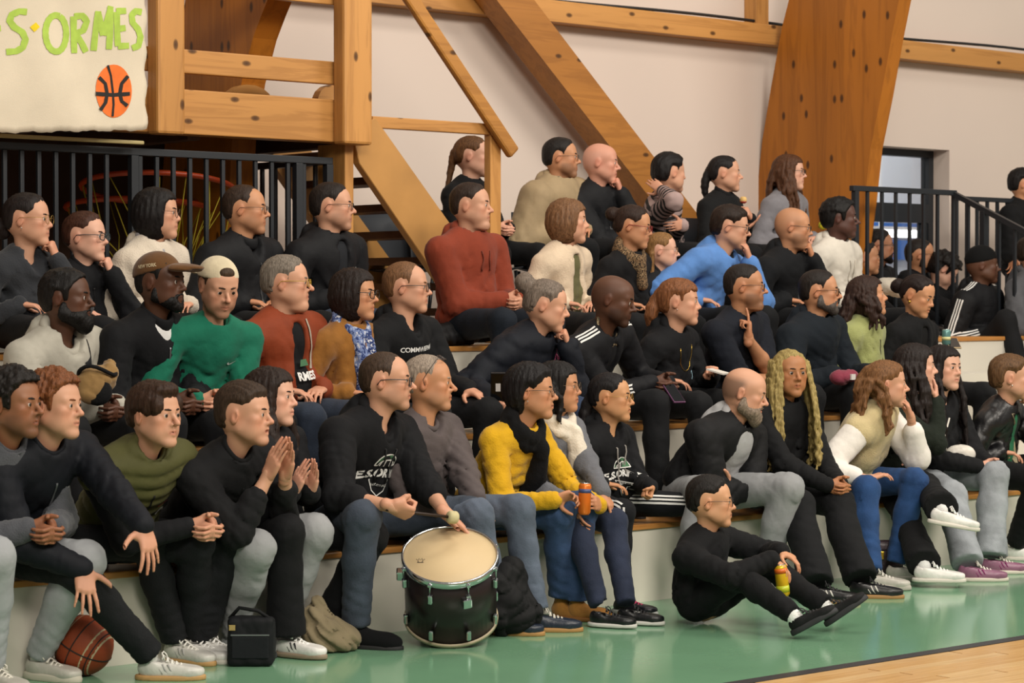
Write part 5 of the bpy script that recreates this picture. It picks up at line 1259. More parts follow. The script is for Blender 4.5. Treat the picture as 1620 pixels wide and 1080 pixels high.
# ---- boy on the floor
bh = PZ(1112, 985, .0) + np.array([0, .0, .095])
add('boy', 'boy with glasses in black sitting on the green floor with knees drawn up', 1, (1126, 794), hy=44, lean=0, hipdy=PZ(1112, 985, 0)[1] - .20 - .02, kid=1, s=.86, hs=.96, skin='c79672', hair=dict(col='15110f', t=.016, ts=.006, flow='back', poly=P_SHORT), glasses=dict(shape='rect', col='1a1a1c', t=.0016), by=8, leg=.86,
    top=dict(col='131417', name='sweatshirt', th=.018), pants=dict(col='121316', fit='reg'), shoes=dict(kind='chunky', col='1a1b1d', sole='26272a', lace='2a2a2c', sock='e6e6e4', mat='nylon'), hipat=bh, floorz=0.0,
    arms=(('at', (1236, 872, -.98), (1266, 892, -1.04), 'relax', 'down', (.6, .2, -.2)), ('at', (1222, 884, -1.08), (1252, 905, -1.14), 'relax', 'down', (-.6, .1, -.3))), feet=((1308, 960, 38, .11, -36), (1258, 974, 34, .10, -30)), group='children by the court')

# ---- second row
add('hoodiebeard', 'bearded man in a pale grey hoodie with a black chest strap', 2, (107, 472), hy=42, lean=.14, s=1.04, hs=1.06, skin=DARK, hair=dict(col='0f0c0b', t=.012, ts=.008, strand=.0008, curl=(160, .007)), beard=dict(col='0c0a09', t=.016, drop=.010), face=dict(lips=1.3),
    top=dict(col='a8a498', collar='hood', name='hoodie', th=.022, vee=.03), arms=(('clasp', 178, 650, -.24), ('clasp', 178, 650, -.24)))
add('browncap', 'man in a brown baseball cap and black quarter-zip top', 2, (256, 447), hy=30, lean=.16, s=1.06, hs=1.08, skin=DARK, hair=dict(col='0f0c0b', t=.006, ts=.005, strand=.0006), cap=dict(kind='front', col='5f4023', tilt=-.12), beard=dict(col='0d0b0a', t=.004), face=dict(lips=1.3), top=dict(col='121317', collar='stand', name='zip_top', th=.016, vee=.05), inner=dict(col='d8d8d6'), arms=(('clasp', 300, 640, -.24), ('clasp', 300, 640, -.24)))
add('greenjersey', 'man in a green sweatshirt and cream cap worn backwards, looking down', 2, (346, 455), hy=-8, hp=18, lean=.22, s=1.03, hs=1.06, skin=LIGHT, hair=dict(col='3a2a1c', t=.005, ts=.004, strand=.0006), cap=dict(kind='back', col='cfc2a4', tilt=-.05), face=dict(stubble=.5, stubcol='5a3a22'), top=dict(col='10634c', name='sweatshirt', th=.016), arms=(('clasp', 340, 640, -.26), ('clasp', 340, 640, -.26)))
add('rustjacket', 'man with grey hair and glasses in a rust zip jacket over a black tee', 2, (455, 448), hy=47, lean=.06, s=1.06, hs=1.06, wide=1.12, skin=LIGHT, hair=dict(col='6f665c', t=.013, ts=.008, flow='back', poly=P_SHORT), glasses=dict(shape='rect', col='a88a2a', t=.0018), face=dict(fat=.7, belly=.6),
    top=dict(col='7c3418', kind='nylon', name='zip_jacket', collar='stand', open=.052, th=.020), inner=dict(col='131417', name='tee'), pants=dict(col='2a3240', kind='denim'), arms=(('lap'), ('lap')))
add('suede', 'woman with dark bob and glasses in tan suede jacket and blue patterned scarf', 2, (562, 466), hy=32, lean=.08, fem=1, s=1.0, hs=1.04, skin=TAN, hair=dict(col='1d1411', style='bob', len=.115, w=.092), glasses=dict(shape='square', col='161616', t=.0022), top=dict(col='875a27', kind='suede', name='suede_jacket', collar='lapel', th=.02), arms=(('lap'), ('lap')))
add('blacksweat', 'man with receding hair and glasses in a black sweatshirt with white lettering', 2, (645, 455), hy=44, lean=.05, s=1.04, hs=1.06, skin=LIGHT, hair=dict(col='6a4a30', t=.008, ts=.005, strand=.001, poly=P_HIGH), glasses=dict(shape='square', col='23211f', t=.002), top=dict(col='131417', collar='hood', name='hoodie', th=.018, vee=.05), arms=(('knee'), ('knee')))
add('navypuffer', 'woman with greying tied-up hair in navy quilted coat, leaning chin on hand', 2, (866, 484), hy=46, hp=10, lean=.32, hdx=-.10, fem=1, s=1.03, hs=1.05, skin=LIGHT, hair=dict(col='6b5f55', t=.012, ts=.010, poly=P_BACK, flow='back', locks=tail((0, .09, .075), (0, .125, .105), .036, .034, 4) + [[((0, .11, .10), .014), ((.02, .14, .14), .006)], [((0, .11, .10), .014), ((-.02, .15, .12), .006)]]),
    top=dict(col='161b26', kind='nylon', name='quilted_coat', th=.034, quilt=.10, collar='stand'), pants=dict(col='2b3850', kind='denim'), arms=(('chin', 'fist'), ('at', (780, 632, -.30), (800, 640, -.36), 'grip', 'down')))
add('trackjacket', 'bald man in a black track jacket with white sleeve stripes', 2, (972, 475), hy=36, hp=12, lean=.34, s=1.06, hs=1.08, skin='583929', face=dict(stubble=.5, stubcol='141010', scalp=.25, scalpmode='ring', lips=1.25), top=dict(col='15161b', kind='nylon', name='track_jacket', collar='stand', open=.036, th=.016), inner=dict(col='16161a'), arms=(('clasp', 1055, 610, -.30), ('clasp', 1055, 610, -.30)), brow='15100d')
add('ginger', 'woman with a ginger ponytail in a black hoodie', 2, (1076, 478), hy=40, lean=.16, fem=1, s=1.02, hs=1.05, skin=LIGHT, hair=dict(col='72472a', t=.012, ts=.010, poly=P_LOW, locks=tail((0, .105, .04), (-.01, .15, -.14), .034, .014, wave=.008), front=[((0, -.07, .068), (.055, .020, .022))]), top=dict(col='141519', name='hoodie', collar='hood', th=.018), arms=(('at', (1128, 590, -.16), (1125, 575, -.24), 'fist', 'down'), ('lap')))
add('navytee', 'man with shaved sides and glasses in a navy tee resting his cheek on two fingers', 2, (1180, 454), hy=42, lean=.14, s=1.06, hs=1.05, wide=1.1, skin=OLIVE, hair=dict(col='1d1613', t=.010, ts=.003, strand=.0008, poly=P_SHORT), glasses=dict(shape='rect', col='1c1a18', t=.0016), face=dict(stubble=.5, fat=.4), top=dict(col='171c28', name='tee', sleeve=.45, th=.014), arms=(('at', (1184, 536, -.09), (1196, 470, -.05), 'point', 'left', (.2, -.3, -1)), ('cross')))
add('darkparka', 'man with beard and tortoiseshell glasses in a dark blue hooded jacket', 2, (1298, 462), hy=40, lean=.10, s=1.08, hs=1.07, wide=1.14, skin=TAN, hair=dict(col='1c1613', t=.008, ts=.005, strand=.0008), beard=dict(col='4a4440', t=.006), glasses=dict(shape='rect', col='4a3018', t=.002), top=dict(col='172029', name='hooded_jacket', collar='hood', th=.026), arms=(('knee'), ('knee')))
add('limefleece', 'woman with shoulder-length brown hair in a pale lime fleece', 2, (1373, 469), hy=46, hp=-8, lean=.05, fem=1, s=.98, hs=1.02, skin=TAN, hair=dict(col='2e1d16', style='long', locks=ring_locks(20, .20, .018, a0=-112, a1=112, seed=19, wave=.010)), top=dict(col='969b63', kind='fleece', name='fleece', collar='stand', th=.026), arms=(('lap'), ('lap')))
add('blazer', 'woman with a low dark bun and gold earrings in a black blazer, looking down', 2, (1453, 468), hy=14, hp=18, lean=.08, fem=1, s=1.0, hs=1.02, skin='c28d68', hair=dict(col='1c1210', t=.009, ts=.008, poly=P_BACK, flow='back', locks=tail((0, .11, .02), (0, .135, .01), .034, .034, 3)), top=dict(col='121316', name='blazer', collar='lapel', open=.045, th=.02), inner=dict(col='131315', name='top'), arms=(('lap'), ('lap')))
# ---- third row
add('greyjumper', 'woman with dark tied hair and gold glasses in a charcoal jumper eating', 3, (46, 348), hy=42, lean=.06, fem=1, s=1.0, hs=1.04, skin=LIGHT, hair=dict(col='1a1312', t=.010, ts=.009, poly=P_BACK, flow='back', locks=tail((0, .105, -.01), (0, .12, -.06), .032, .03, 3)), glasses=dict(shape='round', col='a88a4a', t=.0012, metal=.7), top=dict(col='2b2d31', kind='knit', name='jumper', vee=.05), arms=(('chin', 'fist'), ('lap')))
add('boyglasses', 'boy with dark-rimmed glasses and hand at his mouth in a black fleece', 3, (137, 375), hy=36, lean=.06, kid=1, s=.90, hs=.98, skin=PALE, hair=dict(col='3b2116', t=.014, ts=.007, flow='back'), glasses=dict(shape='rect', col='1d3038', t=.0024), top=dict(col='141519', collar='stand', name='fleece', th=.018), arms=(('chin', 'fist'), ('lap')))
add('creamfleece', 'woman with a black bob in a cream hooded fleece and pale grey scarf', 3, (250, 338), hy=44, lean=.05, fem=1, s=1.0, hs=1.04, skin=LIGHT, hair=dict(col='120e0e', style='bob', len=.115, w=.090), glasses=dict(shape='round', col='3a2a22', t=.0014), top=dict(col='cbbfae', kind='fleece', collar='hood', name='fleece_jacket', th=.026), arms=(('lap'), ('lap')))
add('blackparka', 'man with thinning brown hair and thin glasses in a black parka', 3, (390, 332), hy=46, lean=.04, s=1.04, hs=1.05, skin=TAN, hair=dict(col='2e2119', t=.008, ts=.005, strand=.001, poly=P_HIGH), glasses=dict(shape='rect', col='2a2624', t=.0014), face=dict(stubble=.2), top=dict(col='15161a', kind='nylon', collar='stand', name='parka', th=.026, vee=.05), arms=(('lap'), ('lap')))
add('openhood', 'man with short dark hair and glasses in an open black hooded jacket over grey tee', 3, (527, 327), hy=48, lean=.05, s=1.06, hs=1.05, skin=LIGHT, hair=dict(col='1d1613', t=.009, ts=.006, strand=.001), glasses=dict(shape='rect', col='1c1a18', t=.0016), face=dict(stubble=.25), top=dict(col='16171b', kind='nylon', collar='hood', name='hooded_jacket', open=.058, th=.024), inner=dict(col='25282d', name='tee'), pants=dict(col='2b3648', kind='denim'), arms=(('lap'), ('lap')), feet=(None, None))
add('rusthoodie', 'man with short brown hair in a rust red hoodie', 3, (747, 326), hy=36, lean=.02, s=1.06, hs=1.06, wide=1.1, skin=LIGHT, hair=dict(col='2c2019', t=.010, ts=.006, strand=.001), face=dict(stubble=.12, fat=.4), top=dict(col='7d3420', collar='hood', name='hoodie', th=.020), pants=dict(col='1d2530', kind='denim'), arms=(('clasp', 818, 478, -.12), ('clasp', 818, 478, -.12)))
add('creamcardigan', 'woman with a light brown bob in a cream cardigan over an olive shirt', 3, (900, 350), hy=44, lean=.08, fem=1, s=1.0, hs=1.05, wide=1.1, skin=LIGHT, hair=dict(col='6e4e34', style='bob', len=.11, w=.092, poly=[(-.14, .066), (-.080, .060), (-.058, .040), (-.052, .0), (-.050, -.06), (-.052, -.30), (.17, -.30), (.17, .2), (-.14, .2)]), top=dict(col='cdb9a0', kind='knit', name='cardigan', collar='lapel', open=.05, th=.02), inner=dict(col='5d5a3a', name='shirt'), arms=(('lap'), ('lap')))
add('leopard', 'woman with red-framed glasses in black and a leopard print scarf', 3, (1003, 359), hy=38, hp=8, lean=.10, fem=1, s=.98, hs=1.02, skin=TAN, hair=dict(col='2a1b14', t=.010, ts=.009, poly=P_BACK, flow='back', locks=tail((0, .10, .05), (0, .125, .065), .032, .030, 3)), glasses=dict(shape='rect', col='7a1f1c', t=.0024), top=dict(col='141417', name='top', th=.016), arms=(('lap'), ('lap')))
add('plaitgirl', 'small girl with a blond plait and thin glasses in dark grey', 3, (1048, 397), hy=44, lean=.08, fem=1, kid=1, s=.78, hs=.90, skin=PALE, hair=dict(col='7c5a34', t=.009, ts=.008, poly=P_BACK, flow='back', locks=plait((-.055, .07, -.03), (-.06, .07, -.26), .022, .012)), glasses=dict(shape='round', col='8a6a4a', t=.0012), top=dict(col='1c1d22', name='jacket', collar='stand'), arms=(('lap'), ('lap')))
add('bluehoodie', 'man with dark brown hair in a bright blue hoodie, face resting on his hand', 3, (1157, 360), hy=42, hp=8, lean=.24, hdx=-.12, s=1.06, hs=1.05, skin=LIGHT, hair=dict(col='22160f', t=.017, ts=.012, flow='back', poly=P_LOW), glasses=dict(shape='rect', col='1a1816', t=.0018), top=dict(col='5580bd', name='hoodie', collar='hood', open=.03, th=.02), inner=dict(col='2a2c30'), arms=(('chin', 'relax'), ('lap')))
add('baldglasses', 'bald man with glasses in a black zip hoodie stroking his chin', 3, (1256, 360), hy=42, hp=6, lean=.14, s=1.05, hs=1.05, skin=TAN, wide=1.1, face=dict(stubble=.4, scalp=.12, fat=.4), glasses=dict(shape='rect', col='1c1a18', t=.0016), top=dict(col='14161a', name='zip_hoodie', collar='hood', th=.02), arms=(('chin', 'fist'), ('lap')), brow='2a1c14')
add('whitehoodie', 'young man with short afro hair in a white hoodie', 3, (1330, 346), hy=44, lean=.06, s=1.04, hs=1.05, skin='50332a', hair=dict(col='0c0a0a', t=.020, ts=.011, strand=.0008, curl=(220, .008)), face=dict(lips=1.35), top=dict(col='c9c3b8', collar='hood', name='hoodie', th=.022), arms=(('lap'), ('lap')))
# ---- fourth row, on chairs
add('toptail', 'girl with a long fair plait in a black jacket in the top row', 4, (749, 248), hy=44, lean=.02, fem=1, s=.97, hs=1.02, skin=PALE, hair=dict(col='5a3c22', t=.009, ts=.008, poly=P_BACK, flow='back', locks=plait((0, .115, .02), (-.02, .155, -.19), .025, .013)), top=dict(col='131417', name='jacket', collar='lapel', open=.04), inner=dict(col='c9c6c0'), arms=(('clasp',), ('clasp',)))
add('beigepuffer', 'man with dark hair and glasses in a beige hooded puffer jacket', 4, (889, 250), hy=44, lean=.06, s=1.04, hs=1.03, skin=TAN, hair=dict(col='1a1614', t=.011, ts=.008, strand=.001), glasses=dict(shape='rect', col='3a3430', t=.0014), face=dict(stubble=.45), top=dict(col='9b8768', kind='nylon', collar='hood', name='puffer_jacket', th=.036, puffy=1), inner=None, arms=(('lap'), ('lap')))
add('oldbald', 'old bald man in a black jacket with his fist at his mouth', 4, (952, 258), hy=42, hp=4, lean=.10, s=1.04, hs=1.05, skin='c9917a', face=dict(scalp=.12, scalpmode='ring', stubcol='b0a8a0'), top=dict(col='17181c', kind='nylon', collar='stand', name='jacket', th=.024), arms=(('chin', 'fist'), ('cross')), brow='6a5a50')
add('striped', 'woman with short black hair in a black and pink striped jumper, hand behind her neck', 4, (1060, 274), hy=80, lean=.10, fem=1, s=1.0, hs=1.03, by=12, skin=LIGHT, wide=1.08, hair=dict(col='0f0c0d', t=.020, ts=.014, flow='back', poly=P_LOW), top=dict(col='1b1a1d', stripes=('151416', 'a38c88'), name='striped_jumper', th=.018, period=.05), arms=(('at', (1080, 355, -.15), (1050, 362, -.18), 'relax', 'back'), ('at', (1048, 302, -.04), (1028, 284, .04), 'relax', 'away', (-.45, -.95, -.25))))
add('eater', 'woman with slicked-back dark ponytail in black eating a snack', 4, (1148, 275), hy=46, lean=.06, fem=1, s=1.0, hs=1.0, skin=LIGHT, face=dict(mouth=1), hair=dict(col='130f0f', t=.007, ts=.007, poly=P_BACK, flow='back', locks=tail((0, .105, .03), (0, .13, -.16), .026, .012)), top=dict(col='131416', name='jumper', collar='turtle'), arms=(('at', (1188, 345, -.22), (1178, 325, -.26), 'grip', 'left'), ('at', (1175, 365, -.18), (1195, 352, -.24), 'spread', 'up')))
add('longbrown', 'girl with very long brown hair and dark glasses in a grey sweatshirt, top row', 4, (1250, 273), hy=32, lean=.04, fem=1, s=1.0, hs=1.0, skin=PALE, hair=dict(col='4a2d1a', style='long', locks=ring_locks(20, .42, .015, a0=-120, a1=120, seed=31)), glasses=dict(shape='square', col='1c1a18', t=.0022), top=dict(col='77757a', name='sweatshirt', th=.02), arms=(('lap'), ('lap')))
# ---- beyond the aisle railing
G2 = 'spectators beyond the aisle railing'
add('railglasses', 'man with close-cropped hair and glasses sitting behind the aisle railing', 4, (1457, 404), hy=44, lean=.04, hipdy=.1, seat='auto', s=1.0, hs=1.02, skin=OLIVE, hair=dict(col='1a1412', t=.005, ts=.003, strand=.0006), beard=dict(col='231a16', t=.003), glasses=dict(shape='rect', col='1c1a18', t=.0016), top=dict(col='15161a', name='jacket', collar='stand'), arms=(('lap'), ('lap')), group=G2)
add('railshades', 'man with dark hair and shiny glasses beyond the railing, beside the lit door', 4, (1392, 390), hy=44, lean=.04, hipdy=.25, seat='auto', s=1.0, hs=1.02, skin='a8775a', hair=dict(col='1a1614', t=.012, ts=.008), beard=dict(col='1a1412', t=.003), glasses=dict(shape='rect', col='1c1a18', t=.0022), top=dict(col='17181b', name='jacket', collar='hood'), arms=(('lap'), ('lap')), group=G2)
add('railface', 'dark-haired man half hidden behind the white-hooded man, beyond the railing', 4, (1370, 408), hy=44, lean=.04, hipdy=.05, seat='auto', s=.96, hs=.98, skin=TAN, hair=dict(col='1a1614', t=.012, ts=.008), top=dict(col='1b1d22', name='jacket', collar='stand'), arms=(('lap'), ('lap')), group=G2)
add('headdown', 'person with dark tousled hair bowing the head behind the railing', 4, (1494, 428), hy=50, hp=34, lean=.10, hipdy=.0, seat='auto', s=.95, hs=1.0, skin=PALE, hair=dict(col='16110f', t=.022, ts=.016, curl=(120, .014), poly=P_LOW), top=dict(col='131417', name='jacket', collar='stand'), arms=(('lap'), ('lap')), group=G2)
add('beanie', 'man in a black knitted beanie and black track jacket with white stripes', 3, (1556, 420), hy=44, lean=.04, hipdy=.25, seat='auto', s=1.06, hs=1.06, wide=1.1, skin='583929', cap=dict(kind='beanie', col='101113', mat='knit', name='beanie'), top=dict(col='131418', kind='nylon', name='track_jacket', collar='hood', th=.024), arms=(('lap'), ('lap')), brow='15100d', group=G2)
add('edgehood', 'person in a grey hoodie with burgundy sleeve at the right picture edge', 3, (1636, 402), hy=44, lean=.04, hipdy=.1, seat='auto', s=1.04, hs=1.04, skin=LIGHT, hair=dict(col='2a2018'), top=dict(col='55565a', name='hoodie', collar='hood', th=.022), arms=(('knee'), ('knee')), group=G2)
add('stander', 'man in black standing by the far railing at the right picture edge', 4, (1620, 292), hy=46, lean=.0, hipdy=.30, seat='auto', floorz='stand', s=1.04, hs=1.03, skin=TAN, hair=dict(col='100d0d', t=.016, ts=.012), top=dict(col='121316', name='jacket', collar='stand', th=.024), arms=(('at', (1590, 430, .3), (1590, 470, .3), 'relax', 'in'), ('at', (1640, 430, .3), (1640, 470, .3), 'relax', 'in')), feet=('stand', 'stand'), group=G2)
# ------------------------------------------------------------ prints, scarves and other pieces worn by the spectators
pp = PEOPLE
def chest(r, u, v, b=0.0): return r.N + r.ts * u + r.tf * b + r.su * v - r.base         # chest frame -> person space
WP = plain('white_print', 'd9d9d6', .8); GP_ = plain('green_print', '3f6b4a', .8)
def club_print(r, sc=1.0, v0=-.235, u0=0.0, full='E.S.ORMES', small='BASKET-BALL'):
    """basketball dome, arched club name and shield"""
    U, V, A = r.ts, r.su, r.tf; O = chest(r, u0, v0)
    dome = [arcp(0, .018, .058, .052, 0, 180, 14), arcp(0, .018, .044, .030, 0, 180, 12), [(-.058, .018), (.058, .018)], [(-.016, .018), (-.013, .048)], [(.016, .018), (.013, .048)], [(-.034, .018), (-.030, .038)], [(.034, .018), (.030, .038)]]
    flip = lambda L: [[(x, .036 - y if False else y) for x, y in p] for p in L]
    dome = [[(x * sc, (2 * .018 - y if k < 2 else y) * sc) for x, y in p] for k, p in enumerate(dome)]
    dome = [[(x, abs(y - .018 * sc) + .018 * sc) for x, y in p] for p in dome]
    fillp = [(x * sc, (.018 + abs(y - .018)) * sc) for x, y in arcp(0, .018, .056, .050, 0, 180, 14)]
    print_on(r, 'dome_print', r.top, poly_geo([fillp]), O, U, V, A, GP_, .002)
    print_on(r, 'dome_lines', r.top, line_geo(dome, .0050 * sc), O, U, V, A, WP, .0035)
    print_on(r, 'club_name', r.top, text_geo(full, .047 * sc, bold=.0022 * sc), O + V * -.012 * sc, U, V, A, WP, .0035, bend=-2.2)
    sh = [[(-.050 * sc, -.045 * sc), (.050 * sc, -.045 * sc)], [(-.050 * sc, -.045 * sc), (-.030 * sc, -.085 * sc), (0, -.105 * sc)], [(.050 * sc, -.045 * sc), (.030 * sc, -.085 * sc), (0, -.105 * sc)]]
    print_on(r, 'shield_lines', r.top, line_geo(sh, .0040 * sc), O, U, V, A, WP, .003); print_on(r, 'small_lettering', r.top, text_geo(small, .0135 * sc), O + V * -.064 * sc, U, V, A, WP, .0035)
club_print(pp['drummer'], 1.15, -.165); club_print(pp['sportgirl'], .92, -.16)
r = pp['blacksweat']; print_on(r, 'chest_lettering', r.top, text_geo('COMMWIEPARS', .034, bold=.0008), chest(r, .0, -.098), r.ts, r.su, r.tf, WP)
r = pp['rustjacket']; print_on(r, 'tee_lettering', r.inner, text_geo('RMES', .05, bold=.002), chest(r, .0, -.225), r.ts, r.su, r.tf, WP, .03); print_on(r, 'tee_print', r.inner, poly_geo([[(-.03, 0), (.03, 0), (.02, .03), (-.02, .03)]]), chest(r, .0, -.18), r.ts, r.su, r.tf, GP_, .03)
r = pp['greenjersey']
sw = [(-.030, .004), (-.022, -.006), (-.012, -.009), (.0, -.006), (.034, .010), (.0, .000), (-.012, -.002), (-.020, .002), (-.022, .010)]
print_on(r, 'chest_logo', r.top, poly_geo([sw[:4] + [sw[6], sw[7], sw[8]], [sw[3], sw[4], sw[5], sw[6]]]), chest(r, .075, -.125), r.ts, r.su, r.tf, WP)
r = pp['hoodiebeard']; print_on(r, 'chest_lettering', r.top, text_geo('ES', .045), chest(r, -.02, -.19), r.ts, r.su, r.tf, plain('red_print', '9c3038', .8)); print_on(r, 'chest_lettering', r.top, text_geo('ORM', .03), chest(r, -.03, -.235), r.ts, r.su, r.tf, plain('red_print', '9c3038', .8))
ribbon(r, 'chest_strap', r.top, [chest(r, .05, .03), chest(r, .075, -.12), chest(r, .08, -.42)], -r.ts, r.tf, .042, cloth('15161a', 'nylon'), .006)
r = pp['afro']; print_on(r, 'chest_logo', r.top, poly_geo([arcp(0, 0, .018, -.018, 0, 180, 9)]), chest(r, .085, -.14), r.ts, r.su, r.tf, WP); print_on(r, 'red_tag', r.top, poly_geo([[(-.006, -.012), (.006, -.012), (.006, .012), (-.006, .012)]]), chest(r, .02, -.13), r.ts, r.su, r.tf, plain('red_tag', 'a02030', .7))
print_on(r, 'dark_panel', r.top, poly_geo([[(-.09, -.33), (.09, -.33), (.10, -.12), (.05, -.07), (-.05, -.07), (-.10, -.12)]]) if False else line_geo([[(0, -.05 - .03 * i) for i in range(11)]], .13), chest(r, .0, 0), r.ts, r.su, r.tf, cloth('17181c', 'fleece'), .004)
r = pp['auburn']; print_on(r, 'chest_logo', r.top, poly_geo([[(-.014, -.010), (.014, -.010), (.006, .004), (.008, .018), (-.004, .010), (-.010, .002)]]), chest(r, .085, -.14), r.ts, r.su, r.tf, WP); print_on(r, 'logo_bar', r.top, poly_geo([[(0, -.018), (.018, -.018), (.018, -.011), (0, -.011)]]), chest(r, .085, -.14), r.ts, r.su, r.tf, plain('red_tag', 'a02030', .7))
r = pp['vest']; print_on(r, 'round_badge', r.top, poly_geo([arcp(0, 0, .022, .022, 0, 337, 16)]), chest(r, .085, -.20), r.ts, r.su, r.tf, plain('badge_white', 'c9c6bc', .7), .006); print_on(r, 'badge_mark', r.top, poly_geo([[(-.012, -.008), (.012, -.008), (0, .014)]]), chest(r, .085, -.20), r.ts, r.su, r.tf, plain('badge_dark', '23241f', .7), .008)
print_on(r, 'red_stripe', r.top, line_geo([[(-.02, -.01), (.03, .012)]], .006), chest(r, .08, -.155), r.ts, r.su, r.tf, plain('red_tag', 'a02030', .7), .006)
ZIP = plain('zip_metal', '8a8c90', .35, .8); ZD = plain('zip_dark', '0d0d0f', .5)
for k, l0, l1 in (('vest', .02, -.36), ('auburn', .03, -.20), ('browncap', .02, -.15), ('clapper', .02, -.30), ('limefleece', .03, -.14), ('blackparka', -.05, -.36), ('baldglasses', -.02, -.34), ('navypuffer', .02, -.36), ('beigepuffer', .0, -.35), ('boyglasses', .03, -.16), ('oldbald', .02, -.34)):
    r = pp[k]; ribbon(r, 'zip', r.top, [chest(r, 0, l0), chest(r, 0, (l0 + l1) / 2), chest(r, 0, l1)], -r.ts, r.tf, .009, ZD if k not in ('auburn', 'browncap', 'baldglasses') else ZIP, .003)
r = pp['limefleece']; print_on(r, 'chest_pocket', r.top, poly_geo([[(-.05, -.06), (.05, -.06), (.05, .05), (-.05, .04)]]) if False else line_geo([[(0, .05), (0, 0), (0, -.06)]], .09), chest(r, .08, -.22), r.ts, r.su, r.tf, cloth('15161a', 'nylon'), .004)
def sleeve_stripes(r, sg, n=3, w=.010, gap=.019, aim=None, mat=WP, upto=1.0):
    S, E, Wp = r.SH[sg] - r.base, r.el[sg] - r.base, r.wr[sg] - r.base; A = nrm(r.ts * sg + r.su * .35 + r.tf * .10) if aim is None else nrm(aim)
    for i in range(n):
        for a, b, na in ((r.N - r.base + r.ts * sg * .07, S, r.su + r.ts * sg * .3), (S, E, A), (E, E + (Wp - E) * upto * .92, A)):
            d = nrm(b - a); ac = nrm(np.cross(d, na)); ribbon(r, 'sleeve_stripe', r.top, [a + ac * (i - 1) * gap, b + ac * (i - 1) * gap], ac, na, w, mat, .0035, 12)
sleeve_stripes(pp['trackjacket'], -1, aim=-pp['trackjacket'].ts - pp['trackjacket'].tf * .1); sleeve_stripes(pp['trackjacket'], 1); sleeve_stripes(pp['beanie'], 1, aim=pp['beanie'].tf * .8 + pp['beanie'].ts * .4 + pp['beanie'].su * .3); sleeve_stripes(pp['beanie'], -1)
r = pp['sportgirl']
for sg in (-1, 1):
    Hj = r.H + r.side * sg * .085 * r.s - r.base; K, A_ = r.knee[sg] - r.base, r.ank[sg] - r.base; aim = nrm(-FH * .8 + np.array([0, 0, .45]) - r.side * .3)
    for i in range(3):
        for a, b in ((Hj, K), (K, A_)):
            d = nrm(b - a); ac = nrm(np.cross(d, aim)); ribbon(r, 'leg_stripe', r.pants, [a + ac * (i - 1) * .019, b + ac * (i - 1) * .019], ac, aim, .010, WP, .004, 16)
CORD = plain('cord_grey', '8f8b86', .8)
def cords(r, mat=CORD, l=(.23, .25)):
    bv = bvh_of(r.top)
    for sg, L_ in zip((1, -1), l):
        pts = drape(bv, [chest(r, sg * (.030 + .006 * math.sin(i)), -.02 - L_ * i / 9) for i in range(10)], r.tf, .005); MB().tube([Vector(p) for p in pts], .0042, 6).build('hood_cord', mat, r.root)
cords(pp['sportgirl']); cords(pp['drummer'], plain('cord_black', '0e0e10', .8), (.20, .20)); cords(pp['whitehoodie'], plain('cord_cream', 'bdb6aa', .8), (.18, .18)); cords(pp['rusthoodie'], plain('cord_rust', '6b2b1a', .8), (.14, .14))
# scarves
r = pp['yellow']; scarf(r, cloth('121214', 'knit'), .078, .036, [[((.05, .12, -.03), .040), ((.055, .165, -.16), .046), ((.05, .16, -.30), .044), ((.05, .15, -.42), .040)]], seed=4)
r = pp['whitescarf']; scarf(r, cloth('d8cfbf', 'knit'), .080, .034, [[((.03, .11, -.02), .040), ((.035, .16, -.14), .050), ((.035, .165, -.28), .046), ((.03, .16, -.38), .044)]], seed=5)
bv = None
for i in range(11):
    x = -.012 + .0085 * i; a = r.N + r.ts * x + r.tf * (.165 + .02 * math.sin(i * 1.7)) - r.su * .40 - r.base; b = a - np.array([0, 0, .055 + .01 * math.sin(i * 2.1)])
    MB().tube([Vector(a + np.array([0, 0, .02])), Vector((a + b) / 2 + r.tf * .006), Vector(b)], .0032, 5).build('scarf_fringe', cloth('d8cfbf', 'knit'), r.root)
scarf(pp['suede'], cloth_pattern('blue_floral_scarf', ['b9bcc6', '6f7fa8', '2c3a68', 'c9cbd2', '1f2848'], 26), .074, .028, [[((-.03, .10, -.03), .034), ((-.03, .15, -.15), .042), ((-.02, .15, -.27), .04)], [((.035, .10, -.03), .032), ((.04, .15, -.16), .038), ((.035, .15, -.24), .034)]], seed=6)
scarf(pp['leopard'], cloth_pattern('leopard_scarf', ['1a1512', '8a6f52', '221a15', 'a08766', '15110f'], 60), .074, .030, [[((0, .10, -.03), .034), ((.0, .14, -.13), .034)]], seed=7)
scarf(pp['creamfleece'], cloth('9a979a', 'knit'), .072, .022, [[((0, .09, -.03), .024), ((.0, .13, -.13), .024)]], seed=8)
scarf(pp['trackjacket'], cloth_pattern('braided_neckerchief', ['17151a', 'a08f70', '2a241f', '8f8064', '151315'], 45), .066, .016, [], 2, 'neckerchief', seed=9)
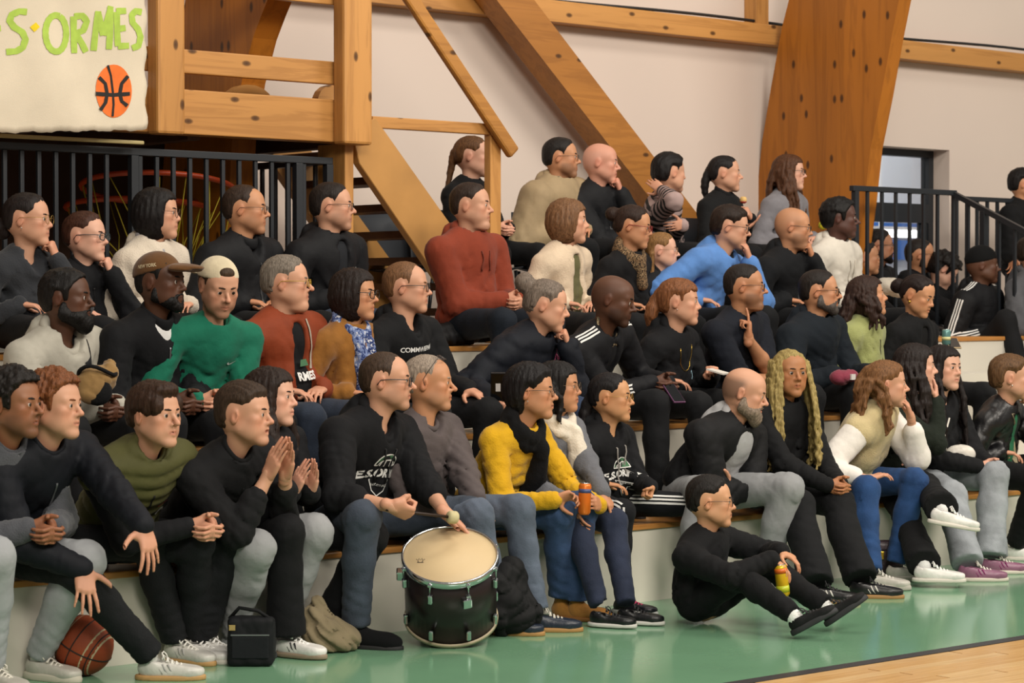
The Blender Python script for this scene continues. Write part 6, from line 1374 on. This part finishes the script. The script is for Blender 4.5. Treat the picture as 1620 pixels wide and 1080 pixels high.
# sherpa collar pocket, pink ribbon, earrings, watch, necklace, lettering
r = pp['navypuffer']; bvn = bvh_of(r.top)
rb = [(-.010, -.04), (-.004, -.01), (.006, .018), (.0, .028), (-.006, .018), (.004, -.01), (.010, -.036)]
print_on(r, 'pink_ribbon', r.top, line_geo([rb], .008), chest(r, .095, .0), r.ts, r.su, r.tf, plain('ribbon_pink', 'd0608a', .7), .008)
def earring(r, sg, col='c9a44a', rad=.006, drop=.0): link('earring', MB().lathe([(0, -rad), (rad * .7, -rad * .7), (rad, 0), (rad * .7, rad * .7), (0, rad)], 8).mesh('earring'), plain('jewel_' + col, col, .25, .9), r.root, mtx=mat4(np.eye(3), r.Hd + r.Rh @ np.array([sg * .081, .008, -.038 - drop]) * r.hs - r.base))
earring(pp['blazer'], -1, rad=.009); earring(pp['greyjumper'], -1, 'd8d4cc', .004); earring(pp['ginger'], -1, 'd8d4cc', .004); earring(pp['yellow'], -1, 'd8d4cc', .004); earring(pp['leather'], -1, 'd8d4cc', .005)
def bracelet(r, sg, col='c9a44a', rad=.031, t=.005, back=.03, metal=.9):
    d = nrm(r.wr[sg] - r.el[sg]); c = r.wr[sg] - d * back - r.base; u = nrm(np.cross(d, [0.3, .2, 1])); w = np.cross(d, u)
    MB().tube([Vector(c + (u * math.cos(a) + w * math.sin(a)) * rad) for a in np.linspace(0, 2 * math.pi, 14)[:-1]], t, 6, closed=True).build('bracelet', plain('jewel_' + col, col, .3, metal), r.root)
bracelet(pp['smiler'], 1); bracelet(pp['smiler'], -1); bracelet(pp['greytee'], -1, 'b9bcc0', .033); bracelet(pp['suede'], 1, '1a1a1c', .040, .008, metal=0); bracelet(pp['boy'], -1, '6a6c70', .034, .005, -.0)
r = pp['ginger']; bv = bvh_of(r.top); MB().tube([Vector(p) for p in drape(bv, [chest(r, .06 * math.cos(t), -.02 - .13 * math.sin(t)) for t in np.linspace(0, math.pi, 14)], r.tf, .004)], .0016, 5).build('necklace', plain('jewel_c9a44a', 'c9a44a', .25, .9), r.root)
print_on(r, 'chest_badge', r.top, poly_geo([arcp(0, 0, .016, .024, 0, 330, 12)]), chest(r, .085, -.19), r.ts, r.su, r.tf, plain('badge_blue', '8fb0bf', .7))
r = pp['leather']; ribbon(r, 'bag_strap', r.top, [chest(r, -.06, .03), chest(r, .02, -.15), chest(r, .09, -.40)], -r.ts, r.tf, .020, cloth('b9a98c', 'nylon'), .010)
r = pp['rustjacket']; ribbon(r, 'bag_strap', r.top, [chest(r, .065, .03), chest(r, .07, -.10), chest(r, .06, -.20)], -r.ts, r.tf, .014, cloth('a39a8c', 'nylon'), .006)
r = pp['browncap']
cm = bvh_of(r.cap)
V, F = text_geo('NEW YORK', .020, bold=.0006); V2 = []
for x, y, z in V:
    a = math.radians(-92) + x / .10; p = Vector((.0, .018, .072 + y)); d = Vector((math.sin(a), -math.cos(a), 0)); h_ = cm.ray_cast(p + d * .3, -d); V2.append((h_[0] + d * .002) if h_[0] is not None else p + d * .1)
link('cap_lettering', py_mesh('cap_lettering', V2, F), plain('cap_thread', 'b9a888', .8), r.cap)
print_on(pp['openhood'], 'jacket_logo', pp['openhood'].top, poly_geo([[(-.012, -.004), (.012, -.004), (.012, .004), (-.012, .004)]]), chest(pp['openhood'], .12, -.13), pp['openhood'].ts, pp['openhood'].su, pp['openhood'].tf, WP)
# tattoo on the forearm of the man in the navy tee is drawn as dark ink strokes on the skin
r = pp['navytee']; bv = bvh_of(r.body); c = (r.el[-1] * .55 + r.SH[-1] * .45) - r.base; A = nrm(-r.ts - r.tf * .3)
ink = [[(-.02, .02), (0, .03), (.02, .015), (.01, -.01), (-.015, -.005)], [(-.015, -.02), (.01, -.03), (.025, -.01)]]
V, F = line_geo(ink, .010); U_ = nrm(np.cross(A, [0, 0, 1.])); link('tattoo', py_mesh('tattoo', drape(bv, [c + U_ * x + np.array([0, 0, y]) for x, y, _ in V], A, .0015, .3), F), plain('tattoo_ink', '3a3534', .7), r.root)

# ------------------------------------------------------------ things
def thing(name, loc, label, cat, group=None): return empty(name, loc, label, cat, group)
CHROME = plain('chrome', 'c9cdd0', .14, 1.0)
# floor tom drum, leaning towards the camera side
RD, LD = .198, .335; ang = math.radians(30); cdir = -FH; nax = np.array([0, 0, 1.]) * math.cos(ang) + cdir * math.sin(ang); edir = -np.array([0, 0, 1.]) * math.sin(ang) + cdir * math.cos(ang)
low = PZ(712, 1026, 0.0); cb = low - edir * (RD + .006) + np.array([0, 0, .003]); sdir = np.cross(nax, edir)
dm = thing('floor_tom_drum', cb, 'dark brown floor tom drum with cream skin and chrome hoop', 'drum'); dm.rotation_euler = Matrix([[edir[i], sdir[i], nax[i]] for i in range(3)]).to_euler()
MB().lathe([(RD, .012), (RD, LD)], 48).build('shell', plain('drum_shell', '1c1012', .35), dm)
MB().lathe([(0, LD + .004), (RD + .002, LD + .004), (RD + .004, LD - .006)], 48).build('drum_skin', noisy('drum_skin_film', 'cdb58c', .04, 6, .5), dm)
MB().lathe([(RD + .006, LD - .022), (RD + .011, LD - .018), (RD + .010, LD + .010), (RD + .003, LD + .013), (RD + .001, LD + .006)], 48, caps=False).build('top_hoop', CHROME, dm)
MB().lathe([(RD + .001, .016), (RD + .007, .016), (RD + .007, 0), (RD - .006, 0)], 48, caps=False).build('bottom_hoop', plain('hoop_cream', 'a89b80', .4), dm)
for i in range(8):
    a = 2 * math.pi * (i + .5) / 8; M = Matrix.Rotation(a, 4, 'Z')
    lg = MB().box((RD, -.011, LD - .105), (RD + .022, .011, LD - .060), M, bev=.006).build('lug', CHROME, dm); MB().tube([M @ Vector((RD + .014, 0, LD - .06)), M @ Vector((RD + .014, 0, LD + .004))], .0035, 6).build('tension_rod', CHROME, lg); MB().box((RD + .006, -.009, LD - .016), (RD + .022, .009, LD - .002), M, bev=.003).build('hoop_claw', CHROME, lg)
    MB().box((RD, -.010, .035), (RD + .020, .010, .085), M, bev=.006).build('lug', CHROME, dm)
for a in (.15, 2.3, -1.75):
    M = Matrix.Rotation(a + .2, 4, 'Z'); MB().box((RD, -.020, .22), (RD + .034, .020, .265), M, bev=.006).build('leg_bracket', CHROME, dm)
lg_ = [arcp(0, .0, .012, .012, 20, 160, 7), [(-.014, -.012), (.014, -.012)], [(-.018, .012), (-.010, .0), (-.006, .018), (0, .004), (.006, .018), (.010, .0), (.018, .012)]]
V, F = line_geo(lg_, .003); Ml = Matrix.Rotation(math.pi / 2, 4, 'Z'); link('skin_logo', py_mesh('skin_logo', [Ml @ Vector((x - .125, y - .04, LD + .006)) for x, y, _ in V], F), plain('logo_ink', '3a322a', .7), dm)
# mallet
r = pp['drummer']; hw = r.wr[-1] + nrm(PY(655, 815, -.46) - PY(618, 800, -.42)) * .07; me_ = PY(716, 818, -.50)
md_ = thing('drum_mallet', hw, 'drum mallet with pale felt head held in the drummer\'s right hand', 'mallet'); dd = nrm(me_ - hw)
MB().tube([Vector(-dd * .09), Vector(me_ - hw)], .0065, 8).build('stick', wood('mallet_stick', '2a1d16', '17100c', 0, 1, .5, False), md_)
Mm = Vector(dd).to_track_quat('Z', 'Y').to_matrix().to_4x4(); Mm.translation = Vector(me_ - hw); MB().lathe([(0, -.022), (.022, -.022), (.028, -.014), (.028, .014), (.022, .022), (.008, .023), (.006, .016), (0, .016)], 20, Mm).build('felt_head', noisy('felt', 'c3b98f', .1, 40, .95), md_)
# cans
def can(name, p, axis, mat, label, h=.145, rr=.029, bands=()):
    t = thing(name, p, label, 'can'); M = Vector(axis).to_track_quat('Z', 'Y').to_matrix().to_4x4()
    MB().lathe([(0, .004), (rr * .72, 0), (rr * .78, .003), (rr, .012), (rr, h - .014), (rr * .82, h - .002)], 24, M).build('can_body', mat, t); MB().lathe([(rr * .82, h - .004), (rr * .84, h + .001), (rr * .78, h - .002), (0, h - .003)], 24, M).build('can_lid', CHROME, t)
    for z0, z1, m in bands: MB().lathe([(rr + .0006, z0), (rr + .0006, z1)], 24, M).build('can_print', m, t)
    return t
can('drink_can', PY(924, 814, -.42), (.05, 0, 1), plain('can_orange', 'd9701f', .3, .3), 'orange drink can held by the woman in the yellow sweater', bands=((.10, .118, plain('can_navy', '3d4a78', .4)),))
can('drink_can', PY(1240, 943, -1.12), nrm(-RT * .12 + np.array([0, 0, 1.])), plain('can_yellow', 'd8b21e', .3, .3), 'yellow and orange drink can held between the boy\'s knees', bands=((.02, .05, plain('can_lime', 'b9c22a', .4)), (.105, .128, plain('can_red', 'd2661e', .4))))
can('drink_can', PY(1497, 546, .46), (0, 0, 1), plain('can_teal', '5f8a86', .3, .3), 'small teal drink can beside the woman in the blazer', .095, .026, bands=((.03, .05, plain('can_pale', 'c9c48a', .4)),))
# basketball
bc = PZ(132, 1068, 0.0) + np.array([0, 0, .120]); bk = thing('basketball', bc - np.array([0, 0, .12]), 'brown and cream basketball on the floor behind a stretched leg', 'basketball')
bm = bmesh.new(); bmesh.ops.create_uvsphere(bm, u_segments=40, v_segments=24, radius=.12)
me = bpy.data.meshes.new('ball_panels'); bm.to_mesh(me); bm.free(); me.polygons.foreach_set('use_smooth', [True] * len(me.polygons)); link('ball_panels', me, noisy('ball_leather', '8f3d1c', .12, 10, .6, .5, 260), bk, loc=(0, 0, .12))
Rb = rotz(.6) @ rotx(.5)
for k, (cm_, pts) in enumerate((('1a1512', [(math.cos(a), math.sin(a), 0) for a in np.linspace(0, 6.283, 40)[:-1]]), ('1a1512', [(math.cos(a), 0, math.sin(a)) for a in np.linspace(0, 6.283, 40)[:-1]]), ('1a1512', [(math.cos(a) * .8, .6 * 1, math.sin(a) * .8) for a in np.linspace(0, 6.283, 36)[:-1]]), ('1a1512', [(math.cos(a) * .8, -.6, math.sin(a) * .8) for a in np.linspace(0, 6.283, 36)[:-1]]))):
    MB().tube([Vector(Rb @ np.array(p) * .1203 + np.array([0, 0, .12])) for p in pts], .0028, 5, closed=True).build('seam', plain('ball_seam', '1a1512', .7), bk)
for sgn in (1, -1):
    V = []; F = []
    for i in range(41):
        a = 2 * math.pi * i / 40
        for h_ in (.42, .72): q_ = math.sqrt(1 - h_ * h_); V.append(Rb @ np.array([q_ * math.cos(a), sgn * h_, q_ * math.sin(a)]) * .1208 + np.array([0, 0, .12]))
        if i: F.append((2 * i - 2, 2 * i - 1, 2 * i + 1, 2 * i))
    link('cream_panel', py_mesh('cream_panel', V, F, True), noisy('ball_cream', 'b5a584', .1, 20, .6, .4, 260), bk)
# soft things: bags, hat, garments
def soft(name, label, cat, prims, mat, base, h=.009, wr=.012, seed=1, group=None, clip=None, sub=None):
    lo = np.min([np.array(p) - np.max(q) for _, p, q, *_r in prims], 0) - .05; hi = np.max([np.array(p) + np.max(q) for _, p, q, *_r in prims], 0) + .05
    for pr in prims:
        if pr[0] == 'c': lo = np.minimum(lo, np.array(pr[3]) - pr[4] - .05); hi = np.maximum(hi, np.array(pr[3]) + pr[4] + .05)
    v = Vol(lo, hi, h)
    for pr in prims:
        if pr[0] == 'e': v.ell(pr[1], pr[2], pr[3] if len(pr) > 3 else None, k=.02)
        elif pr[0] == 'b': v.box(pr[1], pr[2], pr[3] if len(pr) > 3 else None, .02, k=.02)
        else: v.cone(pr[1], pr[3], pr[2], pr[4], k=.02)
    if wr: v.rough(wrinkles(seed, wr, [((0, 0, 0), .3)]))
    if clip is not None: v.clip_plane((0, 0, clip), (0, 0, -1))
    t = thing(name, base, label, cat, group); V, Q = v.surf(1); link(sub or name + '_body', fast_mesh(name, V, Q), mat, t); return t
Rf = np.stack([RT, FH, [0, 0, 1]], 1)
t = soft('crossbody_bag', 'small black crossbody bag on the floor between white sneakers', 'bag', [('b', (0, 0, .10), (.095, .05, .10), Rf)], cloth('17191d', 'nylon'), PZ(398, 1052, 0), wr=.006, clip=.002)
MB().box((-.075, -.056, .035), (.075, -.046, .125), mat4(Rf, (0, 0, 0)), bev=.004).build('front_pocket', cloth('1c1f24', 'nylon'), t); MB().box((-.078, -.057, .128), (.078, -.050, .134), mat4(Rf, (0, 0, 0))).build('zip', plain('zip_metal', '8a8c90', .35, .8), t); MB().box((-.085, -.054, .15), (-.060, -.05, .172), mat4(Rf, (0, 0, 0))).build('bag_label', plain('bag_label_tan', 'a08a52', .6), t)
MB().tube([Vector(Rf @ np.array(p)) for p in ((-.09, 0, .19), (-.05, 0, .235), (.03, -.02, .225), (.09, 0, .18))], .008, 6).build('strap', cloth('121316', 'nylon'), t)
soft('beige_jacket', 'crumpled beige jacket lying on the floor by the woman in black flared trousers', 'jacket', [('e', (0, 0, .07), (.10, .09, .08)), ('e', (.06, -.03, .05), (.09, .08, .06)), ('e', (-.03, .03, .13), (.06, .06, .06)), ('c', (.02, 0, .10), .03, (.0, .05, .20), .025)], cloth('7d7158', 'cotton'), PZ(512, 1030, 0), wr=.028, seed=12, clip=.002)
soft('black_holdall', 'slumped black sports bag on the floor to the right of the drum', 'bag', [('e', (0, 0, .12), (.12, .10, .13)), ('e', (.02, .02, .24), (.09, .07, .10)), ('e', (-.06, .02, .19), (.07, .08, .10)), ('e', (.06, -.02, .09), (.09, .10, .09))], cloth('0f1012', 'nylon'), PZ(806, 1004, 0), wr=.030, seed=15, clip=.002)
hb = soft('handbag', 'small plum saddle handbag with a gold clasp on the floor', 'handbag', [('e', (0, 0, .10), (.105, .045, .10), Rf), ('b', (0, 0, .15), (.10, .04, .05), Rf)], cloth('3b2c33', 'leather'), PZ(1400, 914, 0), wr=.0, clip=.002)
MB().box((-.022, -.062, .105), (.022, -.046, .15), mat4(Rf, (-.03, .02, 0)), bev=.004).build('clasp', plain('gold_clasp', 'c9a23a', .25, .9), hb); MB().tube([Vector(Rf @ np.array(p)) for p in ((.10, 0, .15), (.115, 0, .19), (.105, 0, .235))], .007, 6).build('chain', plain('gold_clasp', 'c9a23a', .25, .9), hb)
MB().box((-.10, -.052, .155), (.10, -.044, .160), mat4(Rf, (0, 0, 0))).build('flap_edge', cloth('2a1f25', 'leather'), hb)
wb = soft('white_handbag', 'small white shoulder bag held on the lap of the woman in pale jeans', 'handbag', [('e', (0, 0, .0), (.085, .035, .055), Rf)], cloth('cfcac0', 'leather'), PY(1520, 718, -.10), wr=.004); MB().tube([Vector(Rf @ np.array(p)) for p in ((-.08, 0, .02), (-.09, 0, .10), (-.06, .02, .2))], .005, 6).build('strap', cloth('cfcac0', 'leather'), wb)
ht = soft('flapped_cap', 'tan and black cap with ear flaps held by the man in the pale hoodie', 'cap', [('e', (0, 0, 0), (.085, .075, .065)), ('e', (-.03, -.02, -.05), (.06, .05, .05)), ('e', (.07, .0, .03), (.035, .05, .06))], cloth('8a6d44', 'suede'), PY(150, 602, .48), wr=.014, seed=5)
MB().tube([Vector((.085 * math.cos(a), .06 * math.sin(a) - .02, .045 + .02 * math.sin(2 * a))) for a in np.linspace(0, 6.283, 20)[:-1]], .009, 6, closed=True).build('black_trim', cloth('141416', 'knit'), ht)
ell_ = MB().lathe([(0, -.03), (.05, -.03), (.06, -.01), (.05, .01), (0, .012)], 16, mat4(Rf, (-.02, -.06, -.045)) @ Matrix.Rotation(1.2, 4, 'X')); ell_.build('black_lining', cloth('101113', 'knit'), ht)
gl = soft('pink_gloves', 'dusky pink gloves resting on the lap of the man in the dark blue jacket', 'gloves', [('e', (0, 0, 0), (.075, .05, .04)), ('e', (.07, -.01, .01), (.06, .05, .035))], cloth('7d3444', 'knit'), PY(1330, 597, .40), wr=.012, seed=6); MB().box((.02, -.062, -.012), (.055, -.05, .02)).build('white_label', plain('label_white', 'cfcac6', .7), gl)
fg = soft('white_fur_mitts', 'fluffy off-white knit held up beyond the aisle railing', 'mittens', [('e', (0, 0, 0), (.12, .08, .06)), ('e', (.10, 0, -.02), (.09, .07, .06))], cloth('b8b0a2', 'fleece'), PY(1408, 452, 2.02), wr=.016, seed=9)
# dark shoes and jacket on the bench beside the man in the rust hoodie
soft('dark_jacket', 'dark folded jacket on the bench beside the man in the rust hoodie', 'jacket', [('e', (0, 0, .06), (.16, .12, .07)), ('e', (.10, 0, .10), (.10, .10, .08)), ('e', (-.10, -.03, .05), (.08, .10, .06))], cloth('1b1b1d', 'nylon'), np.array([PY(724, 545, 1.66)[0], 1.70, 1.234]), wr=.024, seed=17, clip=.001)
# phones, snacks
def phone(p, R, label, mat, size=(.036, .005, .075)):
    t = thing('phone', p, label, 'phone'); MB().box((-size[0], -size[1], -size[2]), size, mat4(R, (0, 0, 0)), bev=.003).build('phone_body', mat, t); MB().box((-size[0] + .004, -size[1] - .0012, -size[2] + .006), (size[0] - .004, -size[1] - .0002, size[2] - .006), mat4(R, (0, 0, 0))).build('screen', plain('phone_screen', '0c0d10', .1), t); return t
ph = phone(PY(788, 612, .42), Rf @ rotx(.3), 'black phone in the hand of the woman in the navy coat', plain('phone_black', '131316', .3)); MB().box((-.012, -.0085, -.02), (.012, -.0062, .02), mat4(Rf @ rotx(.3), (0, 0, 0))).build('white_sticker', plain('label_white', 'cfcac6', .7), ph)
phone(PY(1066, 622, .40), Rf @ rotz(.5) @ rotx(-.9), 'purple-edged phone in the hands of the man in the track jacket', plain('phone_purple', '5a2f52', .3))
phone(PY(1508, 543, .44), Rf @ rotx(-1.2), 'pale gold phone held by the woman in the blazer', plain('phone_gold', 'b09a78', .3))
sn = thing('snack', PY(1176, 316, 2.14), 'pale apple piece held by the woman eating in the top row', 'snack'); MB().lathe([(0, -.022), (.018, -.018), (.024, 0), (.018, .018), (0, .022)], 12).build('apple', noisy('apple_flesh', 'd0ab6a', .15, 20, .6), sn); MB().lathe([(.012, -.024), (.021, -.017), (.022, -.010)], 12).build('apple_skin', plain('apple_red', '8a2a1c', .4), sn)
yb = thing('tennis_ball', PY(1302, 356, 2.36), 'small yellow and green ball beside the girl in the grey sweatshirt', 'ball'); MB().lathe([(.032 * math.sin(a), -.032 * math.cos(a)) for a in np.linspace(0, math.pi, 10)], 16).build('ball_body', noisy('ball_yellow', 'c9bd2a', .15, 12, .8), yb); MB().tube([Vector((.0325 * math.cos(a), .0325 * math.sin(a) * .8, .018 * math.sin(2 * a))) for a in np.linspace(0, 6.28, 20)[:-1]], .002, 5, closed=True).build('seam', plain('seam_green', '5a8a2a', .8), yb)
pap = thing('paper_slip', PY(1138, 588, .50), 'white paper slip held by the woman with the ginger ponytail', 'paper'); MB().box((-.07, -.05, -.002), (.07, .05, .002), mat4(rotz(.4) @ rotx(.25), (0, 0, 0))).build('sheet', plain('paper_white', 'cfcac2', .8), pap); MB().box((-.07, -.05, .002), (.02, .05, .006), mat4(rotz(.4) @ rotx(.25), (0, 0, 0))).build('fold', plain('paper_white', 'cfcac2', .8), pap)
# ---- grey plastic chairs on the upper level
def chair_meshes():
    V = []; F = []; n = 9; sec = []
    prof = [(-.20, .44), (-.10, .425), (.06, .42), (.17, .44), (.215, .52), (.235, .66), (.245, .80)]
    for (y, z) in prof:
        for i in range(n):
            u = -1 + 2 * i / (n - 1); V.append((u * (.215 if z < .5 else .205 - .02 * (z - .5)), y + (.03 * u * u * -1 if z > .5 else 0), z + (.015 * u * u if z < .5 else 0)))
    for i in range(len(prof) - 1):
        for j in range(n - 1): k = i * n + j; F.append((k, k + 1, k + n + 1, k + n))
    seat = py_mesh('chair_shell', V[:n * 4], [f for f in F if max(f) < n * 4], True); bv_ = {k: i for i, k in enumerate(range(n * 3, n * 7))}
    back = py_mesh('chair_back', V[n * 3:], [tuple(bv_[q] for q in f) for f in F if min(f) >= n * 3], True)
    legs = [MB().tube([(sx * .19, sy * .16, .43), (sx * .22, sy * .20, 0)], .011, 8).mesh('leg') for sx in (-1, 1) for sy in (-1, 1)]
    return seat, back, legs
cs, cbk, clg = chair_meshes(); M_CH = noisy('grey_plastic', '33373d', .06, 6, .5)
def chair(x, y, label, rz=0.0):
    t = thing('plastic_chair', (x, y, 1.232), label, 'chair', 'grey plastic chairs on the upper level'); t.rotation_euler = (0, 0, rz)
    for nme, m in (('seat', cs), ('backrest', cbk)):
        o = link(nme, m, M_CH, t); md = o.modifiers.new('thickness', 'SOLIDIFY'); md.thickness = .008
    for m in clg: link('leg', m, plain('chair_steel', '55585c', .4, .8), t)
for k, lb in (('toptail', 'girl with the fair plait'), ('beigepuffer', 'man in the beige puffer'), ('oldbald', 'old bald man'), ('striped', 'woman in stripes'), ('eater', 'woman eating a snack'), ('longbrown', 'girl with very long brown hair')):
    chair(pp[k].H[0], pp[k].H[1] - .03, 'grey plastic chair under the ' + lb)
c1 = PY(604, 340, 3.10); chair(c1[0], 2.88, 'empty grey plastic chair seen behind the upper stair treads'); c2 = PY(646, 400, 2.9); chair(c2[0] + .28, 2.78, 'empty grey plastic chair seen under the broad stair side board')
# ---- stored hoops with yellow nets in the bay
def hoop(c, rad, tilt, label, seed, col='b9431c'):
    rs = np.random.RandomState(seed); t = thing('basketball_hoop', c, label, 'hoop'); R = Rf @ rotx(-tilt)
    rim = [R @ np.array([rad * math.cos(a), rad * math.sin(a), 0]) for a in np.linspace(0, 2 * math.pi, 37)[:-1]]; MB().tube([Vector(p) for p in rim], .016, 8, closed=True).build('rim', plain('rim_orange', col, .4), t)
    for i in range(0, 36, 2):
        p = rim[i]; q = p * .55 + np.array([rs.normal() * .05, rs.normal() * .05, -.38 - .10 * rs.rand()]); m = (p + q) / 2 + np.array([rs.normal() * .03, rs.normal() * .03, -.02]); MB().tube([Vector(p), Vector(m), Vector(q)], .0035, 5).build('net_cord', plain('net_yellow', 'a8951f', .7), t)
hoop(PY(250, 298, 2.85), .42, .16, 'orange basketball hoop with yellow net stored behind the railing', 3); hoop(PY(218, 330, 3.1), .40, .1, 'second orange hoop stored lower down in the dark bay', 5, '7a3216')
